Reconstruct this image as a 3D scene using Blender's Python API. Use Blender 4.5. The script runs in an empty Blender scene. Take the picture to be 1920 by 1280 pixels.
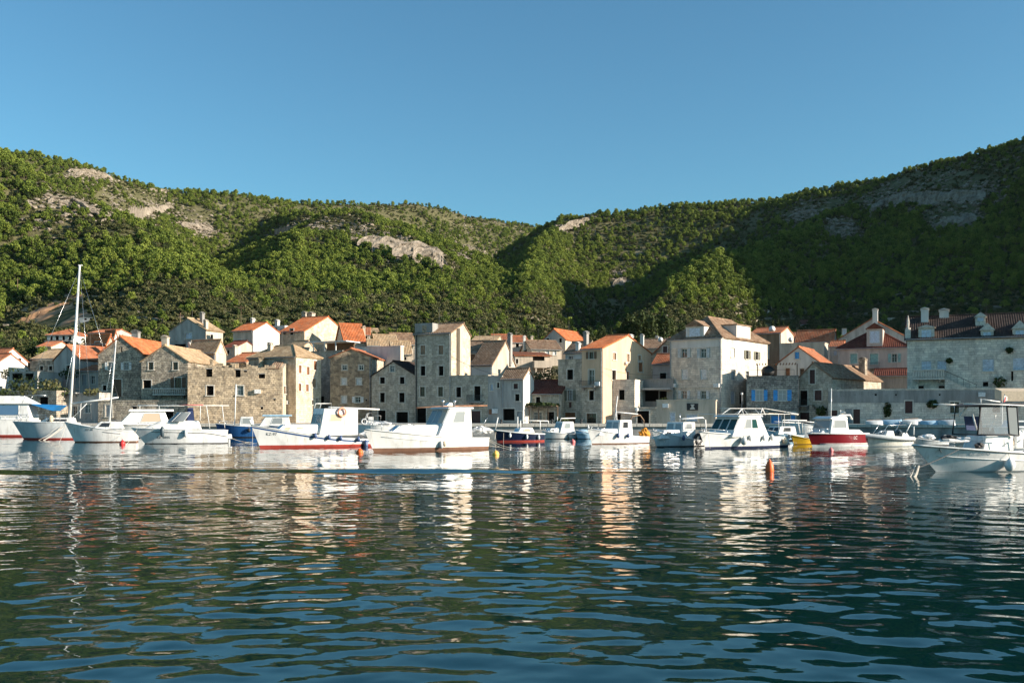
import bpy, bmesh, math, random
import numpy as np
from mathutils import Vector

random.seed(7)
RNG = np.random.default_rng(11)
SC = bpy.context.scene
COL = SC.collection
R = math.radians

# ------------------------------------------------------------------ camera
F = 35.0 / 36.0 * 1920.0      # focal length in photo pixels
HPX = 775.0                   # horizon row in the photo
CZ = 2.5                      # eye height over the water
cam = bpy.data.cameras.new('camera')
cam.lens = 35.0
cam.sensor_width = 36.0
cam.shift_y = (HPX - 640.0) / 1920.0
cam.clip_start = 0.1
cam.clip_end = 6000
camo = bpy.data.objects.new('camera', cam)
camo.location = (0, 0, CZ)
camo.rotation_euler = (R(90), 0, 0)
COL.objects.link(camo)
SC.camera = camo

# ------------------------------------------------------------------ sky, sun, exposure
SUN_ELEV = 18.0
SUN_DIR = Vector((0.968, -0.25, 0)).normalized()        # towards the sun, horizontally
sun_vec = Vector((SUN_DIR.x * math.cos(R(SUN_ELEV)), SUN_DIR.y * math.cos(R(SUN_ELEV)), math.sin(R(SUN_ELEV))))
world = bpy.data.worlds.new('World')
SC.world = world
world.use_nodes = True
nt = world.node_tree
sky = nt.nodes.new('ShaderNodeTexSky')
sky.sky_type = 'NISHITA'
sky.sun_disc = False
sky.sun_elevation = R(SUN_ELEV)
sky.sun_rotation = math.atan2(SUN_DIR.x, SUN_DIR.y)
sky.altitude = 0
sky.air_density = 1.0
sky.dust_density = 0.6
sky.ozone_density = 1.6
bg = nt.nodes['Background']
bg.inputs['Strength'].default_value = 0.078
tint = nt.nodes.new('ShaderNodeMix'); tint.data_type = 'RGBA'; tint.blend_type = 'MULTIPLY'
tint.inputs[0].default_value = 1.0
tint.inputs[7].default_value = (0.54, 0.94, 1.04, 1)      # the clear teal of this evening air
nt.links.new(sky.outputs[0], tint.inputs[6])
nt.links.new(tint.outputs[2], bg.inputs['Color'])
sl = bpy.data.lights.new('sun', 'SUN')
sl.energy = 5.0
sl.angle = R(0.5)
sl.color = (1.0, 0.88, 0.74)
so = bpy.data.objects.new('sun', sl)
so.rotation_euler = sun_vec.to_track_quat('Z', 'Y').to_euler()
so.location = (200, -100, 200)
COL.objects.link(so)
SC.view_settings.view_transform = 'Standard'
SC.view_settings.look = 'None'
SC.view_settings.gamma = 1
SC.view_settings.exposure = 1.03
SC.view_settings.use_curve_mapping = False
SC.cycles.max_bounces = 6
SC.cycles.use_denoising = True

# ------------------------------------------------------------------ helpers
def P(px, py, Y):
    return Vector(((px - 960.0) * Y / F, Y, CZ - (py - HPX) * Y / F))

def tag(o, label=None, cat=None, group=None, kind=None):
    if label: o['label'] = label
    if cat: o['category'] = cat
    if group: o['group'] = group
    if kind: o['kind'] = kind
    return o

def empty(name, loc, rz=0.0):
    o = bpy.data.objects.new(name, None)
    o.empty_display_size = 0.3
    o.location = loc
    o.rotation_euler = (0, 0, rz)
    COL.objects.link(o)
    return o

def link_mesh(name, me, parent=None):
    o = bpy.data.objects.new(name, me)
    COL.objects.link(o)
    if parent is not None:
        o.parent = parent
    return o

class MB:
    """collects geometry of ONE part"""
    def __init__(s):
        s.v = []; s.f = []; s.mi = []
    def add(s, verts, faces, mi=0):
        n = len(s.v)
        s.v.extend([tuple(p) for p in verts])
        for f in faces:
            s.f.append(tuple(i + n for i in f)); s.mi.append(mi)
        return s
    def box(s, x0, x1, y0, y1, z0, z1, mi=0):
        v = [(x0,y0,z0),(x1,y0,z0),(x1,y1,z0),(x0,y1,z0),(x0,y0,z1),(x1,y0,z1),(x1,y1,z1),(x0,y1,z1)]
        return s.add(v, [(0,3,2,1),(4,5,6,7),(0,1,5,4),(1,2,6,5),(2,3,7,6),(3,0,4,7)], mi)
    def prism(s, poly, vec, mi=0):
        """poly: list of 3D points, extruded along vec"""
        n = len(poly)
        a = [Vector(p) for p in poly]
        b = [p + Vector(vec) for p in a]
        fs = [tuple(range(n))[::-1], tuple(range(n, 2*n))]
        for i in range(n):
            j = (i + 1) % n
            fs.append((i, j, n + j, n + i))
        return s.add(a + b, fs, mi)
    def tube(s, pts, r, n=6, cap=True, r1=None, mi=0):
        pts = [Vector(p) for p in pts]
        m = len(pts)
        vs = []; fs = []
        for i, p in enumerate(pts):
            d = (pts[min(i+1, m-1)] - pts[max(i-1, 0)])
            if d.length < 1e-9: d = Vector((0,0,1))
            d.normalize()
            up = Vector((0,0,1)) if abs(d.z) < 0.95 else Vector((1,0,0))
            a = d.cross(up).normalized(); b = a.cross(d)
            rr = r if r1 is None else r + (r1 - r) * i / max(1, m - 1)
            for k in range(n):
                t = 2 * math.pi * k / n
                vs.append(p + a * (math.cos(t) * rr) + b * (math.sin(t) * rr))
        for i in range(m - 1):
            for k in range(n):
                k2 = (k + 1) % n
                fs.append((i*n+k, i*n+k2, (i+1)*n+k2, (i+1)*n+k))
        if cap:
            fs.append(tuple(range(n))[::-1]); fs.append(tuple((m-1)*n + k for k in range(n)))
        return s.add(vs, fs, mi)
    def lathe(s, prof, c=(0,0,0), n=12, axis='z', mi=0):
        vs = []; fs = []
        c = Vector(c)
        for (r, h) in prof:
            for k in range(n):
                t = 2*math.pi*k/n
                x, y = r*math.cos(t), r*math.sin(t)
                if axis == 'z': q = Vector((x, y, h))
                elif axis == 'x': q = Vector((h, x, y))
                else: q = Vector((x, h, y))
                vs.append(c + q)
        m = len(prof)
        for i in range(m-1):
            for k in range(n):
                k2 = (k+1) % n
                fs.append((i*n+k, i*n+k2, (i+1)*n+k2, (i+1)*n+k))
        fs.append(tuple(range(n))[::-1]); fs.append(tuple((m-1)*n+k for k in range(n)))
        return s.add(vs, fs, mi)
    def torus(s, c, R_, r, nx=18, nr=8, axis='y', mi=0):
        vs=[]; fs=[]
        c = Vector(c)
        for i in range(nx):
            a = 2*math.pi*i/nx
            for k in range(nr):
                b = 2*math.pi*k/nr
                rr = R_ + r*math.cos(b)
                p = (rr*math.cos(a), r*math.sin(b), rr*math.sin(a))
                if axis == 'x': p = (p[1], p[0], p[2])
                if axis == 'z': p = (p[0], p[2], p[1])
                vs.append(c + Vector(p))
        for i in range(nx):
            for k in range(nr):
                i2=(i+1)%nx; k2=(k+1)%nr
                fs.append((i*nr+k, i2*nr+k, i2*nr+k2, i*nr+k2))
        return s.add(vs, fs, mi)
    def mesh(s, name, mats, smooth=False, fix=True):
        me = bpy.data.meshes.new(name)
        me.from_pydata(s.v, [], s.f)
        if not isinstance(mats, (list, tuple)): mats = [mats]
        for m in mats: me.materials.append(m)
        if len(mats) > 1:
            me.polygons.foreach_set('material_index', s.mi)
        if fix:
            bm = bmesh.new(); bm.from_mesh(me)
            bmesh.ops.recalc_face_normals(bm, faces=bm.faces)
            bm.to_mesh(me); bm.free()
        if smooth:
            me.shade_smooth()
        me.update()
        return me
    def build(s, name, mats, parent=None, smooth=False, fix=True):
        return link_mesh(name, s.mesh(name, mats, smooth, fix), parent)

# ------------------------------------------------------------------ noise (numpy)
def _hash(ix, iy, seed):
    h = (ix.astype(np.int64) * 374761393 + iy.astype(np.int64) * 668265263 + seed * 1442695041) & 0xFFFFFFFF
    h = ((h ^ (h >> 13)) * 1274126177) & 0xFFFFFFFF
    h = (h ^ (h >> 16)) & 0xFFFFFFFF
    return h / 4294967295.0
def vnoise(x, y, seed=0):
    x = np.asarray(x, float); y = np.asarray(y, float)
    ix = np.floor(x); iy = np.floor(y)
    fx = x - ix; fy = y - iy
    fx = fx*fx*fx*(fx*(fx*6-15)+10); fy = fy*fy*fy*(fy*(fy*6-15)+10)
    a = _hash(ix, iy, seed); b = _hash(ix+1, iy, seed); c = _hash(ix, iy+1, seed); d = _hash(ix+1, iy+1, seed)
    return (a*(1-fx)+b*fx)*(1-fy) + (c*(1-fx)+d*fx)*fy
def fbm(x, y, seed=0, octv=4, gain=0.5):
    t = 0; amp = 1; tot = 0; fr = 1.0
    for o in range(octv):
        t = t + amp*(vnoise(x*fr+17.3*o, y*fr-9.1*o, seed+o)-0.5)*2
        tot += amp; amp *= gain; fr *= 2.03
    return t/tot
def sstep(a, b, x):
    t = np.clip((x-a)/(b-a), 0, 1)
    return t*t*(3-2*t)

# ------------------------------------------------------------------ materials
MAT = {}
def new_mat(name):
    m = bpy.data.materials.new(name)
    m.use_nodes = True
    MAT[name] = m
    return m, m.node_tree, m.node_tree.nodes['Principled BSDF']
def N(t, typ, **kw):
    n = t.nodes.new(typ)
    for k, v in kw.items():
        if k.startswith('i_'):
            n.inputs[k[2:].replace('_', ' ')].default_value = v
        else:
            setattr(n, k, v)
    return n
def ramp(t, src, stops):
    r = t.nodes.new('ShaderNodeValToRGB')
    el = r.color_ramp.elements
    while len(el) < len(stops): el.new(0.5)
    for e, (p, c) in zip(el, stops):
        e.position = p
        e.color = c if len(c) == 4 else (*c, 1)
    t.links.new(src, r.inputs[0])
    return r
def mixc(t, fac, a, b, mode='MIX'):
    m = t.nodes.new('ShaderNodeMix'); m.data_type = 'RGBA'; m.blend_type = mode
    for idx, val in ((0, fac), (6, a), (7, b)):
        if hasattr(val, 'is_linked') or isinstance(val, bpy.types.NodeSocket):
            t.links.new(val, m.inputs[idx])
        elif idx == 0: m.inputs[0].default_value = val
        else: m.inputs[idx].default_value = val if len(val) == 4 else (*val, 1)
    return m.outputs[2]
def plain(name, col, rough=0.6, metal=0.0, spec=0.5, vary=0.12, scale=3.0, coat=0.0):
    """one paint / cloth / metal, with faint mottling and wear"""
    if name in MAT: return MAT[name]
    m, t, b = new_mat(name)
    tc = N(t, 'ShaderNodeTexCoord')
    no = N(t, 'ShaderNodeTexNoise', i_Scale=scale, i_Detail=4.0, i_Roughness=0.6)
    t.links.new(tc.outputs['Object'], no.inputs['Vector'])
    dk = tuple(c*(1-vary*1.6) for c in col); lt = tuple(min(1, c*(1+vary*0.6)) for c in col)
    r = ramp(t, no.outputs['Fac'], [(0.3, dk), (0.65, lt)])
    t.links.new(r.outputs[0], b.inputs['Base Color'])
    b.inputs['Roughness'].default_value = rough
    b.inputs['Metallic'].default_value = metal
    b.inputs['Specular IOR Level'].default_value = spec
    b.inputs['Coat Weight'].default_value = coat
    return m
# ------------------------------------------------------------------ terrain
def ridge(pts):
    out = []
    for (px, py, Y) in pts:
        p = P(px, py, Y); out.append((p.x, p.y, p.z))
    return np.array(out)
UL = ridge([(-700,120,620),(-250,230,700),(0,284,740),(120,304,750),(200,326,780),(300,354,820),(420,363,850),(560,375,900),(700,378,950),(800,390,1000),(950,411,1050),(1035,428,1080)])
FL = ridge([(-500,170,470),(-120,256,450),(0,305,440),(90,352,430),(190,402,410),(270,448,375),(340,505,325),(390,575,265)])
S1 = ridge([(545,392,820),(610,408,700),(670,420,620),(745,440,550),(808,480,480),(838,538,400),(862,610,300)])
S1A = ridge([(640,404,680),(606,420,630),(576,444,560),(550,476,490),(524,520,410),(502,584,310)])
S1B = ridge([(650,418,640),(620,490,510),(600,592,320)])
S1C = ridge([(670,420,620),(690,505,490),(695,602,310)])
S1D = ridge([(745,440,550),(770,520,450),(790,607,300)])
UR = ridge([(1030,432,900),(1065,415,850),(1130,395,800),(1250,386,800),(1400,377,790),(1480,372,770),(1540,356,750),(1650,342,720),(1730,316,690),(1800,292,660),(1860,276,640),(1920,261,620),(2050,225,590)])
S2 = ridge([(1640,372,690),(1545,418,610),(1440,458,550),(1350,488,480),(1290,528,410),(1240,585,330)])
S3 = np.array([(352,600,178),(356,510,192),(356,430,176),(352,340,130),(350,240,88),(400,120,75),(480,-40,60)], float)
S4 = ridge([(1065,412,850),(1046,428,760),(1024,452,690),(1008,478,610),(998,508,530),(990,542,450),(984,584,360)])
def seg_eval(X, Y, pl):
    """distance to polyline and crest height at the nearest point"""
    best = np.full(X.shape, 1e9); h = np.zeros(X.shape)
    for i in range(len(pl)-1):
        ax, ay, az = pl[i]; bx, by, bz = pl[i+1]
        dx, dy = bx-ax, by-ay
        t = np.clip(((X-ax)*dx+(Y-ay)*dy)/(dx*dx+dy*dy), 0, 1)
        d = np.hypot(X-(ax+t*dx), Y-(ay+t*dy))
        m = d < best
        best = np.where(m, d, best); h = np.where(m, az+t*(bz-az), h)
    return best, h
def terr(X, Y, detail=True):
    X = np.asarray(X, float); Y = np.asarray(Y, float)
    ls = []
    base = 1.2 + 0.19*np.clip(Y-140, 0, 90) + 0.012*np.clip(Y-230, 0, 400)
    # right shore, out of the picture
    base = np.where(X > 130, np.maximum(base, np.minimum(1.2 + 0.2*(X-150), 60)), base)
    ls.append(base)
    for pl, R_, p in ((UL, 700, 3.0), (UR, 620, 2.8)):
        d, h = seg_eval(X, Y, pl)
        d = np.sqrt(d*d+15**2)-15
        ls.append(h*np.clip(1-d/R_, 0, 1)**p)
    for pl, sl, rr in ((FL, 0.62, 18), (S1, 0.95, 8), (S1A, 1.0, 8), (S1B, 0.40, 30), (S1C, 0.42, 26), (S1D, 0.50, 22), (S2, 0.78, 10), (S3, 1.05, 15), (S4, 1.25, 6)):
        d, h = seg_eval(X, Y, pl)
        d = np.sqrt(d*d+rr*rr)-rr
        ls.append(h - sl*d)
    st = np.stack(ls); mx = st.max(0)
    k = 5.0
    z = mx + k*np.log(np.exp((st-mx)/k).sum(0)) - k*0.35*sstep(20, 60, mx)
    z = np.where(mx > base+0.01, z, np.minimum(z, base+k*np.log(2)))
    z = np.where(Y < 175, np.where(X > 130, z, base + (z-base)*sstep(140, 185, Y)), z)
    if detail:
        am = sstep(25, 80, z)
        z = z + am*(7*fbm(X/90, Y/90, 3, 4) + 2.0*fbm(X/22, Y/22, 9, 3))
        z = z + sstep(10, 25, z)*(1-am)*0.8*fbm(X/18, Y/18, 5, 3)
    # sea
    shore = 121.0 + np.where(X > 75, -np.clip(X-95, 0, 60)*3.2, 0)
    z = np.where(Y < shore, -3.0, z)
    return z
def terr1(x, y):
    return float(terr(np.array([x]), np.array([y]))[0])
def hit(px, py, y0=135.0, y1=1200.0, n=900):
    """first point of the terrain seen at photo pixel"""
    Y = np.geomspace(y0, y1, n)
    X = (px-960)*Y/F; Z = CZ-(py-HPX)*Y/F
    T = terr(X, Y)
    k = np.argmax(T > Z)
    if not (T > Z).any(): k = n-1
    return Vector((X[k], Y[k], T[k]))

gx = np.concatenate([np.arange(-760, -420, 14.0), np.arange(-420, 420, 4.5), np.arange(420, 760, 12.0)])
gy = np.concatenate([np.arange(-60, 120, 12.0), np.array([120.8, 121.2]), np.arange(124, 420, 4.0), np.arange(420, 1250, 6.5)])
GX, GY = np.meshgrid(gx, gy)
GZ = terr(GX, GY)
nx_, ny_ = len(gx), len(gy)
idx = np.arange(nx_*ny_).reshape(ny_, nx_)
q = np.stack([idx[:-1,:-1], idx[:-1,1:], idx[1:,1:], idx[1:,:-1]], -1).reshape(-1, 4)
zq = GZ.reshape(-1)[q]
q = q[(zq.max(1) > -2.5)]
me = bpy.data.meshes.new('hillside')
me.from_pydata(np.stack([GX, GY, GZ], -1).reshape(-1, 3).tolist(), [], q.tolist())
me.shade_smooth()
m, t, b = new_mat('ground_scrub')
tc = N(t, 'ShaderNodeTexCoord')
n1 = N(t, 'ShaderNodeTexNoise', i_Scale=0.035, i_Detail=8.0, i_Roughness=0.65)
n2 = N(t, 'ShaderNodeTexNoise', i_Scale=0.35, i_Detail=6.0, i_Roughness=0.7)
n3 = N(t, 'ShaderNodeTexNoise', i_Scale=0.012, i_Detail=3.0)
for n in (n1, n2, n3): t.links.new(tc.outputs['Object'], n.inputs['Vector'])
r1 = ramp(t, n2.outputs['Fac'], [(0.25, (0.035,0.042,0.014)), (0.5, (0.105,0.105,0.042)), (0.72, (0.24,0.205,0.12))])
r2 = ramp(t, n1.outputs['Fac'], [(0.35, (0.045,0.052,0.018)), (0.58, (0.16,0.135,0.08)), (0.72, (0.36,0.32,0.25))])
c = mixc(t, 0.45, r1.outputs[0], r2.outputs[0])
t.links.new(c, b.inputs['Base Color'])
b.inputs['Roughness'].default_value = 0.95
b.inputs['Specular IOR Level'].default_value = 0.1
bp = N(t, 'ShaderNodeBump', i_Strength=0.8, i_Distance=1.0)
t.links.new(n2.outputs['Fac'], bp.inputs['Height']); t.links.new(bp.outputs[0], b.inputs['Normal'])
me.materials.append(m)
hill = link_mesh('hillside', me)
tag(hill, kind='structure')

# ------------------------------------------------------------------ foliage
def foliage(name, dark, mid, light, hue=0.03):
    m, t, b = new_mat(name)
    oi = N(t, 'ShaderNodeObjectInfo')
    geo = N(t, 'ShaderNodeNewGeometry')
    ad = N(t, 'ShaderNodeMath', operation='MULTIPLY_ADD'); ad.inputs[1].default_value = 0.55; 
    ad2 = N(t, 'ShaderNodeMath', operation='MULTIPLY'); ad2.inputs[1].default_value = 0.45
    t.links.new(geo.outputs['Random Per Island'], ad2.inputs[0])
    t.links.new(oi.outputs['Random'], ad.inputs[0]); t.links.new(ad2.outputs[0], ad.inputs[2])
    r = ramp(t, ad.outputs[0], [(0.1, dark), (0.5, mid), (0.9, light)])
    t.links.new(r.outputs[0], b.inputs['Base Color'])
    b.inputs['Roughness'].default_value = 0.75
    b.inputs['Specular IOR Level'].default_value = 0.15
    tr = N(t, 'ShaderNodeBsdfTranslucent')
    t.links.new(r.outputs[0], tr.inputs['Color'])
    mx = N(t, 'ShaderNodeMixShader'); mx.inputs[0].default_value = 0.22
    t.links.new(b.outputs[0], mx.inputs[1]); t.links.new(tr.outputs[0], mx.inputs[2])
    t.links.new(mx.outputs[0], t.nodes['Material Output'].inputs['Surface'])
    return m
M_PINE = foliage('pine_needles', (0.056,0.088,0.020), (0.148,0.196,0.034), (0.262,0.305,0.056))
M_DARKLEAF = foliage('dark_leaves', (0.026,0.042,0.014), (0.048,0.068,0.022), (0.080,0.100,0.032))
M_SHRUB = foliage('shrub_leaves', (0.055,0.062,0.022), (0.105,0.112,0.040), (0.17,0.155,0.075))
M_BARK = plain('bark', (0.11,0.075,0.05), 0.9, vary=0.3, scale=6)

def leaf_cloud(mb, rng, centre, rad, n, size, flat=1.0, mi=0):
    """n little leaf-spray faces spread in an ellipsoid, mostly near its skin"""
    for _ in range(n):
        d = rng.normal(size=3); d /= np.linalg.norm(d)
        rr = rng.random()**0.35
        p = np.array(centre) + d*np.array(rad)*rr
        nrm = d*0.7 + rng.normal(size=3)*0.55 + np.array([0,0,0.35])
        nrm /= np.linalg.norm(nrm)
        a = np.cross(nrm, rng.normal(size=3)); a /= np.linalg.norm(a); bb = np.cross(nrm, a)
        s = size*(0.6+0.8*rng.random())
        a = a*s; bb = bb*s*(0.5+0.4*rng.random())*flat
        mb.add([p-a-bb*0.4, p+a*0.3-bb, p+a*1.1+bb*0.3, p-a*0.2+bb], [(0,1,2,3)])

def pine_meshes(seed, clumps, leaves, size, hgt=7.0, wid=2.9, kind='pine'):
    rng = np.random.default_rng(seed)
    cr = MB(); tr = MB()
    lean = rng.normal(size=2)*0.35
    tr.tube([(0,0,-0.6),(lean[0]*0.3,lean[1]*0.3,hgt*0.3),(lean[0],lean[1],hgt*0.62),(lean[0]*1.2,lean[1]*1.2,hgt*0.85)], 0.2, 5, r1=0.05)
    for k in range(clumps):
        a = 2.4*k + rng.random()*0.8
        f = (k+0.5)/clumps
        if kind == 'pine':
            h = hgt*(0.34+0.56*f); rr = wid*(1.0-0.72*max(0, f-0.35)/0.65)*(0.45+0.5*rng.random())
            cs = (wid*0.46*(0.8+0.5*rng.random()), wid*0.46*(0.8+0.5*rng.random()), wid*0.30*(0.8+0.5*rng.random()))
        elif kind == 'cypress':
            h = hgt*(0.08+0.86*f); rr = wid*0.12*rng.random()
            w = wid*(math.sin(math.pi*min(1, 0.18+0.82*f))**0.7)
            cs = (w, w, hgt/clumps*1.1)
        else:
            h = hgt*(0.3+0.5*rng.random()); rr = wid*0.75*math.sqrt(rng.random())
            cs = (wid*0.5, wid*0.5, hgt*0.28)
        c = (lean[0]*h/hgt+rr*math.cos(a), lean[1]*h/hgt+rr*math.sin(a), h)
        if kind == 'pine' and k % 2 == 0:
            tr.tube([(lean[0]*0.5, lean[1]*0.5, h*0.72), c], 0.07, 4, r1=0.02)
        leaf_cloud(cr, rng, c, cs, leaves, size)
    return tr, cr

# variants for the wood that covers the hills (crown + trunk in one mesh each)
def forest_variant(name, seed, kind, clumps, leaves, size, hgt, wid, mat):
    tr, cr = pine_meshes(seed, clumps, leaves, size, hgt, wid, kind)
    mb = MB(); mb.add(cr.v, cr.f, 0); mb.add(tr.v, tr.f, 1)
    me = mb.mesh(name, [mat, M_BARK], fix=False)
    return me
FV = [forest_variant('pine_a', 1, 'pine', 12, 34, 0.42, 7.2, 2.8, M_PINE),
      forest_variant('pine_b', 2, 'pine', 13, 32, 0.42, 8.0, 2.6, M_PINE),
      forest_variant('pine_c', 3, 'pine', 10, 34, 0.42, 6.0, 2.7, M_PINE),
      forest_variant('pine_d', 4, 'pine', 14, 30, 0.42, 9.0, 3.0, M_PINE),
      forest_variant('oak_a', 5, 'round', 10, 34, 0.36, 5.0, 2.3, M_DARKLEAF),
      forest_variant('shrub_a', 6, 'round', 6, 26, 0.30, 1.8, 1.4, M_SHRUB),
      forest_variant('shrub_b', 7, 'round', 6, 26, 0.30, 2.4, 1.3, M_SHRUB),
      forest_variant('shrub_c', 8, 'round', 5, 24, 0.28, 1.5, 1.2, M_DARKLEAF)]

# rocky places, as discs in photo space turned into ground positions: (px, py, radius metres along x, y)
ROCKS = []
def rock_zone(px, py, rx, ry):
    p = hit(px, py); ROCKS.append((p.x, p.y, rx, ry))
for a in [(170,308,22,26),(140,368,16,22),(215,385,16,18),(265,378,18,20),(365,410,18,18),(555,424,16,20),
          (640,422,14,14),(715,440,14,14),(760,452,15,14),(805,468,13,14),(830,485,9,10),
          (882,470,11,14),(1085,408,16,22),(1050,425,12,16),(1160,515,8,10),(1200,392,22,18),(1210,388,12,14),(1690,345,22,26),(1745,345,22,24),
          (1810,352,24,22),(1640,375,14,18),(1570,418,14,10),(1785,400,18,22),(1500,395,18,14),(1560,385,22,14)]:
    rock_zone(*a)
CLIFFS = [([(655,424),(690,440),(722,456),(760,468),(800,480),(832,494)], 34), ([(90,366),(130,372),(170,388),(188,394)], 20), ([(190,404),(230,396),(270,392),(322,376)], 24),
        ([(340,414),(400,424)], 12), ([(508,430),(600,424)], 13), ([(858,480),(906,474)], 16), ([(1046,424),(1112,406)], 14), ([(1630,378),(1665,366),(1705,362),(1750,366),(1800,360),(1848,350)], 30),
        ([(1752,418),(1800,412),(1832,398)], 26), ([(128,316),(170,320),(212,330)], 12), ([(1148,528),(1176,520)], 14), ([(1556,424),(1602,420)], 8), ([(1480,402),(1532,392)], 9), ([(280,348),(320,354)], 7)]
for path, hp in CLIFFS:
    for (p0, p1) in zip(path[:-1], path[1:]):
        n_ = max(1, int(abs(p1[0]-p0[0])/14))
        for k in range(n_):
            f = (k+0.5)/n_; q_ = hit(p0[0]+(p1[0]-p0[0])*f, p0[1]+(p1[1]-p0[1])*f)
            if q_.y < 1150: ROCKS.append((q_.x*0.985, q_.y*0.985, 8.0, 12.0))
def rockiness(X, Y):
    v = np.zeros(np.shape(X))
    for (x, y, rx, ry) in ROCKS:
        d = ((X-x)/rx)**2 + ((Y-y)/ry)**2
        v = np.maximum(v, np.exp(-d*1.2))
    return v
def scatter():
    pts = []; sel = []; scl = []; rot = []
    n = 235000
    # candidate positions, denser near
    u = RNG.uniform(-0.60, 0.60, n)
    Y = np.exp(RNG.uniform(math.log(205), math.log(1120), n))
    X = u*Y
    keep = RNG.random(n) < np.clip((Y/760.0)**0.9, 0.16, 1.0)
    X, Y = X[keep], Y[keep]
    Z = terr(X, Y)
    # slope of the ground seen: drop what lies behind a crest
    ang = (Z+6-CZ)/Y
    vis = np.ones(len(X), bool)
    for f in (0.96, 0.92, 0.87, 0.8, 0.7, 0.6, 0.5):
        T = terr(X*f, Y*f)
        vis &= ((T-CZ)/(Y*f) < ang+0.004)
    X, Y, Z = X[vis], Y[vis], Z[vis]
    rk = rockiness(X, Y)
    dens = fbm(X/55, Y/55, 21, 4)
    return X, Y, Z, rk, dens
X, Y, Z, rk, dens = scatter()
upx = 960+F*X/Y; vpy = HPX-F*(Z-CZ)/Y
r = RNG.random(len(X))
# how wooded: slopes are pine wood, the foot of the hills is scrub with terraces
low = sstep(62, 24, Z-0.03*(Y-220))
bare = np.clip(0.55*sstep(820, 960, upx)*sstep(440, 405, vpy)*sstep(1050, 1000, upx), 0, 1)      # stony dome on the far ridge
bare = np.maximum(bare, 0.5*sstep(1480, 1600, upx)*sstep(420, 380, vpy))
scar = np.exp(-(((upx-118)/90)**2+((vpy-597)/34)**2)*1.1)                      # ochre cutting on the left
wood = np.clip(0.64 + 1.0*dens - 0.55*low - bare*0.6 - 0.50*sstep(550, 600, vpy), 0.04, 0.90)
is_tree = (r < wood) & (rk < 0.42) & (scar < 0.30)
r2 = RNG.random(len(X))
is_shrub = (~is_tree) & (rk < 0.97) & (scar < 0.6) & (r2 < 0.88-0.6*sstep(0.4, 0.9, rk))
var = np.where(is_tree, RNG.integers(0, 4, len(X)), RNG.integers(5, 8, len(X)))
var = np.where(is_tree & (RNG.random(len(X)) < 0.10+0.25*low), 4, var)
size = np.where(is_tree, (0.25+0.43*RNG.random(len(X))**1.7)*(1-0.12*low), 0.35+0.65*RNG.random(len(X))**1.5)
size = size*np.where(is_tree, 1-0.25*bare, 1)*np.where(Y < 330, 0.85+0.15*sstep(230, 330, Y), 1)
use = is_tree | is_shrub
TX, TY, TZ, TV, TS, TT = X[use], Y[use], Z[use], var[use], size[use], is_tree[use]
# the 260 trees that show largest become things of their own
big = np.where(TT & (np.abs(TX/TY) < 0.515))[0]
order = big[np.argsort(-(TS[big]/TY[big]))]
solo = order[:260]
mask = np.ones(len(TX), bool); mask[solo] = False
print('forest points', mask.sum())

def instancer(name, X, Y, Z, V, S, meshes, kind='stuff'):
    """one 'stuff' object: points with a variant, a size and a turn, grown by geometry nodes"""
    me = bpy.data.meshes.new(name)
    me.from_pydata(np.stack([X, Y, Z-0.25], -1).tolist(), [], [])
    for an, at, val in (('variant', 'INT', V.astype(np.int32)), ('size', 'FLOAT', S.astype(np.float32)), ('turn', 'FLOAT', RNG.uniform(0, 6.28, len(X)).astype(np.float32))):
        a = me.attributes.new(an, at, 'POINT'); a.data.foreach_set('value', val)
    o = link_mesh(name, me)
    src = bpy.data.collections.new(name + '_kinds')
    ng = bpy.data.node_groups.new(name, 'GeometryNodeTree')
    ng.interface.new_socket('Geometry', in_out='INPUT', socket_type='NodeSocketGeometry')
    ng.interface.new_socket('Geometry', in_out='OUTPUT', socket_type='NodeSocketGeometry')
    gi = ng.nodes.new('NodeGroupInput'); go = ng.nodes.new('NodeGroupOutput')
    for i, m_ in enumerate(meshes):
        oo = bpy.data.objects.new('%02d_%s' % (i, m_.name), m_); src.objects.link(oo)
    ci = ng.nodes.new('GeometryNodeCollectionInfo'); ci.inputs['Collection'].default_value = src
    ci.inputs['Separate Children'].default_value = True; ci.inputs['Reset Children'].default_value = True
    iop = ng.nodes.new('GeometryNodeInstanceOnPoints')
    iop.inputs['Pick Instance'].default_value = True
    def attr(nm, typ):
        a = ng.nodes.new('GeometryNodeInputNamedAttribute'); a.data_type = typ; a.inputs['Name'].default_value = nm; return a.outputs['Attribute']
    ng.links.new(gi.outputs[0], iop.inputs['Points'])
    ng.links.new(ci.outputs[0], iop.inputs['Instance'])
    ng.links.new(attr('variant', 'INT'), iop.inputs['Instance Index'])
    cx = ng.nodes.new('ShaderNodeCombineXYZ'); ng.links.new(attr('turn', 'FLOAT'), cx.inputs['Z'])
    ng.links.new(cx.outputs[0], iop.inputs['Rotation'])
    ng.links.new(attr('size', 'FLOAT'), iop.inputs['Scale'])
    ng.links.new(iop.outputs[0], go.inputs[0])
    md = o.modifiers.new('grow', 'NODES'); md.node_group = ng
    tag(o, kind=kind)
    return o
wood_o = instancer('pine_forest', TX[mask], TY[mask], TZ[mask], TV[mask], TS[mask], FV)
tag(wood_o, 'green pine wood and scrub covering the hillsides behind the village', 'forest')

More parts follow.
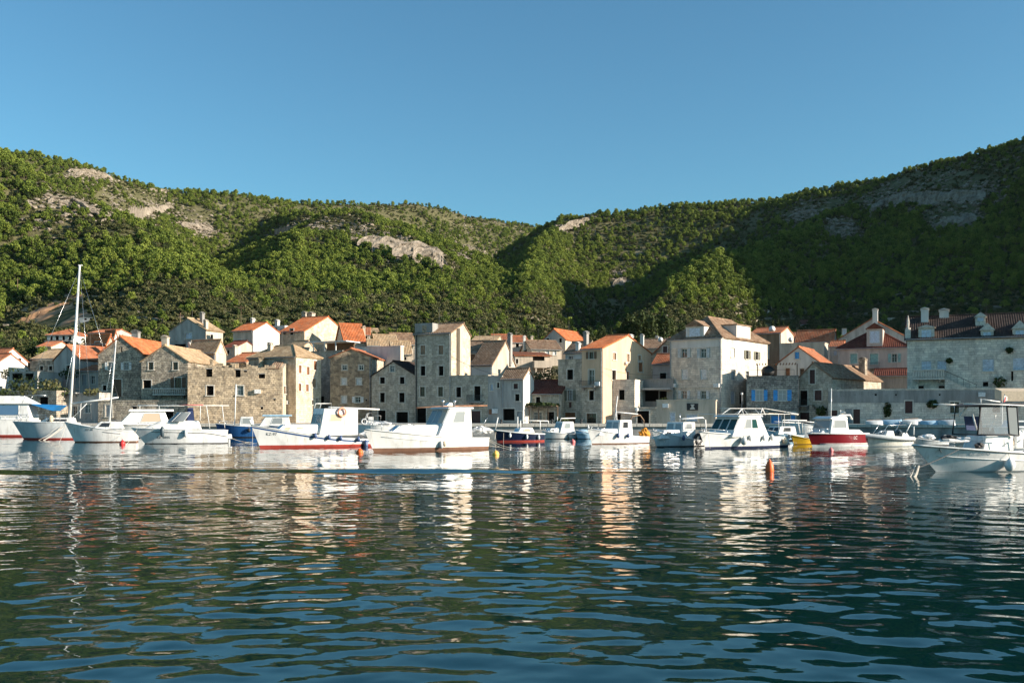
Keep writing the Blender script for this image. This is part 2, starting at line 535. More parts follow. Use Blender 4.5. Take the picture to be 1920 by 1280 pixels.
# single trees of the lower slopes
solo_src = []
for sd, kd, cl, lv, sz, hg, wd, mt in ((31,'pine',13,46,0.34,7.2,2.7,M_PINE),(32,'pine',14,44,0.34,8.2,2.6,M_PINE),(33,'pine',12,46,0.34,6.2,2.7,M_PINE),(34,'round',10,46,0.30,5.0,2.3,M_DARKLEAF)):
    tr, cr = pine_meshes(sd, cl, lv, sz, hg, wd, kd)
    solo_src.append((tr.mesh('trunk', M_BARK), cr.mesh('crown', mt, fix=False)))
def put_tree(name, src, loc, s, rz, label, cat='tree', group=None):
    e = empty(name, loc, rz); e.scale = (s, s, s)
    link_mesh('trunk', src[0], e); link_mesh('crown', src[1], e)
    return tag(e, label, cat, group)
SOLO_N = 0
for i in solo:
    k = int(TV[i]); k = 3 if k == 4 else k % 3
    put_tree('pine_tree' if k < 3 else 'evergreen_oak', solo_src[k], (TX[i], TY[i], TZ[i]-0.2), float(TS[i]), random.uniform(0, 6.28),
             'green pine among the nearer trees on the lower hillside' if k < 3 else 'dark rounded evergreen oak on the lower hillside', 'tree',
             'pines on the lower slopes' if k < 3 else 'evergreen oaks on the lower slopes')
# ------------------------------------------------------------------ water
def build_water():
    rows = [3.0]
    while rows[-1] < 150:
        y = rows[-1]
        rows.append(y + min(max(0.018, 0.5*y*y/(996*CZ)), 0.30))
    rows = np.array([-30, -12, -4, 0] + rows)
    dens_u = np.linspace(-0.60, 0.60, 820)
    cols = np.concatenate([[-9,-4,-2,-1.3,-1,-0.8,-0.7,-0.65], dens_u, [0.65,0.7,0.8,1,1.3,2,4,9]])
    UU, YY = np.meshgrid(cols, rows)
    XX = UU*np.maximum(YY, 4.0)
    rng = np.random.default_rng(5)
    Zw = np.zeros_like(XX)
    # patches of calmer and livelier water
    calm = 0.8 + 0.55*fbm(XX/9, YY/14, 41, 3) 
    near = sstep(34, 12, YY)
    for k in range(64):
        lam = 0.22*(9.0)**rng.random()
        if k < 6: lam = rng.uniform(5, 11)
        th = rng.uniform(-1.15, 1.15) + math.pi/2 - 0.12
        kx, ky = math.cos(th)*2*math.pi/lam, math.sin(th)*2*math.pi/lam
        slope = 0.0068
        if lam > 5: slope = 0.0038
        if lam < 0.4: slope = slope*(1-0.5*near)
        amp = slope*lam/(2*math.pi)
        ph = rng.random()*6.28
        wob = 1.3*fbm(XX/(3.5*lam)+k*3.1, YY/(3.5*lam)-k*1.7, 60+k, 1) if lam > 0.5 else 0
        Zw += amp*calm*np.sin(kx*XX+ky*YY+ph+2.0*wob)
    # the wash of a passing boat: one long low swell line
    yw = 42.5 + 0.03*XX - 0.6*np.sin(XX/9.0)
    yw = yw + 1.1*fbm(XX/6, XX*0+3.3, 77, 3)
    wk = 0.55+0.9*vnoise(XX/5.0, YY*0+1.7, 78)
    d = (YY-yw)/(0.75+0.35*np.clip(-XX/22, 0, 1))
    Zw += 0.12*wk*np.exp(-d*d)*sstep(14, -3, XX)
    d = (YY-yw-2.4)/0.8
    Zw += 0.035*np.exp(-d*d)*sstep(20, -2, XX)
    Zw *= sstep(2.0, 6.0, YY)
    ny, nx = XX.shape
    idx = np.arange(nx*ny).reshape(ny, nx)
    q = np.stack([idx[:-1,:-1], idx[:-1,1:], idx[1:,1:], idx[1:,:-1]], -1).reshape(-1, 4)
    me = bpy.data.meshes.new('sea_water')
    co = np.stack([XX, YY, Zw], -1).reshape(-1, 3).astype(np.float32)
    me.vertices.add(len(co)); me.vertices.foreach_set('co', co.ravel())
    me.loops.add(q.size); me.loops.foreach_set('vertex_index', q.ravel().astype(np.int32))
    me.polygons.add(len(q)); me.polygons.foreach_set('loop_start', np.arange(0, q.size, 4, dtype=np.int32))
    me.update(calc_edges=True)
    me.shade_smooth()
    m, t, b = new_mat('harbour_water')
    b.inputs['Base Color'].default_value = (0.0, 0.018, 0.020, 1)
    b.inputs['Roughness'].default_value = 0.025
    b.inputs['IOR'].default_value = 1.333
    b.inputs['Specular Tint'].default_value = (0.58, 0.88, 1.0, 1)
    tc = N(t, 'ShaderNodeTexCoord')
    mp = N(t, 'ShaderNodeMapping'); mp.inputs['Scale'].default_value = (1.0, 1.0, 1.0)
    n1 = N(t, 'ShaderNodeTexNoise', i_Scale=2.6, i_Detail=3.0, i_Roughness=0.5)
    t.links.new(tc.outputs['Object'], mp.inputs['Vector']); t.links.new(mp.outputs[0], n1.inputs['Vector'])
    bp = N(t, 'ShaderNodeBump', i_Strength=0.06, i_Distance=0.05)
    t.links.new(n1.outputs['Fac'], bp.inputs['Height']); t.links.new(bp.outputs[0], b.inputs['Normal'])
    me.materials.append(m)
    o = link_mesh('sea_water', me)
    tag(o, kind='structure')
build_water()
# ------------------------------------------------------------------ masonry, plaster, tiles, glass
def wall_coords(t):
    """wall-plane coordinates: x+y across, z up (walls stand along local x or local y)"""
    tc = N(t, 'ShaderNodeTexCoord')
    sp = N(t, 'ShaderNodeSeparateXYZ'); t.links.new(tc.outputs['Object'], sp.inputs[0])
    ad = N(t, 'ShaderNodeMath', operation='ADD'); t.links.new(sp.outputs[0], ad.inputs[0]); t.links.new(sp.outputs[1], ad.inputs[1])
    cb = N(t, 'ShaderNodeCombineXYZ'); t.links.new(ad.outputs[0], cb.inputs[0]); t.links.new(sp.outputs[2], cb.inputs[1])
    return tc, cb.outputs[0]
def stone(name, c1, c2, joint, bw=0.55, bh=0.27, rubble=0.0, stain=0.5, bump=0.5):
    m, t, b = new_mat(name)
    tc, uv = wall_coords(t)
    ns = N(t, 'ShaderNodeTexNoise', i_Scale=0.9, i_Detail=4.0); t.links.new(tc.outputs['Object'], ns.inputs['Vector'])
    vm = N(t, 'ShaderNodeVectorMath', operation='MULTIPLY_ADD'); vm.inputs[1].default_value = (0.12+0.25*rubble,)*3
    t.links.new(ns.outputs['Color'], vm.inputs[0]); t.links.new(uv, vm.inputs[2])
    br = N(t, 'ShaderNodeTexBrick'); br.offset = 0.5; br.squash = 0.8; br.squash_frequency = 3
    for k, v in (('Scale', 1.0), ('Mortar Size', 0.018+0.012*rubble), ('Mortar Smooth', 0.4), ('Bias', -0.1), ('Brick Width', bw), ('Row Height', bh)):
        br.inputs[k].default_value = v
    br.inputs['Color1'].default_value = (*[c*k for c, k in zip(c1, (1.20,1.14,1.08))], 1); br.inputs['Color2'].default_value = (*[c*k for c, k in zip(c2, (1.08,1.02,0.96))], 1); br.inputs['Mortar'].default_value = (*[c*k for c, k in zip(joint, (1.0,0.93,0.87))], 1)
    t.links.new(vm.outputs[0], br.inputs['Vector'])
    col = br.outputs['Color']; hgt = br.outputs['Fac']
    vo = N(t, 'ShaderNodeTexVoronoi', i_Scale=2.6 if rubble else 1.6); t.links.new(vm.outputs[0], vo.inputs['Vector'])
    sp = N(t, 'ShaderNodeSeparateColor'); t.links.new(vo.outputs['Color'], sp.inputs[0])
    vr = ramp(t, sp.outputs[0], [(0.0, (0.50,0.50,0.51)), (0.5, (0.95,0.93,0.9)), (1.0, (1.28,1.23,1.14))])
    col = mixc(t, 0.75 if rubble else 0.45, col, mixc(t, 1.0, col, vr.outputs[0], 'MULTIPLY'))
    # weather stains running down
    mp = N(t, 'ShaderNodeMapping'); mp.inputs['Scale'].default_value = (0.9, 0.16, 1); t.links.new(uv, mp.inputs['Vector'])
    st = N(t, 'ShaderNodeTexNoise', i_Scale=1.1, i_Detail=6.0, i_Roughness=0.65); t.links.new(mp.outputs[0], st.inputs['Vector'])
    sr = ramp(t, st.outputs['Fac'], [(0.34, (0.50,0.48,0.46)), (0.56, (1,1,1))])
    col = mixc(t, stain, col, mixc(t, 1.0, col, sr.outputs[0], 'MULTIPLY'))
    fn = N(t, 'ShaderNodeTexNoise', i_Scale=7.0, i_Detail=5.0, i_Roughness=0.7); t.links.new(tc.outputs['Object'], fn.inputs['Vector'])
    fr = ramp(t, fn.outputs['Fac'], [(0.3, (0.72,0.72,0.72)), (0.7, (1.15,1.14,1.12))])
    col = mixc(t, 0.8, col, mixc(t, 1.0, col, fr.outputs[0], 'MULTIPLY'))
    t.links.new(col, b.inputs['Base Color'])
    b.inputs['Roughness'].default_value = 0.92; b.inputs['Specular IOR Level'].default_value = 0.2
    b1 = N(t, 'ShaderNodeBump', i_Strength=bump, i_Distance=0.05); b1.invert = True
    t.links.new(hgt, b1.inputs['Height'])
    b2 = N(t, 'ShaderNodeBump', i_Strength=0.35, i_Distance=0.06); t.links.new(fn.outputs['Fac'], b2.inputs['Height']); t.links.new(b1.outputs[0], b2.inputs['Normal'])
    t.links.new(b2.outputs[0], b.inputs['Normal'])
    return m
def plaster(name, col, worn=(0.3,0.27,0.23), stain=0.5, patch=0.66):
    m, t, b = new_mat(name)
    tc, uv = wall_coords(t)
    mp = N(t, 'ShaderNodeMapping'); mp.inputs['Scale'].default_value = (0.8, 0.14, 1); t.links.new(uv, mp.inputs['Vector'])
    st = N(t, 'ShaderNodeTexNoise', i_Scale=1.2, i_Detail=6.0, i_Roughness=0.65); t.links.new(mp.outputs[0], st.inputs['Vector'])
    sr = ramp(t, st.outputs['Fac'], [(0.35, tuple(c*(1-stain) for c in col)), (0.62, col)])
    n2 = N(t, 'ShaderNodeTexNoise', i_Scale=0.7, i_Detail=8.0, i_Roughness=0.7); t.links.new(tc.outputs['Object'], n2.inputs['Vector'])
    pr = ramp(t, n2.outputs['Fac'], [(patch, (0,0,0)), (patch+0.05, (1,1,1))])
    c = mixc(t, pr.outputs[0], sr.outputs[0], worn)
    t.links.new(c, b.inputs['Base Color'])
    b.inputs['Roughness'].default_value = 0.9; b.inputs['Specular IOR Level'].default_value = 0.2
    bp = N(t, 'ShaderNodeBump', i_Strength=0.3, i_Distance=0.04); t.links.new(n2.outputs['Fac'], bp.inputs['Height']); t.links.new(bp.outputs[0], b.inputs['Normal'])
    return m
def tiles(name, c1, c2, c3):
    m, t, b = new_mat(name)
    tc = N(t, 'ShaderNodeTexCoord')
    vo = N(t, 'ShaderNodeTexVoronoi', i_Scale=3.4); t.links.new(tc.outputs['Object'], vo.inputs['Vector'])
    sp = N(t, 'ShaderNodeSeparateColor'); t.links.new(vo.outputs['Color'], sp.inputs[0])
    r1 = ramp(t, sp.outputs[0], [(0.0, c1), (0.5, c2), (1.0, c3)])
    no = N(t, 'ShaderNodeTexNoise', i_Scale=0.8, i_Detail=6.0, i_Roughness=0.7); t.links.new(tc.outputs['Object'], no.inputs['Vector'])
    r2 = ramp(t, no.outputs['Fac'], [(0.35, (0.5,0.5,0.5)), (0.62, (1.1,1.1,1.1))])
    c = mixc(t, 0.75, r1.outputs[0], mixc(t, 1.0, r1.outputs[0], r2.outputs[0], 'MULTIPLY'))
    t.links.new(c, b.inputs['Base Color'])
    b.inputs['Roughness'].default_value = 0.88; b.inputs['Specular IOR Level'].default_value = 0.25
    wv = N(t, 'ShaderNodeTexWave', i_Scale=1.6, i_Distortion=0.6); wv.bands_direction = 'Z'; wv.wave_profile = 'SAW'
    t.links.new(tc.outputs['Object'], wv.inputs['Vector'])
    bp = N(t, 'ShaderNodeBump', i_Strength=0.5, i_Distance=0.05); t.links.new(wv.outputs['Fac'], bp.inputs['Height']); t.links.new(bp.outputs[0], b.inputs['Normal'])
    return m
def glassy(name, col, rough=0.08, spec=0.6):
    m, t, b = new_mat(name)
    b.inputs['Base Color'].default_value = (*col, 1); b.inputs['Roughness'].default_value = rough; b.inputs['Specular IOR Level'].default_value = spec
    return m
stone('stone_grey', (0.52,0.485,0.42), (0.40,0.37,0.315), (0.27,0.245,0.205))
stone('stone_warm', (0.54,0.46,0.35), (0.40,0.335,0.25), (0.28,0.235,0.18), bw=0.46, bh=0.25, rubble=0.6, bump=0.9)
stone('stone_white', (0.67,0.645,0.59), (0.57,0.545,0.495), (0.40,0.375,0.33), bw=0.7, bh=0.30, stain=0.35, bump=0.3)
stone('stone_pale', (0.58,0.52,0.425), (0.47,0.42,0.34), (0.34,0.30,0.245), stain=0.35, bump=0.35)
stone('rubble_grey', (0.50,0.46,0.395), (0.32,0.295,0.25), (0.22,0.20,0.17), bw=0.42, bh=0.25, rubble=1.0, bump=0.9)
stone('rubble_brown', (0.42,0.345,0.26), (0.31,0.25,0.185), (0.44,0.37,0.285), bw=0.4, bh=0.22, rubble=1.0, bump=0.8)
stone('cobble', (0.42,0.41,0.385), (0.24,0.235,0.225), (0.17,0.165,0.155), bw=0.48, bh=0.26, rubble=0.8, bump=1.0)
plaster('plaster_cream', (0.68,0.47,0.31), (0.50,0.36,0.25), 0.22, 0.70)
plaster('plaster_white', (0.68,0.65,0.60), (0.5,0.47,0.42), 0.22, 0.74)
plaster('plaster_grey', (0.47,0.44,0.40), (0.25,0.235,0.21), 0.4, 0.62)
plaster('plaster_beige', (0.58,0.49,0.385), (0.36,0.30,0.23), 0.35, 0.64)
plaster('plaster_pink', (0.56,0.46,0.39), (0.42,0.33,0.27), 0.3, 0.68)
plaster('plaster_brown', (0.27,0.19,0.125), (0.2,0.15,0.11), 0.4, 0.62)
plaster('cement', (0.36,0.345,0.32), (0.21,0.2,0.185), 0.45, 0.6)
tiles('tile_orange', (0.46,0.125,0.045), (0.56,0.17,0.06), (0.48,0.20,0.10))
tiles('tile_rust', (0.36,0.11,0.05), (0.45,0.16,0.075), (0.38,0.19,0.11))
tiles('tile_tan', (0.36,0.24,0.14), (0.46,0.32,0.19), (0.50,0.38,0.25))
tiles('tile_brown', (0.22,0.135,0.085), (0.30,0.185,0.115), (0.36,0.26,0.18))
tiles('tile_darkred', (0.13,0.036,0.022), (0.17,0.05,0.03), (0.16,0.065,0.042))
tiles('tile_dark', (0.045,0.030,0.025), (0.06,0.04,0.032), (0.075,0.053,0.043))
glassy('pane_dark', (0.016,0.018,0.02)); glassy('pane_grey', (0.10,0.12,0.13), 0.1); glassy('pane_curtain', (0.42,0.43,0.42), 0.25)
plain('painted_dark', (0.008,0.007,0.006), 0.95, spec=0.05)  # near-black colour standing in for the unlit insides of the houses
plain('surround', (0.60,0.55,0.47), 0.85, vary=0.2, scale=4)
COLS = {'white': (0.72,0.72,0.70), 'pale': (0.58,0.64,0.72), 'green': (0.27,0.47,0.43), 'blue': (0.05,0.33,0.74), 'brown': (0.13,0.07,0.035),
        'tan': (0.32,0.21,0.13), 'darkred': (0.075,0.025,0.02), 'grey': (0.32,0.34,0.35), 'olive': (0.17,0.17,0.12), 'sage': (0.52,0.57,0.57), 'wood': (0.25,0.10,0.04), 'black': (0.015,0.015,0.015)}
for k, v in COLS.items(): plain('paint_'+k, v, 0.6, vary=0.2, scale=5)
plain('iron', (0.05,0.05,0.05), 0.5, metal=0.6)
plain('timber', (0.20,0.13,0.08), 0.85, vary=0.3, scale=8)

# ------------------------------------------------------------------ house builder
def clip_poly(poly, outline):
    """Sutherland-Hodgman against a convex counter-clockwise outline"""
    out = poly
    n = len(outline)
    for i in range(n):
        ax, az = outline[i]; bx, bz = outline[(i+1) % n]
        inp, out = out, []
        if not inp: break
        def side(p): return (bx-ax)*(p[1]-az)-(bz-az)*(p[0]-ax)
        for j in range(len(inp)):
            p, q_ = inp[j], inp[(j+1) % len(inp)]
            sp_, sq = side(p), side(q_)
            if sp_ >= -1e-9: out.append(p)
            if (sp_ > 1e-9 and sq < -1e-9) or (sp_ < -1e-9 and sq > 1e-9):
                k = sp_/(sp_-sq); out.append((p[0]+(q_[0]-p[0])*k, p[1]+(q_[1]-p[1])*k))
    return out
def wall_face(mb, outline, openings, fmap, reveal=0.24):
    xs = sorted(set([p[0] for p in outline]+[o[0] for o in openings]+[o[1] for o in openings]))
    zs = sorted(set([p[1] for p in outline]+[o[2] for o in openings]+[o[3] for o in openings]))
    for i in range(len(xs)-1):
        for j in range(len(zs)-1):
            cx, cz = (xs[i]+xs[i+1])/2, (zs[j]+zs[j+1])/2
            if any(o[0] < cx < o[1] and o[2] < cz < o[3] for o in openings): continue
            c = clip_poly([(xs[i],zs[j]),(xs[i+1],zs[j]),(xs[i+1],zs[j+1]),(xs[i],zs[j+1])], outline)
            if len(c) >= 3:
                mb.add([fmap(a, b_, 0) for a, b_ in c], [tuple(range(len(c)))])
    for (a, b_, c, d) in openings:
        for (p, q_) in (((a,c),(b_,c)), ((b_,c),(b_,d)), ((b_,d),(a,d)), ((a,d),(a,c))):
            mb.add([fmap(*p, 0), fmap(*q_, 0), fmap(*q_, reveal), fmap(*p, reveal)], [(0,1,2,3)])

def roof_slope(mb, e0, e1, r1, r0, pitch=0.27, amp=0.055, thick=0.12):
    """one tiled slope: barrel-tile ribs over a slab. e0->e1 eave, r0->r1 ridge (r0 may equal r1)"""
    e0, e1, r0, r1 = map(Vector, (e0, e1, r0, r1))
    U = (e1-e0); L = U.length; U.normalize()
    w = r0-e0; V = (w - U*w.dot(U)); H = V.length; V.normalize()
    nrm = U.cross(V)
    if nrm.z < 0: nrm = -nrm
    u0 = (r0-e0).dot(U); u1 = (r1-e0).dot(U)
    def vrange(u):
        hi = H
        lo = 0.0
        if u0 > 1e-6 and u < u0: hi = min(hi, H*u/u0)
        if u1 < L-1e-6 and u > u1: hi = min(hi, H*(L-u)/(L-u1))
        if u < 0 and u0 < -1e-6: lo = H*u/u0
        return lo, max(hi, lo)
    ns = max(2, int(round(L/pitch)))
    prof = ((0.0, 0.0), (0.22, 0.75), (0.5, 1.0), (0.78, 0.75))
    us = [(k+p[0])*L/ns for k in range(ns) for p in prof] + [L]
    hs = [p[1]*amp for k in range(ns) for p in prof] + [0.0]
    n = len(us); vs = []
    for u, h in zip(us, hs):
        lo, hi = vrange(u)
        vs.append(e0+U*u+V*lo+nrm*(h+0.004)); vs.append(e0+U*u+V*hi+nrm*(h+0.004))
    mb.add(vs, [(2*i, 2*i+2, 2*i+3, 2*i+1) for i in range(n-1)])
    # close the tile mouths at the eave
    lo_ = [e0+U*u+V*vrange(u)[0]-nrm*0.02 for u in us]
    up_ = [vs[2*i] for i in range(n)]
    mb.add(lo_+up_, [(i, i+1, n+i+1, n+i) for i in range(n-1)])
    poly = [e0, e1, r1] + ([r0] if (r0-r1).length > 1e-4 else [])
    mb.prism([p-nrm*thick for p in poly], nrm*(thick-0.004))

class House:
    def __init__(s, name, label, xl, xr, Y, a, eave, ridge=None, roof='gs', xs=None, D=None, base=None, wall='stone_grey', right=None,
                 rmat='tile_tan', rp=0.5, peak=0.5, oh=0.25, cat='house', front=(), side=(), left=(), chim=(), group=None):
        s.a = R(a); s.roof = roof
        s.o = Vector(((xl-960)*Y/F, Y, 0)); s.d = Vector((math.cos(s.a), -math.sin(s.a), 0)); s.n = Vector((math.sin(s.a), math.cos(s.a), 0))
        s.W = s.s_at(xr)
        if xs is not None:
            c = s.o + s.d*s.W; u = (xs-960)/F
            D = (u*c.y-c.x)/(s.n.x-u*s.n.y)
        s.D = D or 8.0
        if base is None:
            cs = [s.o, s.o+s.d*s.W, s.o+s.n*s.D, s.o+s.d*s.W+s.n*s.D]
            base = min(max(1.0, terr1(c_.x, c_.y)-0.4) for c_ in cs)
        s.base = base
        s.root = empty(name, (s.o.x, s.o.y, base), -s.a)
        tag(s.root, label, cat, group)
        ym = (s.o+s.d*(s.W*0.5)).y
        s.ze = CZ-(eave-HPX)*ym/F - base
        s.rp, s.peak = rp, peak
        if ridge is not None and roof != 'ruin':
            if roof == 'gs': q_ = s.o+s.d*s.W+s.n*(s.D*rp)
            elif roof == 'gf': q_ = s.o+s.d*(s.W*peak)
            else: q_ = s.o+s.d*(s.W*0.5)+s.n*(s.D*0.5)
            s.zr = CZ-(ridge-HPX)*q_.y/F - base
        else: s.zr = s.ze
        W, D, ze, zr = s.W, s.D, s.ze, s.zr
        fo, so_, lo = [], [], []
        s.wins = []
        for w in front: s.spec('f', w, fo)
        for w in side: s.spec('r', w, so_)
        for w in left: s.spec('l', w, lo)
        mb = MB(); mr = MB()
        if roof == 'gf': fr = [(0,0),(W,0),(W,ze),(W*peak,zr),(0,ze)]
        else: fr = [(0,0),(W,0),(W,ze),(0,ze)]
        if roof == 'gs': sd = [(0,0),(D,0),(D,ze),(D*rp,zr),(0,ze)]
        else: sd = [(0,0),(D,0),(D,ze),(0,ze)]
        wall_face(mb, fr, fo, lambda x, z, r: (x, r, z))
        tgt = mb if right is None else mr
        wall_face(tgt, sd, so_, lambda x, z, r: (W-r, x, z))
        wall_face(mb, sd, lo, lambda x, z, r: (r, x, z))
        bk = [(x, z) for x, z in fr]
        wall_face(mb, bk, [], lambda x, z, r: (x, D, z))
        if roof == 'flat':
            mb.add([(0,0,ze-0.35),(W,0,ze-0.35),(W,D,ze-0.35),(0,D,ze-0.35)], [(0,1,2,3)])
            for bx in ((-0.06,W+0.06,-0.06,0.28),(-0.06,W+0.06,D-0.28,D+0.06),(-0.06,0.28,0.281,D-0.281),(W-0.28,W+0.06,0.281,D-0.281)):
                mb.box(*bx, ze-0.002, ze+0.14)
        wm = MAT[wall]
        mb.build('wall', wm, s.root)
        if right is not None: mr.build('wall', MAT[right], s.root)
        s.wall = wm
        s.roof_o = None
        rf = MB()
        if roof == 'gs':
            yr = D*rp
            sl = (zr-ze)/yr; sb = (zr-ze)/(D-yr)
            roof_slope(rf, (-oh,-oh,ze-oh*sl+0.10), (W+oh*0.5,-oh,ze-oh*sl+0.10), (W+oh*0.5,yr,zr+0.10), (-oh,yr,zr+0.10))
            roof_slope(rf, (W+oh*0.5,D+oh,ze-oh*sb+0.10), (-oh,D+oh,ze-oh*sb+0.10), (-oh,yr,zr+0.10), (W+oh*0.5,yr,zr+0.10))
            rf.tube([(-oh-0.02,yr,zr+0.13),(W+oh*0.5+0.02,yr,zr+0.13)], 0.13, 8)
        elif roof == 'gf':
            xr_ = W*peak
            sl = (zr-ze)/xr_; sb = (zr-ze)/(W-xr_)
            roof_slope(rf, (-oh,D+oh,ze-oh*sl+0.10), (-oh,-oh*0.5,ze-oh*sl+0.10), (xr_,-oh*0.5,zr+0.10), (xr_,D+oh,zr+0.10))
            roof_slope(rf, (W+oh,-oh*0.5,ze-oh*sb+0.10), (W+oh,D+oh,ze-oh*sb+0.10), (xr_,D+oh,zr+0.10), (xr_,-oh*0.5,zr+0.10))
            rf.tube([(xr_,-oh*0.5-0.02,zr+0.13),(xr_,D+oh+0.02,zr+0.13)], 0.13, 8)
        elif roof == 'hip':
            i = min(W, D)*0.48
            if W >= D: A, B = (i, D/2), (W-i, D/2)
            else: A, B = (W/2, i), (W/2, D-i)
            c = [(-oh,-oh),(W+oh,-oh),(W+oh,D+oh),(-oh,D+oh)]
            z0, z1 = ze-0.08, zr
            def E(p): return (p[0], p[1], z0+0.10)
            def G(p): return (p[0], p[1], z1+0.10)
            if W >= D:
                qs = [(c[0],c[1],B,A),(c[1],c[2],B,B),(c[2],c[3],A,B),(c[3],c[0],A,A)]
            else:
                qs = [(c[0],c[1],A,A),(c[1],c[2],B,A),(c[2],c[3],B,B),(c[3],c[0],A,B)]
            for e0, e1, r1, r0 in qs: roof_slope(rf, E(e0), E(e1), G(r1), G(r0))
            rf.tube([G(A), G(B)], 0.14, 8)
            for cc, g in ((c[0],A),(c[1],B if W >= D else A),(c[2],B),(c[3],A if W >= D else B)): rf.tube([E(cc), G(g)], 0.12, 6)
        elif roof == 'shed':
            sl = (zr-ze)/D
            roof_slope(rf, (-oh,-oh,ze-oh*sl+0.10), (W+oh,-oh,ze-oh*sl+0.10), (W+oh,D+0.1,zr+0.10), (-oh,D+0.1,zr+0.10))
        if rf.v:
            s.roof_o = rf.build('roof', MAT[rmat], s.root, fix=False)
        for w in s.wins: s.make_win(*w)
        rng_ = random.Random(int(xl*7+Y*3))
        if roof in ('gs', 'hip') and W > 1.5:
            zg = ze-0.08
            gb = MB().tube([(-0.2,-oh-0.07,zg),(W+0.1,-oh-0.07,zg)], 0.055, 6)
            g_o = gb.build('gutter', MAT['paint_grey'], s.root)
            xd = 0.15 if rng_.random() < 0.5 else W-0.15
            MB().tube([(xd,-oh-0.07,zg),(xd,-0.09,zg-0.35),(xd,-0.09,0.1)], 0.045, 6).build('downpipe', MAT['paint_grey'], g_o)
        if roof in ('gs', 'gf', 'hip') and rng_.random() < 0.55:
            ax_, ay_ = W*rng_.uniform(0.3, 0.7), D*rng_.uniform(0.45, 0.6); h_ = rng_.uniform(1.4, 2.4)
            ab = MB().tube([(ax_,ay_,ze),(ax_,ay_,zr+h_)], 0.022, 5)
            for q2 in range(4): ab.tube([(ax_-0.45+0.05*q2,ay_,zr+h_-0.16*q2),(ax_+0.45-0.05*q2,ay_,zr+h_-0.16*q2)], 0.012, 4)
            ab.build('aerial', MAT['iron'], s.roof_o or s.root)
        if rng_.random() < 0.4 and W > 3 and s.wins and base < 3:
            xa_ = W*rng_.uniform(0.1, 0.9); za_ = min(ze-0.9, rng_.uniform(2.6, 5.5))
            if all(not (o_[0]-0.6 < xa_ < o_[1]+0.6 and o_[2]-0.7 < za_ < o_[3]+0.2) for f_, o_, st_ in s.wins if f_ == 'f'):
                MB().box(xa_-0.38, xa_+0.38, -0.36, -0.06, za_, za_+0.52).build('air_conditioner', MAT['paint_white'], s.root)
        for c in chim: s.chimney(*c)
    def s_at(s, px, off=0.0):
        u = (px-960)/F
        o = s.o + s.n*off
        return (u*o.y-o.x)/(s.d.x-u*s.d.y)
    def z_at(s, py, sx, off=0.0):
        return CZ-(py-HPX)*((s.o+s.d*sx+s.n*off).y)/F - s.base
    def t_at(s, px):
        c = s.o + s.d*s.W; u = (px-960)/F
        return (u*c.y-c.x)/(s.n.x-u*s.n.y)
    def tl_at(s, px):
        u = (px-960)/F
        return (u*s.o.y-s.o.x)/(s.n.x-u*s.n.y)
    def spec(s, face, w, lst):
        px, py, wp, hp, st = w[:5]
        if face == 'f':
            a, b_ = s.s_at(px-wp/2), s.s_at(px+wp/2); Yc = (s.o+s.d*((a+b_)/2)).y; lim = s.W
        elif face == 'r':
            a, b_ = s.t_at(px-wp/2), s.t_at(px+wp/2); Yc = (s.o+s.d*s.W+s.n*((a+b_)/2)).y; lim = s.D
        else:
            a, b_ = s.tl_at(px+wp/2), s.tl_at(px-wp/2); Yc = (s.o+s.n*((a+b_)/2)).y; lim = s.D
        a, b_ = min(a, b_), max(a, b_)
        if b_ < 0.15 or a > lim-0.15: print('WIN OFF', s.root.name, w, a, b_, lim); return
        a = max(a, 0.12); b_ = min(b_, lim-0.12)
        zc = CZ-(py-HPX)*Yc/F - s.base; hh = hp*Yc/F/2
        o = (a, b_, max(0.02, zc-hh), zc+hh)
        lst.append(o); s.wins.append((face, o, st))
    def fm(s, face):
        if face == 'f': return lambda x, r, z: (x, r, z)
        if face == 'r': return lambda x, r, z: (s.W-r, x, z)
        return lambda x, r, z: (r, x, z)
    def fbox(s, mb, face, x0, x1, r0, r1, z0, z1):
        fm = s.fm(face)
        v = [fm(x0,r0,z0),fm(x1,r0,z0),fm(x1,r1,z0),fm(x0,r1,z0),fm(x0,r0,z1),fm(x1,r0,z1),fm(x1,r1,z1),fm(x0,r1,z1)]
        mb.add(v, [(0,3,2,1),(4,5,6,7),(0,1,5,4),(1,2,6,5),(2,3,7,6),(3,0,4,7)])
    def make_win(s, face, o, st):
        a, b_, c, d = o
        p = st.split('.')
        kind = p[0]; col = p[1] if len(p) > 1 else 'brown'; flags = p[2] if len(p) > 2 else ''
        door = kind == 'd' or 'D' in flags
        mb = MB()
        sw = 0.13
        if 'n' not in flags:
            s.fbox(mb, face, a-sw, a-0.003, -0.035, 0.05, c-(0 if door else 0.0), d+sw)
            s.fbox(mb, face, b_+0.003, b_+sw, -0.035, 0.05, c, d+sw)
            s.fbox(mb, face, a-0.002, b_+0.002, -0.033, 0.05, d+0.003, d+sw)
            if not door: s.fbox(mb, face, a-sw-0.06, b_+sw+0.06, -0.11, 0.06, c-0.11, c-0.002)
        else:
            s.fbox(mb, face, a-0.05, b_+0.05, -0.03, 0.05, d+0.003, d+0.10)
        w = mb.build('door' if door else 'window', MAT['surround'] if 'n' not in flags else MAT['cement'], s.root)
        # pane / leaf
        pm = MB(); s.fbox(pm, face, a-0.01, b_+0.01, 0.20, 0.235, c-0.01, d+0.01)
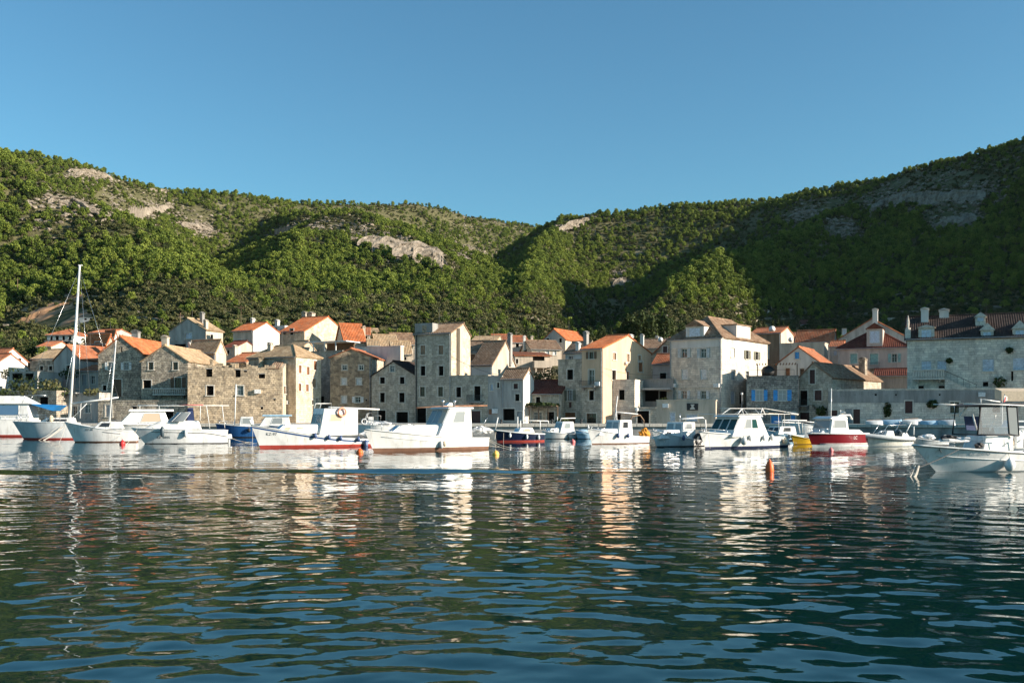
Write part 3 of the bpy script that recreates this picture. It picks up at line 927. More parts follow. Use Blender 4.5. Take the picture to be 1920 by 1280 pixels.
        if kind == 'k': pm.build('opening', MAT['painted_dark'], w)  # solid black sheet in the hole, interior darkness put into its colour
        elif kind in ('g', 'o'):
            pm.build('pane', MAT['pane_curtain' if 'c' in flags else ('pane_grey' if 'y' in flags else 'pane_dark')], w)
            sm = MB(); t_ = 0.05; mid = (a+b_)/2
            for (x0, x1, z0, z1) in ((a,a+t_,c,d),(b_-t_,b_,c,d),(a+t_,b_-t_,c,c+t_),(a+t_,b_-t_,d-t_,d),(mid-t_/2,mid+t_/2,c+t_,d-t_)):
                s.fbox(sm, face, x0, x1, 0.15, 0.199, z0, z1)
            s.fbox(sm, face, a+t_, mid-t_/2, 0.155, 0.195, c+(d-c)*0.6, c+(d-c)*0.6+0.035); s.fbox(sm, face, mid+t_/2, b_-t_, 0.155, 0.195, c+(d-c)*0.6, c+(d-c)*0.6+0.035)
            sm.build('sash', MAT['paint_white' if col in ('white','pale','sage','blue','green','grey') else 'paint_brown'], w)
        if kind in ('c', 'd'):
            mid = (a+b_)/2
            for (x0, x1) in ((a+0.01, mid-0.008), (mid+0.008, b_-0.01)):
                lm = MB(); s.leaf(lm, face, x0, x1, 0.10, 0.145, c+0.01, d-0.01, door)
                lm.build('door_leaf' if door else 'shutter', MAT['paint_'+col], w)
            pm.build('backing', MAT['painted_dark'], w)
        if kind == 'o':
            lw = (b_-a)*0.5
            for x0, x1 in ((a-sw-lw, a-sw+0.02), (b_+sw-0.02, b_+sw+lw)):
                lm = MB(); s.leaf(lm, face, x0, x1, -0.10, -0.06, c, d, False)
                lm.build('shutter', MAT['paint_'+col], w)
    def leaf(s, mb, face, x0, x1, r0, r1, z0, z1, door):
        t_ = 0.06
        s.fbox(mb, face, x0, x0+t_, r0, r1, z0, z1); s.fbox(mb, face, x1-t_, x1, r0, r1, z0, z1)
        zs = (z0, (z0+z1)/2-t_/2, z1-t_)
        for z in zs: s.fbox(mb, face, x0+t_, x1-t_, r0+0.002, r1-0.002, z, z+t_)
        n = max(3, int((z1-z0)/0.16))
        for k in range(n):
            za = z0+t_+(z1-z0-2*t_)*k/n
            s.fbox(mb, face, x0+t_, x1-t_, r0+0.012, r1-0.008, za+0.006, za+(z1-z0-2*t_)/n-0.012)
    def chimney(s, px, top, wp, d=0.5, mat='plaster_beige', depth=None):
        off = s.D*d
        cx = s.s_at(px, off); yc = (s.o+s.d*cx+s.n*off).y
        hw = wp*yc/F/2; zt = s.z_at(top, cx, off)
        zb = min(s.ze, zt-0.8)
        mb = MB(); hd = (depth or max(0.3, hw))
        mb.box(cx-hw, cx+hw, off-hd, off+hd, zb, zt-0.28)
        mb.box(cx-hw-0.08, cx+hw+0.08, off-hd-0.08, off+hd+0.08, zt-0.279, zt-0.18)
        for sx in (-1, 1):
            for sy in (-1, 1):
                mb.box(cx+sx*(hw-0.09)-0.07, cx+sx*(hw-0.09)+0.07, off+sy*(hd-0.09)-0.07, off+sy*(hd-0.09)+0.07, zt-0.179, zt-0.06)
        mb.prism([(cx-hw-0.1,off-hd-0.1,zt-0.059),(cx+hw+0.1,off-hd-0.1,zt-0.059),(cx,off-hd-0.1,zt+0.12)], (0, 2*hd+0.2, 0))
        mb.build('chimney', MAT[mat], s.roof_o or s.root)
    def balcony(s, px0, px1, top, bot, kind='stone', face='f', out=0.9):
        if face == 'f': x0, x1 = s.s_at(px0), s.s_at(px1); sx = (x0+x1)/2; z0, z1 = s.z_at(bot, sx), s.z_at(top, sx)
        mb = MB(); mb.box(x0, x1, -out, -0.003, z0, z0+0.16)
        for k in (0.15, 0.85):
            x = x0+(x1-x0)*k
            mb.prism([(x-0.12,-0.003,z0-0.004),(x-0.12,-out*0.8,z0-0.004),(x-0.12,-0.003,z0-0.5)], (0.24,0,0))
        bo = mb.build('balcony', MAT['surround' if kind == 'stone' else 'cement'], s.root)
        mr = MB(); m_ = MAT['surround' if kind == 'stone' else 'iron']
        t_ = 0.09 if kind == 'stone' else 0.025
        for (xa, ya, xb, yb) in ((x0+t_,-out+t_,x1-t_,-out+t_),(x0+t_,-out+t_,x0+t_,-0.05),(x1-t_,-out+t_,x1-t_,-0.05)):
            mr.tube([(xa,ya,z1),(xb,yb,z1)], t_, 6 if kind != 'stone' else 4)
        mr.build('handrail', m_, bo)
        n = max(4, int((x1-x0)/(0.28 if kind == 'stone' else 0.13)))
        # balusters of one front run share their mesh
        b1 = MB()
        if kind == 'stone': b1.lathe([(0.07,0.16),(0.05,0.24),(0.095,0.42),(0.05,(z1-z0)*0.8),(0.07,z1-z0-0.06)], n=6)
        else: b1.box(-0.012,0.012,-0.012,0.012,0.16,z1-z0)
        bm_ = b1.mesh('baluster', m_)
        for i in range(n+1):
            q_ = link_mesh('baluster', bm_, bo); q_.location = (x0+t_+(x1-x0-2*t_)*i/n, -out+t_, z0)
        return bo
    def extra(s, name, mb, mat, parent=None, smooth=False):
        return mb.build(name, MAT[mat], parent or s.root, smooth)
    def dormer(s, px0, px1, top, bot, face='f', off=0.3, wall='plaster_white', win=None, rmat='tile_brown', rise=0.45, depth=2.6, flat=False):
        """dormer box standing on the slope; its front at distance `off` behind the wall face"""
        if face == 'f':
            x0, x1 = s.s_at(px0, off), s.s_at(px1, off); sx = (x0+x1)/2; z0, z1 = s.z_at(bot, sx, off), s.z_at(top, sx, off)
            f = lambda x, r, z: (x, off+r, z)
        else:
            c = s.o + s.d*(s.W-off)
            def ta(px):
                u = (px-960)/F; return (u*c.y-c.x)/(s.n.x-u*s.n.y)
            x0, x1 = sorted((ta(px0), ta(px1))); yy = (c+s.n*((x0+x1)/2)).y
            z0, z1 = CZ-(bot-HPX)*yy/F-s.base, CZ-(top-HPX)*yy/F-s.base
            f = lambda x, r, z: (s.W-off-r, x, z)
        mb = MB()
        def bx(m2, xa, xb, ra, rb, za, zb):
            v = [f(xa,ra,za),f(xb,ra,za),f(xb,rb,za),f(xa,rb,za),f(xa,ra,zb),f(xb,ra,zb),f(xb,rb,zb),f(xa,rb,zb)]
            m2.add(v, [(0,3,2,1),(4,5,6,7),(0,1,5,4),(1,2,6,5),(2,3,7,6),(3,0,4,7)])
        bx(mb, x0, x1, 0, depth, z0-0.6, z1)
        do = mb.build('dormer', MAT[wall], s.roof_o or s.root)
        rm = MB(); xm = (x0+x1)/2
        if flat: bx(rm, x0-0.12, x1+0.12, -0.15, depth, z1+0.002, z1+0.14)
        else:
            rm.prism([f(x0-0.18,-0.18,z1+0.003), f(x1+0.18,-0.18,z1+0.003), f(xm,-0.18,z1+rise)], Vector(f(0,depth+0.2,0))-Vector(f(0,0,0)))
        rm.build('dormer_roof', MAT[rmat], do if s.roof_o is None else s.roof_o)
        # window
        if win:
            ww = (x1-x0)*0.30; za, zb = z0+(z1-z0)*0.22, z0+(z1-z0)*0.86
            wm = MB()
            bx(wm, xm-ww-0.09, xm-ww, -0.04, 0.03, za-0.09, zb+0.09); bx(wm, xm+ww, xm+ww+0.09, -0.04, 0.03, za-0.09, zb+0.09)
            bx(wm, xm-ww, xm+ww, -0.038, 0.03, zb, zb+0.09); bx(wm, xm-ww, xm+ww, -0.06, 0.03, za-0.09, za)
            wo = wm.build('window', MAT['surround'], s.root)
            for xa, xb in ((xm-ww, xm-0.01), (xm+0.01, xm+ww)):
                lm = MB(); bx(lm, xa, xb, -0.022, 0.02, za, zb); bx(lm, xa+0.05, xb-0.05, -0.03, -0.0225, za+0.06, zb-0.06)
                lm.build('shutter' if win != 'g' else 'pane', MAT['paint_'+win] if win != 'g' else MAT['pane_dark'], wo)
        return do
# ------------------------------------------------------------------ the village, left to right
H = House
# far left
H('white_house', 'white gabled house with rusty red roof at the far left edge', -95, -18, 148, 24, 690, 664, 'gs', xs=57, wall='plaster_white', rmat='tile_rust', side=[(38,674,4,4,'k.n.n')])
H('white_house', 'white gable with red roof just behind the white house at the left edge', -70, -5, 163, 24, 676, 654, 'gs', xs=52, wall='plaster_white', rmat='tile_rust')
H('stone_outbuilding', 'low grey stone building with flat terrace behind the white yacht', 56, 104, 150, 24, 678, None, 'flat', D=7, wall='rubble_grey', front=[(78,690,6,8,'k'),(95,690,6,8,'k')])
H('white_house', 'low house with long pale roof behind the grey stone outbuilding', 60, 112, 166, 24, 672, 655, 'gs', D=7, wall='plaster_white', rmat='tile_tan')
H('plaster_house', 'blue grey plaster gable behind the tall yacht mast', 101, 150, 146, 26, 674, 648, 'gf', D=9, wall='plaster_grey', rmat='tile_rust', front=[(128,690,7,10,'k')])
H('stone_house', 'shaded house with rust roof between the tall mast and stone gable', 143, 187, 142, 24, 695, 686, 'gs', D=6, wall='plaster_grey', rmat='tile_rust', front=[(158,712,9,20,'d.grey'),(174,712,8,16,'g.white'),(160,748,11,15,'k')])
h = H('terrace_house', 'pale blue ground floor with white doors below the shaded terrace', 106, 186, 134.5, 14, 738, None, 'flat', D=4, wall='plaster_grey', front=[(118,752,18,14,'k.n.n'),(140,770,9,18,'g.white'),(164,766,10,16,'g.white.y')])
h.balcony(108, 150, 729, 738, 'iron')
H('terrace_house', 'dark covered terrace with posts behind the white yacht', 18, 70, 140, 16, 698, None, 'flat', D=5, wall='plaster_grey', front=[(32,706,20,12,'k.n.n'),(55,706,16,12,'k.n.n')])
H('terrace_house', 'low rubble terrace wall with dark openings behind the yacht cabin', 0, 106, 134, 14, 734, None, 'flat', D=3, wall='rubble_grey', front=[(82,752,16,16,'k.n.n'),(56,752,12,14,'k.n.n'),(28,750,12,12,'k.n.n')])
v = H('hillside_villa', 'white two storey villa with orange roof on the slope left', 88, 139, 212, 8, 628, 619, 'hip', D=7, wall='plaster_white', rmat='tile_rust', front=[(96,634,5,8,'k.n.n'),(107,634,6,8,'k.n.n'),(119,634,5,8,'k.n.n'),(131,634,5,8,'k.n.n'),(100,645,8,8,'k.n.n'),(122,645,10,8,'k.n.n')])
v.balcony(88, 137, 637, 641, 'iron')
H('hillside_house', 'grey flat fronted house right of the orange roofed villa', 166, 206, 205, 18, 624, 618, 'gs', D=7, wall='plaster_grey', rmat='tile_rust', front=[(176,630,5,6,'k.n.n'),(190,630,5,6,'k.n.n')])
H('hillside_house', 'small house with white gable left of the orange stone gable roof', 196, 214, 196, 24, 632, 620, 'gs', xs=220, wall='plaster_white', rmat='tile_rust')
H('stone_house', 'shaded stone house with orange roof behind the left stone gable', 160, 200, 154, 24, 645, 628, 'gs', xs=214, wall='rubble_grey', rmat='tile_orange', front=[(183,645,9,8,'k')])
# two stone gables
h = H('stone_house', 'grey stone gable house with bright orange roof, leftmost of the waterfront', 184, 267, 136.6, 3, 664, 631, 'gf', D=14, wall='rubble_grey', rmat='tile_orange',
      front=[(207,686,8,14,'o.white.y'),(237,686,8,14,'o.white.y'),(220,727,16,32,'d.brown'),(228,655,3,10,'k.n.n'),(196,727,7,10,'k')], chim=[(255,620,12,0.75,'cement')])
h = H('stone_house', 'grey stone gable house with stone balcony and chimney on its peak', 265, 352, 134.4, 3, 677, 648, 'gf', D=13, wall='rubble_grey', rmat='tile_tan',
      front=[(283,686,9,14,'g.brown'),(329,686,9,14,'g.brown'),(276,720,15,15,'k'),(334,719,12,22,'o.brown.D')], chim=[(310,630,11,0.06,'plaster_beige')])
h.balcony(291, 352, 729, 741, 'stone')
H('quay_terrace', 'rough stone terrace wall under the two stone gables', 184, 352, 131.2, 4, 752, None, 'flat', D=3, wall='rubble_grey', cat='wall', front=[(204,770,12,22,'c.grey'),(252,768,9,12,'k.n.n'),(318,775,14,20,'k.n.n')])
# ruin
h = H('ruined_house', 'roofless ruined stone house with empty window holes', 352, 530, 129.5, -7, 692, 668, 'ruin', xs=552, wall='stone_warm', right='stone_pale',
      front=[(392,699,12,15,'k.n.n'),(446,700,10,14,'k.n.n'),(394,732,13,18,'k'),(450,732,13,18,'g.grey.y'),(491,705,12,8,'k.n.n'),(491,765,5,5,'k.n.n'),(515,749,4,3,'k.n.n'),(460,696,6,3,'k.n.n')],
      side=[(544,704,4,12,'k.n.n'),(534,731,4,14,'c.brown'),(543,737,5,24,'d.wood')])
mb = MB()
for k in range(26):     # broken top courses
    x = h.W*(k+0.5)/26; hh = 0.15+0.55*abs(math.sin(k*1.7)*math.sin(k*0.6+1))
    mb.box(x-h.W/52+0.01, x+h.W/52-0.01, 0.0, 0.5, h.ze-0.002, h.ze+hh)
h.extra('broken_coping', mb, 'stone_warm')
mb = MB()
for k in range(4): mb.box(h.W*(0.2+0.08*k), h.W*(0.2+0.08*k)+1.0, 0.6, 1.0, h.ze+0.1, h.ze+0.5+0.3*(k % 2))
h.extra('rubble_heap', mb, 'stone_warm')
mb = MB(); xg = h.W
mb.prism([(xg-0.5,0,h.ze),(xg-0.5,h.D*0.5,h.ze+1.9),(xg-0.5,h.D,h.ze)], (0.498,0,0))
h.extra('gable_wall', mb, 'stone_pale')
mb = MB(); roof_slope(mb, (h.W-2.0,-0.1,h.ze+0.12), (h.W-0.4,-0.1,h.ze+0.12), (h.W-0.4,h.D*0.45,h.ze+1.8), (h.W-1.2,h.D*0.45,h.ze+1.8))
h.extra('roof_remnant', mb, 'tile_brown')
for (cx, ww, top) in ((490, 5, 676),(397,3,682)): h.chimney(cx, top-8, ww*1.6, 0.4, 'stone_warm')
# behind the ruin
H('stone_house', 'grey plaster gable house standing high behind the two stone gables', 317, 386, 172, 24, 620, 597, 'gf', xs=418, wall='plaster_grey', right='plaster_beige', rmat='tile_tan',
  front=[(354,629,12,11,'c.pale')], side=[(397,632,5,10,'k')], chim=[(379,586,6,0.5,'cement'),(386,600,6,0.1,'plaster_beige')])
H('stone_house', 'low house with long tan roof above the ruin, lower left roof', 352, 404, 150, 22, 661, 638, 'gs', xs=424, wall='plaster_beige', rmat='tile_tan', chim=[(357,643,4,0.4,'plaster_white')], side=[(414,655,5,12,'c.white')])
H('flat_roof_house', 'pale flat roofed terrace beneath the high grey gable', 318, 358, 158, 20, 640, None, 'flat', D=6, wall='plaster_grey', front=[(338,649,22,8,'k.n.n')])
H('stone_house', 'small stone house with rust brown roof above the ruin', 424, 462, 151, 24, 679, 662, 'gs', D=8, wall='stone_warm', rmat='tile_rust', chim=[(441,648,5,0.45,'plaster_beige')])
H('tall_house', 'beige house with orange roof and blank white side wall', 437, 475, 165, 28, 620, 605, 'gs', xs=524, wall='plaster_beige', right='plaster_white', rmat='tile_orange', front=[(449,645,8,16,'k')], chim=[(474,597,5,0.5,'plaster_white')])
H('stone_house', 'hip roofed stone house with sunlit side full of brown windows', 466, 555, 138.6, 27, 670, 649, 'hip', xs=602, wall='stone_grey', right='stone_pale', rmat='tile_tan',
  side=[(562.5,692,5,15,'c.wood'),(577.5,695,5,15,'c.wood'),(591,685,6,17,'c.wood'),(562,726,5,14,'c.wood'),(576,727,5,13,'c.wood'),(589,718,7,16,'c.tan'),(586,754,3,8,'k'),(594,751,3,10,'k')], chim=[(507,643,8,0.3,'plaster_beige')])
H('stone_house', 'tan roofed house rising behind the hip roofed stone house', 530, 556, 154, 27, 664, 640, 'gs', xs=600, wall='stone_pale', rmat='tile_tan')
H('gable_house', 'large pale gable house with orange roof and twin chimneys', 524, 571, 173, 26, 622, 594, 'gs', xs=656, wall='stone_pale', rmat='tile_orange', front=[(547,622,6,11,'k'),(533,624,5,5,'k.n.n')],
  side=[(637,634,6,12,'g.white.y')], chim=[(572,585,9,0.7,'stone_grey'),(584,586,10,0.75,'stone_grey')])
h = H('flat_roof_house', 'grey stone house with white framed roof terrace between hip roof and brown gable', 584, 642, 151, 24, 659, None, 'flat', D=7, wall='stone_grey', front=[(604,750,7,14,'k.n.n')])
mb = MB(); x0, x1 = h.s_at(571), h.s_at(648); zt = h.z_at(640, 1)
mb.box(x0, x1, 0.1, 4.0, zt-0.12, zt+0.02)
for x in (h.s_at(586), h.s_at(607), h.s_at(628)): mb.box(x-0.07, x+0.07, 0.15, 0.29, h.ze+0.14, zt-0.12)
h.extra('pergola', mb, 'paint_white')
mb = MB(); mb.box(h.s_at(590), h.W-0.1, 3.2, 3.5, h.ze+0.14, zt-0.121); h.extra('terrace_back_wall', mb, 'paint_brown')
H('orange_roof_house', 'house whose bright orange roof slope faces the sun behind brown gable', 646, 686, 168, -22, 640, 609, 'gs', D=7, wall='plaster_beige', rmat='tile_orange', chim=[(682,612,5,0.4,'plaster_beige')])
H('white_cottage', 'tiny white house with low roof below the pine slope', 690, 713, 235, -20, 626, 617, 'gs', D=6, wall='plaster_white', rmat='tile_tan')
H('beige_house', 'tan roofed house just left of the tower, lower of two', 706, 748, 178, -16, 650, 629, 'gs', D=8, wall='plaster_beige', rmat='tile_tan', front=[(718,656,8,8,'k'),(738,656,5,7,'c.wood')])
H('beige_house', 'brown roofed house touching the tower on its left, upper of two', 738, 779, 190, -16, 646, 626, 'gs', D=8, wall='plaster_beige', rmat='tile_brown', front=[(760,651,5,6,'k'),(772,651,4,5,'k')])
H('beige_house', 'house with sunlit tan roof and arched cornice beside the tower', 736, 772, 166, -12, 664, 641, 'gs', D=6, wall='plaster_beige', rmat='tile_tan', front=[(760,672,4,6,'k.n.n')])
H('plaster_house', 'blank white plaster house behind the brown stone gable', 664, 751, 150, 26, 651, None, 'flat', xs=757, wall='plaster_white', right='plaster_beige')
# middle of the waterfront
h = H('stone_house', 'brown rubble stone gable house with white shutters', 619, 697, 140, 5, 670, 654, 'gf', xs=722, wall='rubble_brown', right='stone_grey', rmat='tile_rust',
  front=[(646,689,8,9,'g.white'),(677,689,8,9,'g.white'),(645,715,9,12,'c.white'),(673,715,9,12,'c.white'),(645,749,9,13,'c.white'),(671,749,9,11,'o.white'),(687,750,3,3,'k.n.n')])
mb = MB(); x = h.s_at(694); mb.tube([(x,-0.08,0.2),(x,-0.08,h.ze)], 0.06, 6); h.extra('downpipe', mb, 'paint_grey')
h = H('stone_house', 'grey stone gable house with two dark garage doors left of the tower', 697, 779, 138.5, 22, 704, 678, 'gf', D=9, wall='stone_grey', rmat='tile_dark',
  front=[(735.5,691,8,12,'g.white.y'),(717,713,9,12,'k'),(754,713,9,13,'k'),(717,745,9,18,'k'),(753.5,745,10,18,'k'),(716,784,14,30,'k'),(754,783,22,22,'k')])
t_ = H('stone_tower_house', 'tall grey stone tower house with ruined tile roof', 778, 846, 135.3, 24, 625, 607, 'gs', xs=882, rp=0.62, wall='stone_grey', right='stone_pale', rmat='tile_brown',
  front=[(793,656,9,17,'c.tan'),(827,656,9,17,'c.tan'),(793,695,9,18,'k'),(827,695,9,18,'k'),(792,734,9,18,'g.brown'),(826,734,9,18,'g.brown'),(790,783,18,36,'k'),(826,783,10,30,'k')])
mb = MB(); x0, x1 = 0.0, t_.s_at(811); z1 = t_.z_at(606, 1)
mb.box(x0-0.004, x1, -0.03, 1.6, t_.ze+0.0, z1); ao = t_.extra('attic_block', mb, 'cement')
mb = MB(); mb.box(t_.s_at(792), t_.s_at(800), -0.05, -0.032, t_.ze+0.2, z1-0.3); t_.extra('bricked_window', mb, 'rubble_brown', ao)
mb = MB(); x = t_.s_at(781); mb.tube([(x,-0.10,0.3),(x,-0.10,t_.ze)], 0.075, 6); t_.extra('downpipe', mb, 'iron')
mb = MB(); mb.box(t_.W+0.003, t_.W+0.5, 1.6, 2.4, t_.ze*0.55, t_.ze+0.7); t_.extra('flue', mb, 'plaster_beige')
w_ = H('stone_wing', 'lower stone wing of the tower with iron balcony and arched doors', 846.5, 915, (t_.o+t_.d*t_.W).y-0.05, 24, 705, None, 'flat', D=6, wall='stone_grey',
  front=[(860,735,9,19,'k'),(895,737,12,27,'k.brown.D'),(891,785,20,30,'d.darkred'),(862,783,14,24,'k')])
w_.balcony(880, 908, 741, 755, 'iron')
k_ = H('plaster_house', 'narrow blue grey plaster front between stone wing and small brown roof', 915.3, 941, (w_.o+w_.d*w_.W).y-0.06, 24, 706, None, 'flat', D=6, wall='plaster_grey', front=[(922,726,5,12,'c.pale'),(934,722,4,10,'k')])
z = k_.z_at(772, 0.4)
k_.extra('shop_sign', MB().box(k_.s_at(917), k_.s_at(922), -0.08, -0.01, z-0.3, z+0.35), 'paint_wood')
k_.extra('meter_box', MB().box(k_.s_at(924.5), k_.s_at(934), -0.35, -0.01, z-0.2, z+0.4), 'paint_white')
H('tan_roof_house', 'house with big tan tile roof right of the tower', 884, 923, 149, 27, 684, 640, 'gs', xs=967, wall='plaster_white', right='plaster_beige', rmat='tile_brown', rp=0.55, chim=[(956,625,7,0.75,'cement')])
H('tan_roof_house', 'narrow pink beige house squeezed between tower and big tan roof', 869, 902, 153, 24, 660, 640, 'gs', D=6, wall='plaster_pink', rmat='tile_brown', front=[(886,670,10,12,'c.wood')])
h = H('plaster_house', 'small grey plaster house with brown roof right of the stone wing', 941.3, 981, (k_.o+k_.d*k_.W).y-0.05, 24, 710, 692, 'gs', xs=1001, wall='plaster_grey', right='plaster_white', rmat='tile_brown',
  front=[(967,724,8,10,'c.darkred'),(970,745,8,13,'k'),(954,777,22,22,'k'),(974,780,10,18,'d.grey')])
h = H('stone_cottage', 'low stone cottage with dark red roof and vine pergola', 982, 1052, 131.5, 16, 738, 714, 'gs', D=8, wall='stone_grey', rmat='tile_darkred',
  front=[(987,749,7,10,'c.white'),(1009,750,8,12,'k'),(985,779,10,16,'g.white.y'),(1008,780,16,16,'g.white.y'),(1032,780,14,16,'k')])
mb = MB(); z = h.z_at(763, 2)
for k in range(5): mb.box(h.W*k/4.05, h.W*k/4.05+0.14, -2.2, -2.06, 0, z)
mb.box(0, h.W, -2.25, -2.0, z+0.002, z+0.12)
for k in range(9): mb.box(h.W*k/8.3, h.W*k/8.3+0.08, -2.3, 0, z+0.122, z+0.2)
po = h.extra('pergola', mb, 'timber')
mb = MB(); leaf_cloud(mb, np.random.default_rng(4), (h.W*0.5, -1.2, z+0.25), (h.W*0.52, 1.2, 0.3), 420, 0.2)
vo_ = mb.build('vine', M_DARKLEAF, h.root)
H('beige_house', 'beige house with brown roof behind the dark red roofed cottage', 996, 1053, 185, -14, 655, 640, 'gs', D=8, wall='plaster_beige', rmat='tile_brown', front=[(1010,663,6,9,'c.white'),(1026,663,7,10,'c.white'),(1040,662,6,7,'c.white')], left=[(985,658,6,8,'k')], chim=[(983,630,4,0.5,'plaster_white'),(997,630,4,0.6,'plaster_beige')])
H('beige_house', 'house with rust roof edge above the balcony block, behind big tan roof', 956, 993, 200, -14, 642, 631, 'gs', D=7, wall='plaster_pink', rmat='tile_rust', front=[(970,647,6,8,'k')])
h = H('balcony_house', 'beige house with cantilevered balcony block on columns behind cottage', 966, 1032, 166, -12, 667, 659, 'shed', D=6, wall='plaster_beige', rmat='tile_rust', front=[(969,677,5,9,'k'),(1010,672,22,8,'k.n.n')])
mb = MB(); x0, x1 = h.s_at(998), h.s_at(1031); zb, zt = h.z_at(690, 3), h.z_at(677, 3)
mb.box(x0, x1, -1.6, -0.005, zb, zt)
for x in (x0+0.2, (x0+x1)/2, x1-0.4): mb.box(x, x+0.2, -1.5, -1.3, 0, zb-0.002)
h.extra('balcony', mb, 'plaster_beige')
H('gable_house', 'grey gable house with bright orange roof behind cream house', 1017, 1060, 195, 30, 637, 617, 'gf', xs=1104, wall='plaster_grey', right='plaster_beige', rmat='tile_orange', front=[(1027,638,5,8,'k'),(1051,638,5,8,'k')])
# cream house and its stone half
c_ = H('cream_house', 'cream plastered house with orange roof and sunlit gable side', 1091, 1130, 130.2, 36, 654, 629, 'gs', xs=1221, wall='plaster_cream', rmat='tile_orange', rp=0.5,
  front=[(1109,666,8,13,'o.brown'),(1109,707,10,28,'g.white.D'),(1109,741,9,18,'k'),(1109,786,18,22,'g.brown')],
  side=[(1152,668,6,13,'c.tan'),(1177.5,671,5,15,'c.tan'),(1199,672,5,12,'c.tan'),(1201,687,8,20,'c.wood'),(1151,703,7,18,'k'),(1177,704,5,15,'k')], chim=[(1099,622,7,0.2,'cement'),(1183,628,5,0.6,'plaster_white')])
mb = MB(); z = c_.z_at(724, 1)
wall_face(mb, [(-0.01,0),(c_.W+0.01,0),(c_.W+0.01,z),(-0.01,z)], [o_ for f_, o_, st_ in c_.wins if f_ == 'f' and o_[3] < z], lambda x, zz, r: (x, -0.03+r, zz), 0.05)
c_.extra('stone_facing', mb, 'stone_grey')
c_.balcony(1091, 1120, 714, 726, 'iron', out=0.7)
s_ = H('stone_house', 'grey stone half house joined left of the cream house', 1046.5, 1090.7, 132.6, 33, 675, None, 'flat', D=7, wall='stone_grey',
  front=[(1069,702,11,19,'k'),(1069,741,9,19,'o.olive.c'),(1069,784,20,22,'d.wood')])
s_.extra('banner', MB().box(s_.s_at(1067.5), s_.s_at(1071.5), -0.06, -0.02, s_.z_at(764, 1), s_.z_at(754, 1)), 'paint_darkred')
H('plaster_house', 'small white rooftop house with grey tile roof left of cream gable', 1060, 1094, 147, 33, 661, 641, 'gs', D=5, wall='plaster_white', rmat='tile_brown', front=[(1070,671,8,7,'g.white')], chim=[(1084,642,7,0.1,'plaster_white')])
H('stone_house', 'low pale stone house with one dark window right of cream house', 1145, 1190, 130.5, 18, 713, None, 'flat', D=6, wall='stone_white', front=[(1166,740,10,19,'k'),(1160,784,8,16,'k.n.n')])
h = H('recessed_house', 'dark shaded recess with canopy between stone house and white house', 1189, 1262, 136, 20, 712, None, 'flat', D=5, wall='cement', front=[(1222,742,26,20,'k.n.n'),(1243,742,14,18,'k.n.n'),(1200,735,6,10,'k.n.n')])
h.extra('canopy', MB().box(h.s_at(1208), h.W, -2.0, -0.004, h.z_at(731, 3), h.z_at(728, 3)), 'paint_grey')
h = H('stone_gateway', 'low stone wall with arched dark gateway beside the white house', 1190.3, 1232, 128.0, 10, 765, None, 'flat', D=2, wall='stone_grey', cat='wall', front=[(1206,783,22,26,'k')])
H('stone_house', 'pink stone house with orange roof left of the white house', 1224, 1268, 149, 24, 682, 664, 'gs', D=6, wall='plaster_pink', rmat='tile_rust', front=[(1243,706,12,14,'k')])
H('stone_house', 'pale stone gable with red window behind the white house', 1218, 1292, 158, 24, 668, 634, 'gf', D=8, wall='stone_warm', rmat='tile_rust', front=[(1247,655,8,12,'c.darkred')])
H('tan_roof_house', 'grey tiled house with white chimney behind the cream gable', 1196, 1245, 172, 20, 653, 636, 'gs', D=8, wall='plaster_beige', rmat='tile_brown', chim=[(1204,627,6,0.1,'plaster_white'),(1232,630,5,0.6,'plaster_white')])
# white house with dormers
q_ = H('white_stone_house', 'large white stone house with tile hip roof and dormers', 1256, 1352.5, 135, 38, 635, 599, 'hip', xs=1439, wall='stone_white', right='stone_white', rmat='tile_brown', oh=0.3,
  front=[(1283,662,10,17,'o.sage'),(1319,662,10,17,'o.sage'),(1284,701,12,20,'c.white'),(1319,701,12,20,'c.white'),(1283,740,9,15,'o.white'),(1319,740,9,15,'o.white')],
  side=[(1374,661,7,17,'c.white'),(1401,665,5,16,'o.olive'),(1419,667,5,15,'o.olive'),(1374,702,7,19,'c.grey'),(1401,703,6,14,'g.white'),(1374,745,8,24,'d.pale'),(1390,746,8,22,'k')])
q_.dormer(1286, 1320, 612, 635, 'f', -0.02, 'plaster_white', 'pale', 'tile_brown', flat=False, rise=0.9, depth=4.2)
q_.dormer(1381, 1407, 611, 638, 'r', -0.02, 'plaster_white', 'white', 'tile_brown', flat=True, depth=5.6)
q_.extra('plaster_band', MB().box(0.0, q_.W, -0.025, -0.003, q_.ze-1.15, q_.ze-0.16), 'plaster_white')
mb = MB(); z = q_.z_at(727, 3); mb.box(-0.05, q_.W+0.05, -0.09, -0.003, z, z+0.12); q_.extra('string_course', mb, 'surround')
mb = MB(); mb.box(-0.3, q_.W+0.3, -0.3, -0.003, q_.ze-0.14, q_.ze-0.02); q_.extra('cornice', mb, 'surround')
for px in (1264, 1345):
    x = q_.s_at(px); z = q_.z_at(726, x); q_.extra('air_conditioner', MB().box(x-0.4, x+0.4, -0.42, -0.1, z, z+0.5), 'paint_white')
mb = MB(); x = 0.12; mb.tube([(x,-0.1,0.2),(x,-0.1,q_.ze-0.2)], 0.06, 6); x = q_.W-0.1; mb.tube([(x,-0.1,0.2),(x,-0.1,q_.ze-0.2)], 0.05, 6); q_.extra('downpipe', mb, 'paint_grey')
h = H('terrace_wall', 'plain plaster terrace wall with dark emblem sign below white house', 1231, 1342, 127.5, 14, 751, None, 'flat', D=4, wall='plaster_beige', cat='wall', front=[(1261,781,9,16,'c.pale'),(1297,783,20,12,'c.pale')])
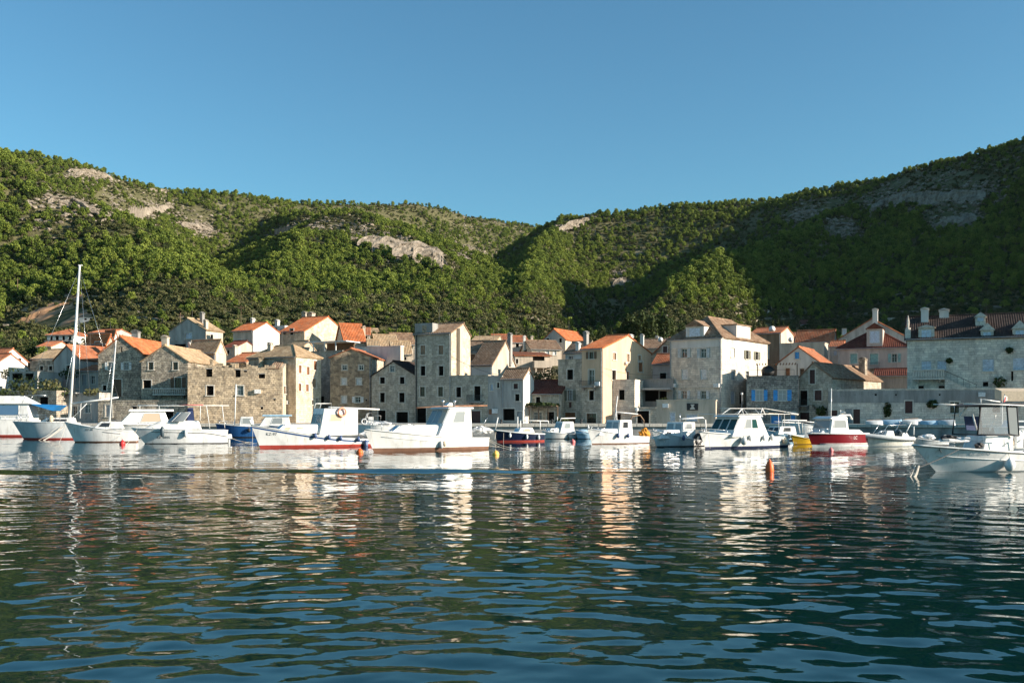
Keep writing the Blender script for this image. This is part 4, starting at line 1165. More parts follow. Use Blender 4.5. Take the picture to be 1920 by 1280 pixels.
so2 = h.extra('wall_sign', MB().box(h.s_at(1288), h.s_at(1309), -0.09, -0.01, h.z_at(769, 3), h.z_at(756, 3)), 'paint_black')
xm = (h.s_at(1288)+h.s_at(1309))/2; z0 = h.z_at(768, 3); z1 = h.z_at(757, 3); dz = z1-z0
em = MB()
em.prism([(xm-0.34,-0.095,z0+0.05),(xm+0.34,-0.095,z0+0.05),(xm+0.18,-0.095,z0+dz*0.45),(xm-0.18,-0.095,z0+dz*0.45)], (0,-0.015,0))
em.box(xm-0.13, xm+0.13, -0.11, -0.095, z0+dz*0.46, z0+dz*0.75); em.box(xm-0.24, xm+0.24, -0.11, -0.095, z0+dz*0.76, z0+dz*0.93)
em.build('emblem', MAT['surround'], so2)
H('brown_house', 'brown plaster house with tan roof and satellite dish behind white house', 1408, 1464, 166, 32, 625, 614, 'gs', xs=1488, wall='plaster_brown', right='plaster_beige', rmat='tile_rust', front=[(1439,661,4,22,'c.green')])
H('grey_house', 'grey house with dark rust roof right of the brown house', 1492, 1562, 172, 26, 641, 619, 'gs', xs=1570, wall='plaster_grey', right='plaster_beige', rmat='tile_rust', front=[(1545,652,8,12,'k'),(1514,640,6,4,'k.n.n')])
H('stone_shed', 'low beige sheds between the brown house and the blue gable', 1462, 1545, 158, 26, 644, None, 'flat', D=4, wall='plaster_beige', front=[(1500,652,10,6,'k.n.n')])
# blue shutters
b_ = H('cobble_house', 'cobbled grey stone house with bright blue shutters', 1400, 1497, 129.5, 14, 706, None, 'flat', D=7, wall='cobble', right='rubble_grey',
  front=[(1424,741,13,20,'o.blue.c'),(1467,741,15,20,'o.blue.c'),(1424,789,10,20,'c.blue'),(1455,789,18,20,'d.blue'),(1487,785,8,24,'d.blue')])
mb = MB(); x0, x1 = b_.s_at(1418), b_.W; z = b_.z_at(682, 3)
for k in range(14): mb.box(x0+(x1-x0)*k/14, x0+(x1-x0)*k/14+0.12, 0.2, 3.8, z, z+0.12)
for x in (x0+0.1, x1-0.2): mb.box(x, x+0.12, 0.3, 0.42, b_.ze, z-0.002)
b_.extra('pergola', mb, 'timber')
mb = MB(); mb.lathe([(0.75,b_.ze+0.1),(0.85,b_.ze+0.9),(0.6,b_.ze+1.3),(0.1,b_.ze+1.5)], (b_.s_at(1440), 1.2, 0), 10); b_.extra('water_tank', mb, 'iron', smooth=True)
mb = MB()
for k in range(6): mb.tube([(b_.s_at(1404+k*17), 0.1, b_.ze+0.12), (b_.s_at(1404+k*17), 0.1, b_.ze+0.9)], 0.02, 5)
mb.tube([(b_.s_at(1404), 0.1, b_.ze+0.9), (b_.s_at(1489), 0.1, b_.ze+0.9)], 0.02, 5); b_.extra('railing', mb, 'iron')
h = H('white_gable_house', 'white gable house with red roof and one blue shutter', 1457, 1538, 144, 30, 681, 651, 'gf', D=9, wall='plaster_white', rmat='tile_rust', front=[(1494.5,666,8,13,'c.blue'),(1477,697,8,14,'c.wood'),(1504,697,8,12,'c.brown')])
g_ = H('stone_gable_house', 'old stone gable house with long dark roof right of blue shutters', 1497.5, 1560, 129.5, 39, 708, 681, 'gf', xs=1652, peak=0.43, wall='stone_grey', rmat='tile_brown',
  front=[(1523,706,10,26,'c.darkred'),(1507,746,14,28,'k.brown.D'),(1534,741,13,19,'c.darkred'),(1511,785,22,24,'d.darkred')], side=[(1572,732,8,7,'k'),(1602,732,8,7,'k')], chim=[(1618,671,12,0.8,'rubble_grey')])
g_.balcony(1498, 1517, 749, 762, 'iron', out=0.6)
mb = MB()
for k in range(9): mb.box(g_.s_at(1524)+0.28*k, g_.s_at(1524)+0.28*k+0.27, -1.1, -0.01, 0, 2.6-0.27*k)
g_.extra('stairs', mb, 'rubble_grey')
h = H('green_shutter_house', 'pink beige house with hip roof dormer and green shutters', 1571, 1704, 152, 24, 652, 622, 'hip', D=9, wall='plaster_pink', rmat='tile_darkred',
  front=[(1601,672,13,18,'c.green'),(1639,673,15,20,'c.green.D'),(1677,671,10,16,'o.green')])
h.dormer(1625, 1655, 616, 650, 'f', 0.05, 'plaster_pink', 'pale', 'tile_darkred', rise=0.9, depth=4)
h.balcony(1630, 1650, 680, 691, 'iron')
H('grey_gable_house', 'tall grey gable house with single chimney behind green shutters', 1572, 1700, 170, 24, 634, 598, 'gf', D=9, wall='plaster_grey', rmat='tile_rust', front=[(1583,622,6,10,'c.pale'),(1583,640,6,8,'k')], chim=[(1641,579,9,0.02,'plaster_white')])
H('red_shed', 'low dark red roofed shed in front of the green shutters', 1640, 1706, 143, 24, 704, 692, 'gs', D=5, wall='cement', rmat='tile_darkred')
# large house at the right
r_ = H('stone_mansion', 'long weathered stone mansion with dark roof and pedimented dormers', 1701, 1985, 124, 23, 632, 587, 'gs', D=11, wall='stone_white', rmat='tile_dark', oh=0.35,
  front=[(1737,685,18,17,'c.pale'),(1766,685,17,18,'c.pale'),(1853,684,21,23,'c.pale'),(1911,682,23,23,'c.pale'),(1727,726,10,5,'k.n.n'),(1766,726,12,5,'k.n.n'),(1848,720,10,8,'k.n.n'),(1898,705,4,18,'k.n.n')], chim=[(1734,578,13,0.4,'plaster_white'),(1770,580,16,0.5,'plaster_white')])
for (p0, p1, tp, bt, of, ri) in ((1722,1752,614,648,0.1,0.35),(1839,1863,619,646,0.1,0.9),(1899,1925,616,644,0.1,1.0),(1829,1848,594,604,2.6,0.6)):
    r_.dormer(p0, p1, tp, bt, 'f', of, 'stone_white', 'pale', 'surround', rise=ri, depth=3.2)
r_.balcony(1712, 1771, 694, 712, 'stone', out=1.2)
mb = MB(); mb.box(-0.25, 0.4, -0.06, 0.4, r_.ze-0.002, r_.ze+1.2); mb.lathe([(0.28,r_.ze+1.2),(0.3,r_.ze+1.4),(0.12,r_.ze+1.5),(0.16,r_.ze+2.2),(0.02,r_.ze+3.0)], (0.1,0.2,0), 8); r_.extra('pinnacle', mb, 'surround')
mb = MB(); x0 = r_.s_at(1771); z0 = r_.z_at(712, x0)
n = 12
for k in range(n): mb.box(x0+0.02+0.30*k, x0+0.02+0.30*k+0.298, -1.15, -0.006, max(0, z0-0.22*(k+1)-1.6), z0-0.16*(k+1)+0.3)
r_.extra('stairs', mb, 'stone_white')
mb = MB(); mb.tube([(x0,-1.1,z0+1.1),(x0+3.6,-1.1,z0-0.7)], 0.03, 5)
for k in range(6): mb.tube([(x0+0.7*k,-1.1,z0+1.1-0.35*k),(x0+0.7*k,-1.1,z0+0.1-0.35*k)], 0.02, 5)
r_.extra('handrail', mb, 'iron')
lw = H('quay_wall', 'long grey stone retaining wall along the right hand quay', 1553, 2010, 125.0, 20, 730, None, 'flat', D=2.5, wall='stone_white', cat='wall',
  front=[(1563,784,14,30,'d.darkred'),(1591,784,14,36,'d.grey'),(1606,784,13,34,'d.darkred'),(1704,763,14,23,'c.darkred'),(1790,764,18,22,'g.grey'),(1868,764,14,18,'k'),(1642,740,4,3,'k.n.n'),(1680,740,3,3,'k.n.n'),(1762,740,3,3,'k.n.n')])
mb = MB(); z1 = lw.ze
wall_face(mb, [(0,z1-1.6),(lw.W,z1-1.6),(lw.W,z1-0.07),(0,z1-0.07)], [o_ for f_, o_, st_ in lw.wins if f_ == 'f' and o_[3] > z1-1.6], lambda x, zz, r: (x, -0.03+r, zz), 0.05)
lw.extra('cement_band', mb, 'cement')
for (px, py, rw, rh) in ((1664,768,0.5,0.95),(1748,757,0.7,0.5)):
    m2 = MB(); x = lw.s_at(px); leaf_cloud(m2, np.random.default_rng(int(px)), (x,-0.2,lw.z_at(py, x)), (rw,0.28,rh), 170, 0.16)
    e = m2.build('hanging_plant', M_DARKLEAF, lw.root)
for (px, py, rr) in ((1780,676,0.35),(1892,656,0.4),(1875,716,0.8)):
    m2 = MB(); x = r_.s_at(px); leaf_cloud(m2, np.random.default_rng(int(px)), (x,-0.3,r_.z_at(py, x)), (rr,0.3,rr*0.9), 110, 0.16)
    m2.build('wall_plant', M_DARKLEAF, r_.root)
# far cottages on the right slope
H('white_cottage', 'tiny white gable cottage among the cypresses above the village', 1498, 1511, hit(1507,613).y, 22, 608, 600, 'gs', xs=1518, wall='plaster_white', rmat='tile_darkred')
H('stone_hut', 'tiny pale stone hut on the scrub slope above the mansion', 1664, 1678, hit(1671,603).y, 22, 596, None, 'flat', xs=1683, wall='plaster_beige')
H('white_hut', 'long white retaining building on the ochre cutting', 150, 196, hit(172,604).y, 8, 596, None, 'flat', D=4, wall='plaster_white', front=[(160,598,5,4,'k.n.n'),(171,598,6,4,'k.n.n')])

# more roofs crowding behind the front rows
H('beige_house', 'little rust roofed house between the high grey gable and beige house', 418, 440, 160, 24, 652, 640, 'gs', D=6, wall='plaster_beige', rmat='tile_darkred', front=[(428,660,5,8,'k')])
H('flat_roof_house', 'white flat roofed block with tanks left of the large pale gable', 508, 534, 176, 26, 612, None, 'flat', xs=540, wall='plaster_white', front=[(517,618,5,7,'k'),(528,619,4,6,'c.pale')], chim=[(520,600,6,0.3,'plaster_white')])
H('beige_house', 'slim beige house right of the sun facing orange roof', 676, 694, 176, -8, 628, 616, 'gs', D=6, wall='plaster_beige', rmat='tile_rust', front=[(686,634,5,8,'k')])
H('pink_house', 'small pink house with tan roof tucked behind the blank white house', 690, 712, 166, -10, 648, 638, 'gs', D=5, wall='plaster_pink', rmat='tile_tan', front=[(700,653,5,6,'k')])
H('tan_roof_house', 'long low tan roof just right of the tower top', 884, 930, 186, 10, 640, 631, 'gs', D=8, wall='plaster_beige', rmat='tile_tan')
H('white_house', 'small white house with rust roof behind the big tan roof', 926, 958, 196, -8, 637, 628, 'gs', D=6, wall='plaster_white', rmat='tile_rust', front=[(938,642,5,6,'k'),(950,642,4,6,'c.wood')])
H('pink_house', 'pink house with rust roof right of the brown house, behind sheds', 1482, 1506, 182, 20, 634, 624, 'gs', D=6, wall='plaster_pink', rmat='tile_rust', front=[(1492,640,5,6,'k')])
H('white_house', 'narrow white house squeezed between grey rust roof and green shutters', 1556, 1580, 160, 24, 650, 640, 'gs', D=6, wall='plaster_white', rmat='tile_rust', front=[(1566,662,6,9,'c.pale')])
H('beige_house', 'beige house with rust roof behind the stone outbuilding at left', 70, 96, 184, 12, 650, 641, 'gs', D=6, wall='plaster_beige', rmat='tile_rust', front=[(80,656,5,6,'k')])
H('stone_house', 'small stone house with tan roof below the hillside villa', 140, 170, 176, 14, 652, 643, 'gs', D=6, wall='rubble_grey', rmat='tile_tan', front=[(150,660,5,8,'k'),(162,660,5,8,'c.wood')])
# ------------------------------------------------------------------ quay
def ground_slab(name, pts, z0, z1, mat):
    mb = MB(); mb.prism([(x, y, z0) for x, y in pts], (0, 0, z1-z0))
    return tag(mb.build(name, MAT[mat], None), kind='structure')
plain('concrete', (0.34,0.33,0.31), 0.9, vary=0.3, scale=0.8)
QE = [(-160,119.2),(-20,119.0),(30,118.6),(64,106.5),(150,72)]
quay = ground_slab('quay', QE + [(150,100),(66,134),(-20,137),(-160,137)], -3.0, 1.24, 'concrete')
# coping stones along the edge, one by one
cop_meshes = [MB().box(-0.74+0.01*k, 0.74-0.012*k, -0.25, 0.45, -0.30, 0.045).mesh('coping_stone', MAT['surround']) for k in range(3)]
for (ax, ay), (bx, by) in zip(QE[:-1], QE[1:]):
    L = math.hypot(bx-ax, by-ay); n = int(L/1.5)
    for i in range(n):
        t = (i+0.5)/n; x, y = ax+(bx-ax)*t, ay+(by-ay)*t
        if abs(x/y) > 0.56: continue
        o = link_mesh('coping_stone', cop_meshes[i % 3], quay)
        o.location = (x, y, 1.24); o.rotation_euler = (0, 0, math.atan2(by-ay, bx-ax))
# iron bollards
bm_ = MB().lathe([(0.16,0),(0.13,0.08),(0.11,0.35),(0.17,0.42),(0.16,0.5),(0.05,0.55)], n=8).mesh('bollard', MAT['iron'], True)
for i, px in enumerate((470, 940, 1035, 1090, 1205, 1640)):
    nm = ['first','second','third','fourth','fifth','sixth'][i]
    Y = 119.6 if px < 1450 else 110.5
    o = link_mesh('bollard', bm_); o.location = ((px-960)*Y/F, Y, 1.28)
    tag(o, 'small iron mooring bollard on the quay edge, %s from the left' % nm, 'bollard', 'mooring bollards on the quay')

# ------------------------------------------------------------------ rock faces
def rock_mat():
    m, t, b = new_mat('limestone')
    tc = N(t, 'ShaderNodeTexCoord')
    mp = N(t, 'ShaderNodeMapping'); mp.inputs['Scale'].default_value = (1, 1, 0.35); t.links.new(tc.outputs['Object'], mp.inputs['Vector'])
    n1 = N(t, 'ShaderNodeTexNoise', i_Scale=0.35, i_Detail=9.0, i_Roughness=0.75); t.links.new(mp.outputs[0], n1.inputs['Vector'])
    r = ramp(t, n1.outputs['Fac'], [(0.32, (0.07,0.06,0.045)), (0.47, (0.24,0.20,0.155)), (0.7, (0.42,0.36,0.295))])
    t.links.new(r.outputs[0], b.inputs['Base Color']); b.inputs['Roughness'].default_value = 0.95; b.inputs['Specular IOR Level'].default_value = 0.1
    bp = N(t, 'ShaderNodeBump', i_Strength=1.0, i_Distance=1.2); t.links.new(n1.outputs['Fac'], bp.inputs['Height']); t.links.new(bp.outputs[0], b.inputs['Normal'])
    return m
M_ROCK = rock_mat()
def hit_safe(px, py):
    for k in range(12):
        p = hit(px, py+3*k)
        if p.y < 1150: return p
    return p
def cliff(path, hpx, seed):
    pts = [hit_safe(p[0], p[1]+0.55*hpx) if not isinstance(p, Vector) else p for p in path]
    # resample
    seg = [0]
    for a, b_ in zip(pts[:-1], pts[1:]): seg.append(seg[-1]+(b_-a).length)
    n = max(14, int(seg[-1]/1.1)); m_ = 13
    rng = np.random.default_rng(seed)
    V = []
    for i in range(n+1):
        s = seg[-1]*i/n; k = max(j for j in range(len(seg)-1) if seg[j] <= s+1e-6)
        f = (s-seg[k])/max(1e-6, seg[k+1]-seg[k]); p = pts[k].lerp(pts[k+1], f)
        d = Vector((p.x, p.y, 0)).normalized()
        end = math.sin(math.pi*min(1, max(0, (i/n))))**0.5
        h = hpx*p.y/F*(0.35+0.65*end)*(0.75+0.4*float(vnoise(i*0.16, seed*3.1, seed)))
        for j in range(m_):
            v = j/(m_-1)
            disp = 2.6*(float(fbm(np.array([i*0.14]), np.array([j*0.25+seed]), seed, 3)[0]))+1.3*abs(float(fbm(np.array([i*0.5]), np.array([j*0.6]), seed+5, 2)[0]))+0.7*float(_hash(np.array([i//2]), np.array([j//2]), seed)[0])
            q = p + d*(v*h*0.55 - 1.2 + disp*end) 
            q.z = p.z - 0.8 + v*h*0.9
            V.append(q)
        q = p + d*(h*0.55+7.0); q.z = terr1(q.x, q.y)-0.8
        V.append(q)
    M2 = m_+1
    mb = MB(); mb.add(V, [(i*M2+j, (i+1)*M2+j, (i+1)*M2+j+1, i*M2+j+1) for i in range(n) for j in range(M2-1)])
    return tag(mb.build('cliff', M_ROCK, None, fix=False), kind='structure')
for i, (path, hp) in enumerate(CLIFFS):
    if i == 0: continue
    cliff(path, hp*1.35, 100+i)
# the big sunlit crag on the middle spur: buttresses turned to the right
rc_ = random.Random(3)
for k, (px, py, wp, hp) in enumerate([(668,446,34,16),(700,455,52,26),(738,466,70,40),(772,474,64,44),(803,486,52,44),(824,500,30,36)]):
    p = hit_safe(px, py+6); w = p.y*wp/F
    cliff([p+Vector((-w*0.55, -w*0.22, 0)), p+Vector((-w*0.15, -w*0.04, 0)), p+Vector((w*0.2, w*0.10, 0)), p+Vector((w*0.55, w*0.30, 0))], hp, 140+k)
# boulders and broken stone over the bare places
def rock_mesh(seed):
    rng = np.random.default_rng(seed)
    bm = bmesh.new(); bmesh.ops.create_icosphere(bm, subdivisions=2, radius=1.0)
    for v in bm.verts:
        c = np.array(v.co); k = 1+0.5*float(fbm(np.array([c[0]*1.3+seed]), np.array([c[1]*1.3+c[2]]), seed, 2)[0])+0.12*rng.normal()
        v.co = Vector((c[0]*k*1.2, c[1]*k, c[2]*k*0.65))
    me = bpy.data.meshes.new('rock'); bm.to_mesh(me); bm.free(); me.materials.append(M_ROCK); return me
if 'instancer' in globals():
    bx, by, bs = [], [], []
    for (x, y, rx, ry) in ROCKS:
        for _ in range(70):
            bx.append(x+RNG.normal()*rx*0.8); by.append(y+RNG.normal()*ry*0.8); bs.append(RNG.uniform(0.3, 1.5))
    for _ in range(1500):
        Yb = RNG.uniform(230, 900); ub = RNG.uniform(-0.53, 0.53)
        bx.append(ub*Yb); by.append(Yb); bs.append(RNG.uniform(0.2, 0.9))
    for _ in range(900):
        Yb = RNG.uniform(700, 1080); ub = RNG.uniform(-0.06, 0.04)
        bx.append(ub*Yb); by.append(Yb); bs.append(RNG.uniform(0.4, 1.4))
    bx, by, bs = map(np.array, (bx, by, bs)); bz = terr(bx, by)
    o = instancer('boulders', bx, by, bz+0.2, RNG.integers(0, 3, len(bx)), bs, [rock_mesh(1), rock_mesh(2), rock_mesh(3)])
    tag(o, 'pale limestone boulders strewn over the bare slopes', 'rocks')

# ------------------------------------------------------------------ dry-stone walls, paths and the ochre cutting on the lower slopes
def sample_path(path, step=2.0):
    pts = [hit_safe(*p) for p in path]; out = []
    for a, b_ in zip(pts[:-1], pts[1:]):
        n = max(1, int((b_-a).length/step))
        for i in range(n): 
            q = a.lerp(b_, i/n); q.z = terr1(q.x, q.y); out.append(q)
    q = pts[-1].copy(); q.z = terr1(q.x, q.y); out.append(q)
    return out
def ribbon(mb, pts, w, z0, z1, closed=True):
    V = []
    for i, p in enumerate(pts):
        d = pts[min(i+1, len(pts)-1)]-pts[max(i-1, 0)]; d.z = 0; d.normalize(); nn = Vector((-d.y, d.x, 0))
        jit = 0.15*math.sin(i*2.3)
        V += [p-nn*w+Vector((0,0,z0)), p+nn*w+Vector((0,0,z0)), p+nn*w*0.8+Vector((0,0,z1+jit)), p-nn*w*0.8+Vector((0,0,z1+jit))]
    fs = []
    for i in range(len(pts)-1):
        a, b_ = 4*i, 4*i+4
        fs += [(a+1,b_+1,b_+2,a+2),(a+2,b_+2,b_+3,a+3),(a+3,b_+3,b_,a)]
    fs += [(0,1,2,3), tuple(4*(len(pts)-1)+k for k in (3,2,1,0))]
    mb.add(V, fs)
WALLS = [([(1378,588),(1430,584),(1500,582)], 'dry stone terrace wall below the lit spur, upper'), ([(1392,600),(1440,598),(1492,598)], 'dry stone terrace wall below the lit spur, lower'),
         ([(225,584),(280,588),(335,584)], 'dry stone wall crossing scrub right of the ochre cutting, upper'), ([(240,598),(300,602),(345,598)], 'dry stone wall crossing scrub right of the ochre cutting, lower'),
         ([(900,602),(960,596),(1010,600)], 'dry stone wall on the scrub above the tan roofs'), ([(1030,590),(1080,586),(1120,590)], 'dry stone wall on the scrub above the orange gable'),
         ([(1600,590),(1680,586),(1760,590)], 'dry stone wall on scrub above the green shutter house'), ([(1720,574),(1800,570),(1880,576)], 'dry stone wall on dark scrub above the mansion roof'),
         ([(655,572),(705,584),(745,596)], 'dry stone wall running down the foot of the middle spur')]
for pth, lab in WALLS:
    mb = MB(); ribbon(mb, sample_path(pth), 0.35, -0.5, 0.5)
    tag(mb.build('dry_stone_wall', M_ROCK), lab, 'wall')
plain('path_dust', (0.46,0.38,0.29), 0.95, vary=0.25, scale=0.6)
for pth in ([(1436,588),(1446,572),(1456,560),(1468,546)], [(1688,552),(1720,542),(1748,530),(1772,516)], [(1600,566),(1650,560),(1690,552)]):
    mb = MB(); ribbon(mb, sample_path(pth, 1.5), 0.9, -0.3, 0.30)
    tag(mb.build('footpath', MAT['path_dust']), kind='structure')
plain('ochre_earth', (0.42,0.235,0.125), 0.95, vary=0.35, scale=0.25)
def earth_patch(px, py, wx, wy, seed, mat='ochre_earth', dz=0.35):
    c = hit_safe(px, py); mb = MB(); nr, na = 7, 40; V = [c+Vector((0,0,dz))]
    for r_i in range(1, nr+1):
        for a_i in range(na):
            a = 2*math.pi*a_i/na; k = (r_i/nr)*(0.75+0.5*float(vnoise(math.cos(a)*1.7+seed, math.sin(a)*1.7+9, seed)))
            x, y = c.x+wx*k*math.cos(a), c.y+wy*k*math.sin(a)
            V.append(Vector((x, y, terr1(x, y)+dz*(1 if r_i < nr else -1.2)+0.25*float(vnoise(x*0.4, y*0.4, seed)))))
    fs = [(0, 1+k, 1+(k+1) % na) for k in range(na)]
    for r_i in range(nr-1):
        for k in range(na): fs.append((1+r_i*na+k, 1+(r_i+1)*na+k, 1+(r_i+1)*na+(k+1) % na, 1+r_i*na+(k+1) % na))
    mb.add(V, fs)
    return tag(mb.build('bare_earth', MAT[mat], None, True), kind='structure')
for a in ((112,576,8,10,1),(165,590,7,9,2),(75,592,7,6,3),(55,578,5,5,4),(180,604,6,4,5),(20,632,5,2,6),(140,572,7,6,7)): earth_patch(*a)

# ------------------------------------------------------------------ trees and shrubs in and just behind the village
cyp = pine_meshes(51, 16, 46, 0.16, 8.0, 0.75, 'cypress'); CYP = (cyp[0].mesh('trunk', M_BARK), cyp[1].mesh('crown', M_DARKLEAF, fix=False))
cn = pine_meshes(57, 20, 70, 0.22, 10.0, 1.9, 'cypress'); CONE = (cn[0].mesh('trunk', M_BARK), cn[1].mesh('crown', M_DARKLEAF, fix=False))
dp1 = pine_meshes(52, 15, 70, 0.26, 9.0, 2.7, 'pine'); DP1 = (dp1[0].mesh('trunk', M_BARK), dp1[1].mesh('crown', M_DARKLEAF, fix=False))
dp2 = pine_meshes(53, 17, 64, 0.26, 10.0, 2.3, 'pine'); DP2 = (dp2[0].mesh('trunk', M_BARK), dp2[1].mesh('crown', M_DARKLEAF, fix=False))
rt1 = pine_meshes(54, 12, 70, 0.20, 5.0, 2.0, 'round'); RT1 = (rt1[0].mesh('trunk', M_BARK), rt1[1].mesh('crown', M_DARKLEAF, fix=False))
rt2 = pine_meshes(55, 12, 70, 0.20, 5.0, 2.1, 'round'); RT2 = (rt2[0].mesh('trunk', M_BARK), rt2[1].mesh('crown', M_SHRUB, fix=False))
gp = pine_meshes(56, 12, 70, 0.24, 8.0, 2.6, 'pine'); GP = (gp[0].mesh('trunk', M_BARK), gp[1].mesh('crown', M_PINE, fix=False))
ORD = ['first','second','third','fourth','fifth','sixth','seventh','eighth','ninth','tenth','eleventh','twelfth','thirteenth','fourteenth']
def nth(i, lst): return ORD[sorted(range(len(lst)), key=lambda k: lst[k][0]).index(i)]
def tree_px(name, src, hgt, px, top, Y, label, group=None, k=1.0):
    x = (px-960)*Y/F; zb = terr1(x, Y)-0.2; zt = CZ-(top-HPX)*Y/F
    s = max(0.25, (zt-zb)/hgt)*k
    return put_tree_n(name, src, (x, Y, zb), s, px*0.7, label, group)
def put_tree_n(name, src, loc, s, rz, label, group):
    e = empty(name, loc, rz); e.scale = (s, s, s)
    link_mesh('trunk', src[0], e); link_mesh('crown', src[1], e)
    return tag(e, label, 'tree', group)
for i, (px, top, Y) in enumerate([(1402,600,258),(1412,602,258),(1425,596,260),(1433,600,260),(1447,598,262),(1460,594,260),(1470,598,260),(1480,602,258)]):
    tree_px('cypress_tree', CYP, 8.0, px, top, Y, 'slim dark cypress, %s from the left in the row above the brown house' % ORD[i], 'row of cypresses above the village')
tree_px('cypress_tree', CYP, 8.0, 988, 601, 214, 'tall dark cypress left of the orange roofed grey gable', None, 1.0)
tree_px('cypress_tree', CYP, 8.0, 1075, 612, 222, 'dark cypress just right of the orange roofed grey gable')
tree_px('cypress_tree', CYP, 8.0, 1147, 612, 222, 'dark cypress behind the cream gable peak')
G1 = [(1176,584,200),(1204,578,200),(1222,584,198),(1245,582,202),(1182,588,204),(1196,596,198),(1213,582,206),(1233,590,204),(1253,594,206),(1168,606,206),(1128,608,226),(1280,602,214),(1105,610,230)]
for i, (px, top, Y) in enumerate(G1):
    tree_px('dark_pine_tree', (CONE if i < 4 else (DP1, DP2)[i % 2]), (10.0 if i < 4 else (9.0, 10.0)[i % 2]), px, top, Y, 'big dark pine, %s from the left in the grove behind cream and white houses' % nth(i, G1), 'grove of dark pines behind the village')
G2 = [(776,606,226),(764,616,220),(905,612,235),(930,618,228),(960,612,232),(1012,608,234),(1040,604,250)]
for i, (px, top, Y) in enumerate(G2):
    tree_px('dark_pine_tree', (DP2, DP1)[i % 2], (10.0, 9.0)[i % 2], px, top, Y, 'dark pine at the hill foot, %s from the left behind tower and tan roofs' % nth(i, G2), 'dark pines behind the tower')
G3 = [(12,634,196),(36,630,192),(58,636,188),(78,646,182),(28,650,176),(64,658,170),(150,612,240),(230,618,226),(262,616,230),(300,612,230),(425,612,224),(660,612,240)]
for i, (px, top, Y) in enumerate(G3):
    tree_px('broadleaf_tree', (RT1, RT2, RT1, GP)[i % 4], (5.0, 5.0, 5.0, 8.0)[i % 4], px, top, Y, 'leafy tree, %s from the left among gardens and hill foot behind the stone gables' % nth(i, G3), 'garden trees')
def bush(px, py, Y, rw, rh, mat, label, seed, n=160, z=None):
    p = P(px, py, Y); mb = MB(); leaf_cloud(mb, np.random.default_rng(seed), (0,0,rh*0.9), (rw, rw*0.8, rh), n, 0.17)
    o = mb.build('garden_shrub', mat); o.location = (p.x, p.y, p.z-rh*0.9)
    return tag(o, label, 'shrub', 'garden shrubs')
BU = [(8,735,137,1.6,0.8,M_SHRUB),(30,722,139,1.3,0.9,M_DARKLEAF),(48,728,137,1.0,0.7,M_SHRUB),(62,716,139,1.4,1.1,M_DARKLEAF),(84,735,136.5,1.6,1.0,M_DARKLEAF),(98,742,135.5,1.5,0.9,M_DARKLEAF),(70,745,136,1.4,1.0,M_DARKLEAF),
      (165,690,148,1.5,0.9,M_DARKLEAF),(178,672,152,1.6,0.9,M_DARKLEAF),(150,680,150,1.4,0.8,M_DARKLEAF),(170,636,160,1.6,0.7,M_SHRUB),(1018,704,152,1.8,0.9,M_DARKLEAF),(1034,700,152,1.6,1.1,M_SHRUB),(1005,706,150,1.2,0.6,M_SHRUB),
      (1245,755,131,0.8,0.7,M_DARKLEAF),(1055,789,128,1.0,0.4,M_DARKLEAF),(1540,770,126,0.8,0.6,M_DARKLEAF)]
for i, (px, py, Y, rw, rh, mt) in enumerate(BU):
    bush(px, py, Y, rw, rh, mt, ('leafy garden shrub, %s from the left on the terraces at the left' % nth(i, BU[:11])) if i < 11 else ('leafy shrub beside the waterfront houses, %s from the left' % nth(i-11, BU[11:])), 300+i)

# ------------------------------------------------------------------ small things on roofs and streets
def dish(px, py, Y, r, label):
    p = P(px, py, Y); e = empty('satellite_dish', (p.x, p.y, p.z), R(-25))
    mb = MB(); mb.lathe([(0.02,0.0),(r*0.5,-0.05),(r*0.85,-0.14),(r,-0.22)], n=14, axis='y'); mb.build('reflector', MAT['paint_white'], e, True)
    mb = MB(); mb.tube([(0,-0.05,-r),(0,-0.45,0)], 0.02, 5); mb.build('feed_arm', MAT['iron'], e)
    mb = MB(); mb.tube([(0,0.05,0),(0,0.12,-1.2)], 0.035, 5); mb.build('mast', MAT['iron'], e)
    tag(e, label, 'satellite dish')
dish(1448, 617, 165.0, 0.55, 'white satellite dish on the brown house roof')
dish(1239, 637, 168.0, 0.45, 'white satellite dish on grey tiles behind the cream gable')
dish(1174, 681, 133.0, 0.25, 'small dish on the cream gable wall')
dish(1483, 637, 156.0, 0.4, 'white dish on the low shed beside brown house')
def pole(px, top, Y, base=None, r=0.05, label='', lamp=False):
    x = (px-960)*Y/F; zb = base if base is not None else terr1(x, Y); zt = CZ-(top-HPX)*Y/F
    e = empty('lamp_post' if lamp else 'utility_pole', (x, Y, zb))
    MB().tube([(0,0,0),(0,0,zt-zb)], r, 6, r1=r*0.7).build('post', MAT['paint_grey' if lamp else 'timber'], e)
    if lamp: MB().lathe([(0.05,zt-zb),(0.16,zt-zb+0.05),(0.14,zt-zb+0.25),(0.03,zt-zb+0.3)], n=8).build('lantern', MAT['paint_white'], e)
    else: MB().box(-0.5,0.5,-0.04,0.04,zt-zb-0.5,zt-zb-0.4).build('crossarm', MAT['timber'], e)
    tag(e, label, 'lamp post' if lamp else 'pole')
pole(338, 586, 176, None, 0.09, 'wooden pole left of the high grey gable')
pole(452, 572, 168, None, 0.04, 'thin antenna pole beside the beige house with white side')
pole(1391, 740, 128, 1.24, 0.05, 'slim lamp post between white house and blue shutters', True)
pole(33, 522, 330, None, 0.12, 'lone pole on the wooded slope at far left')
pole(1130, 742, 129, 1.24, 0.05, 'slim lamp post in front of the cream house', True)
# overhead cable between the houses

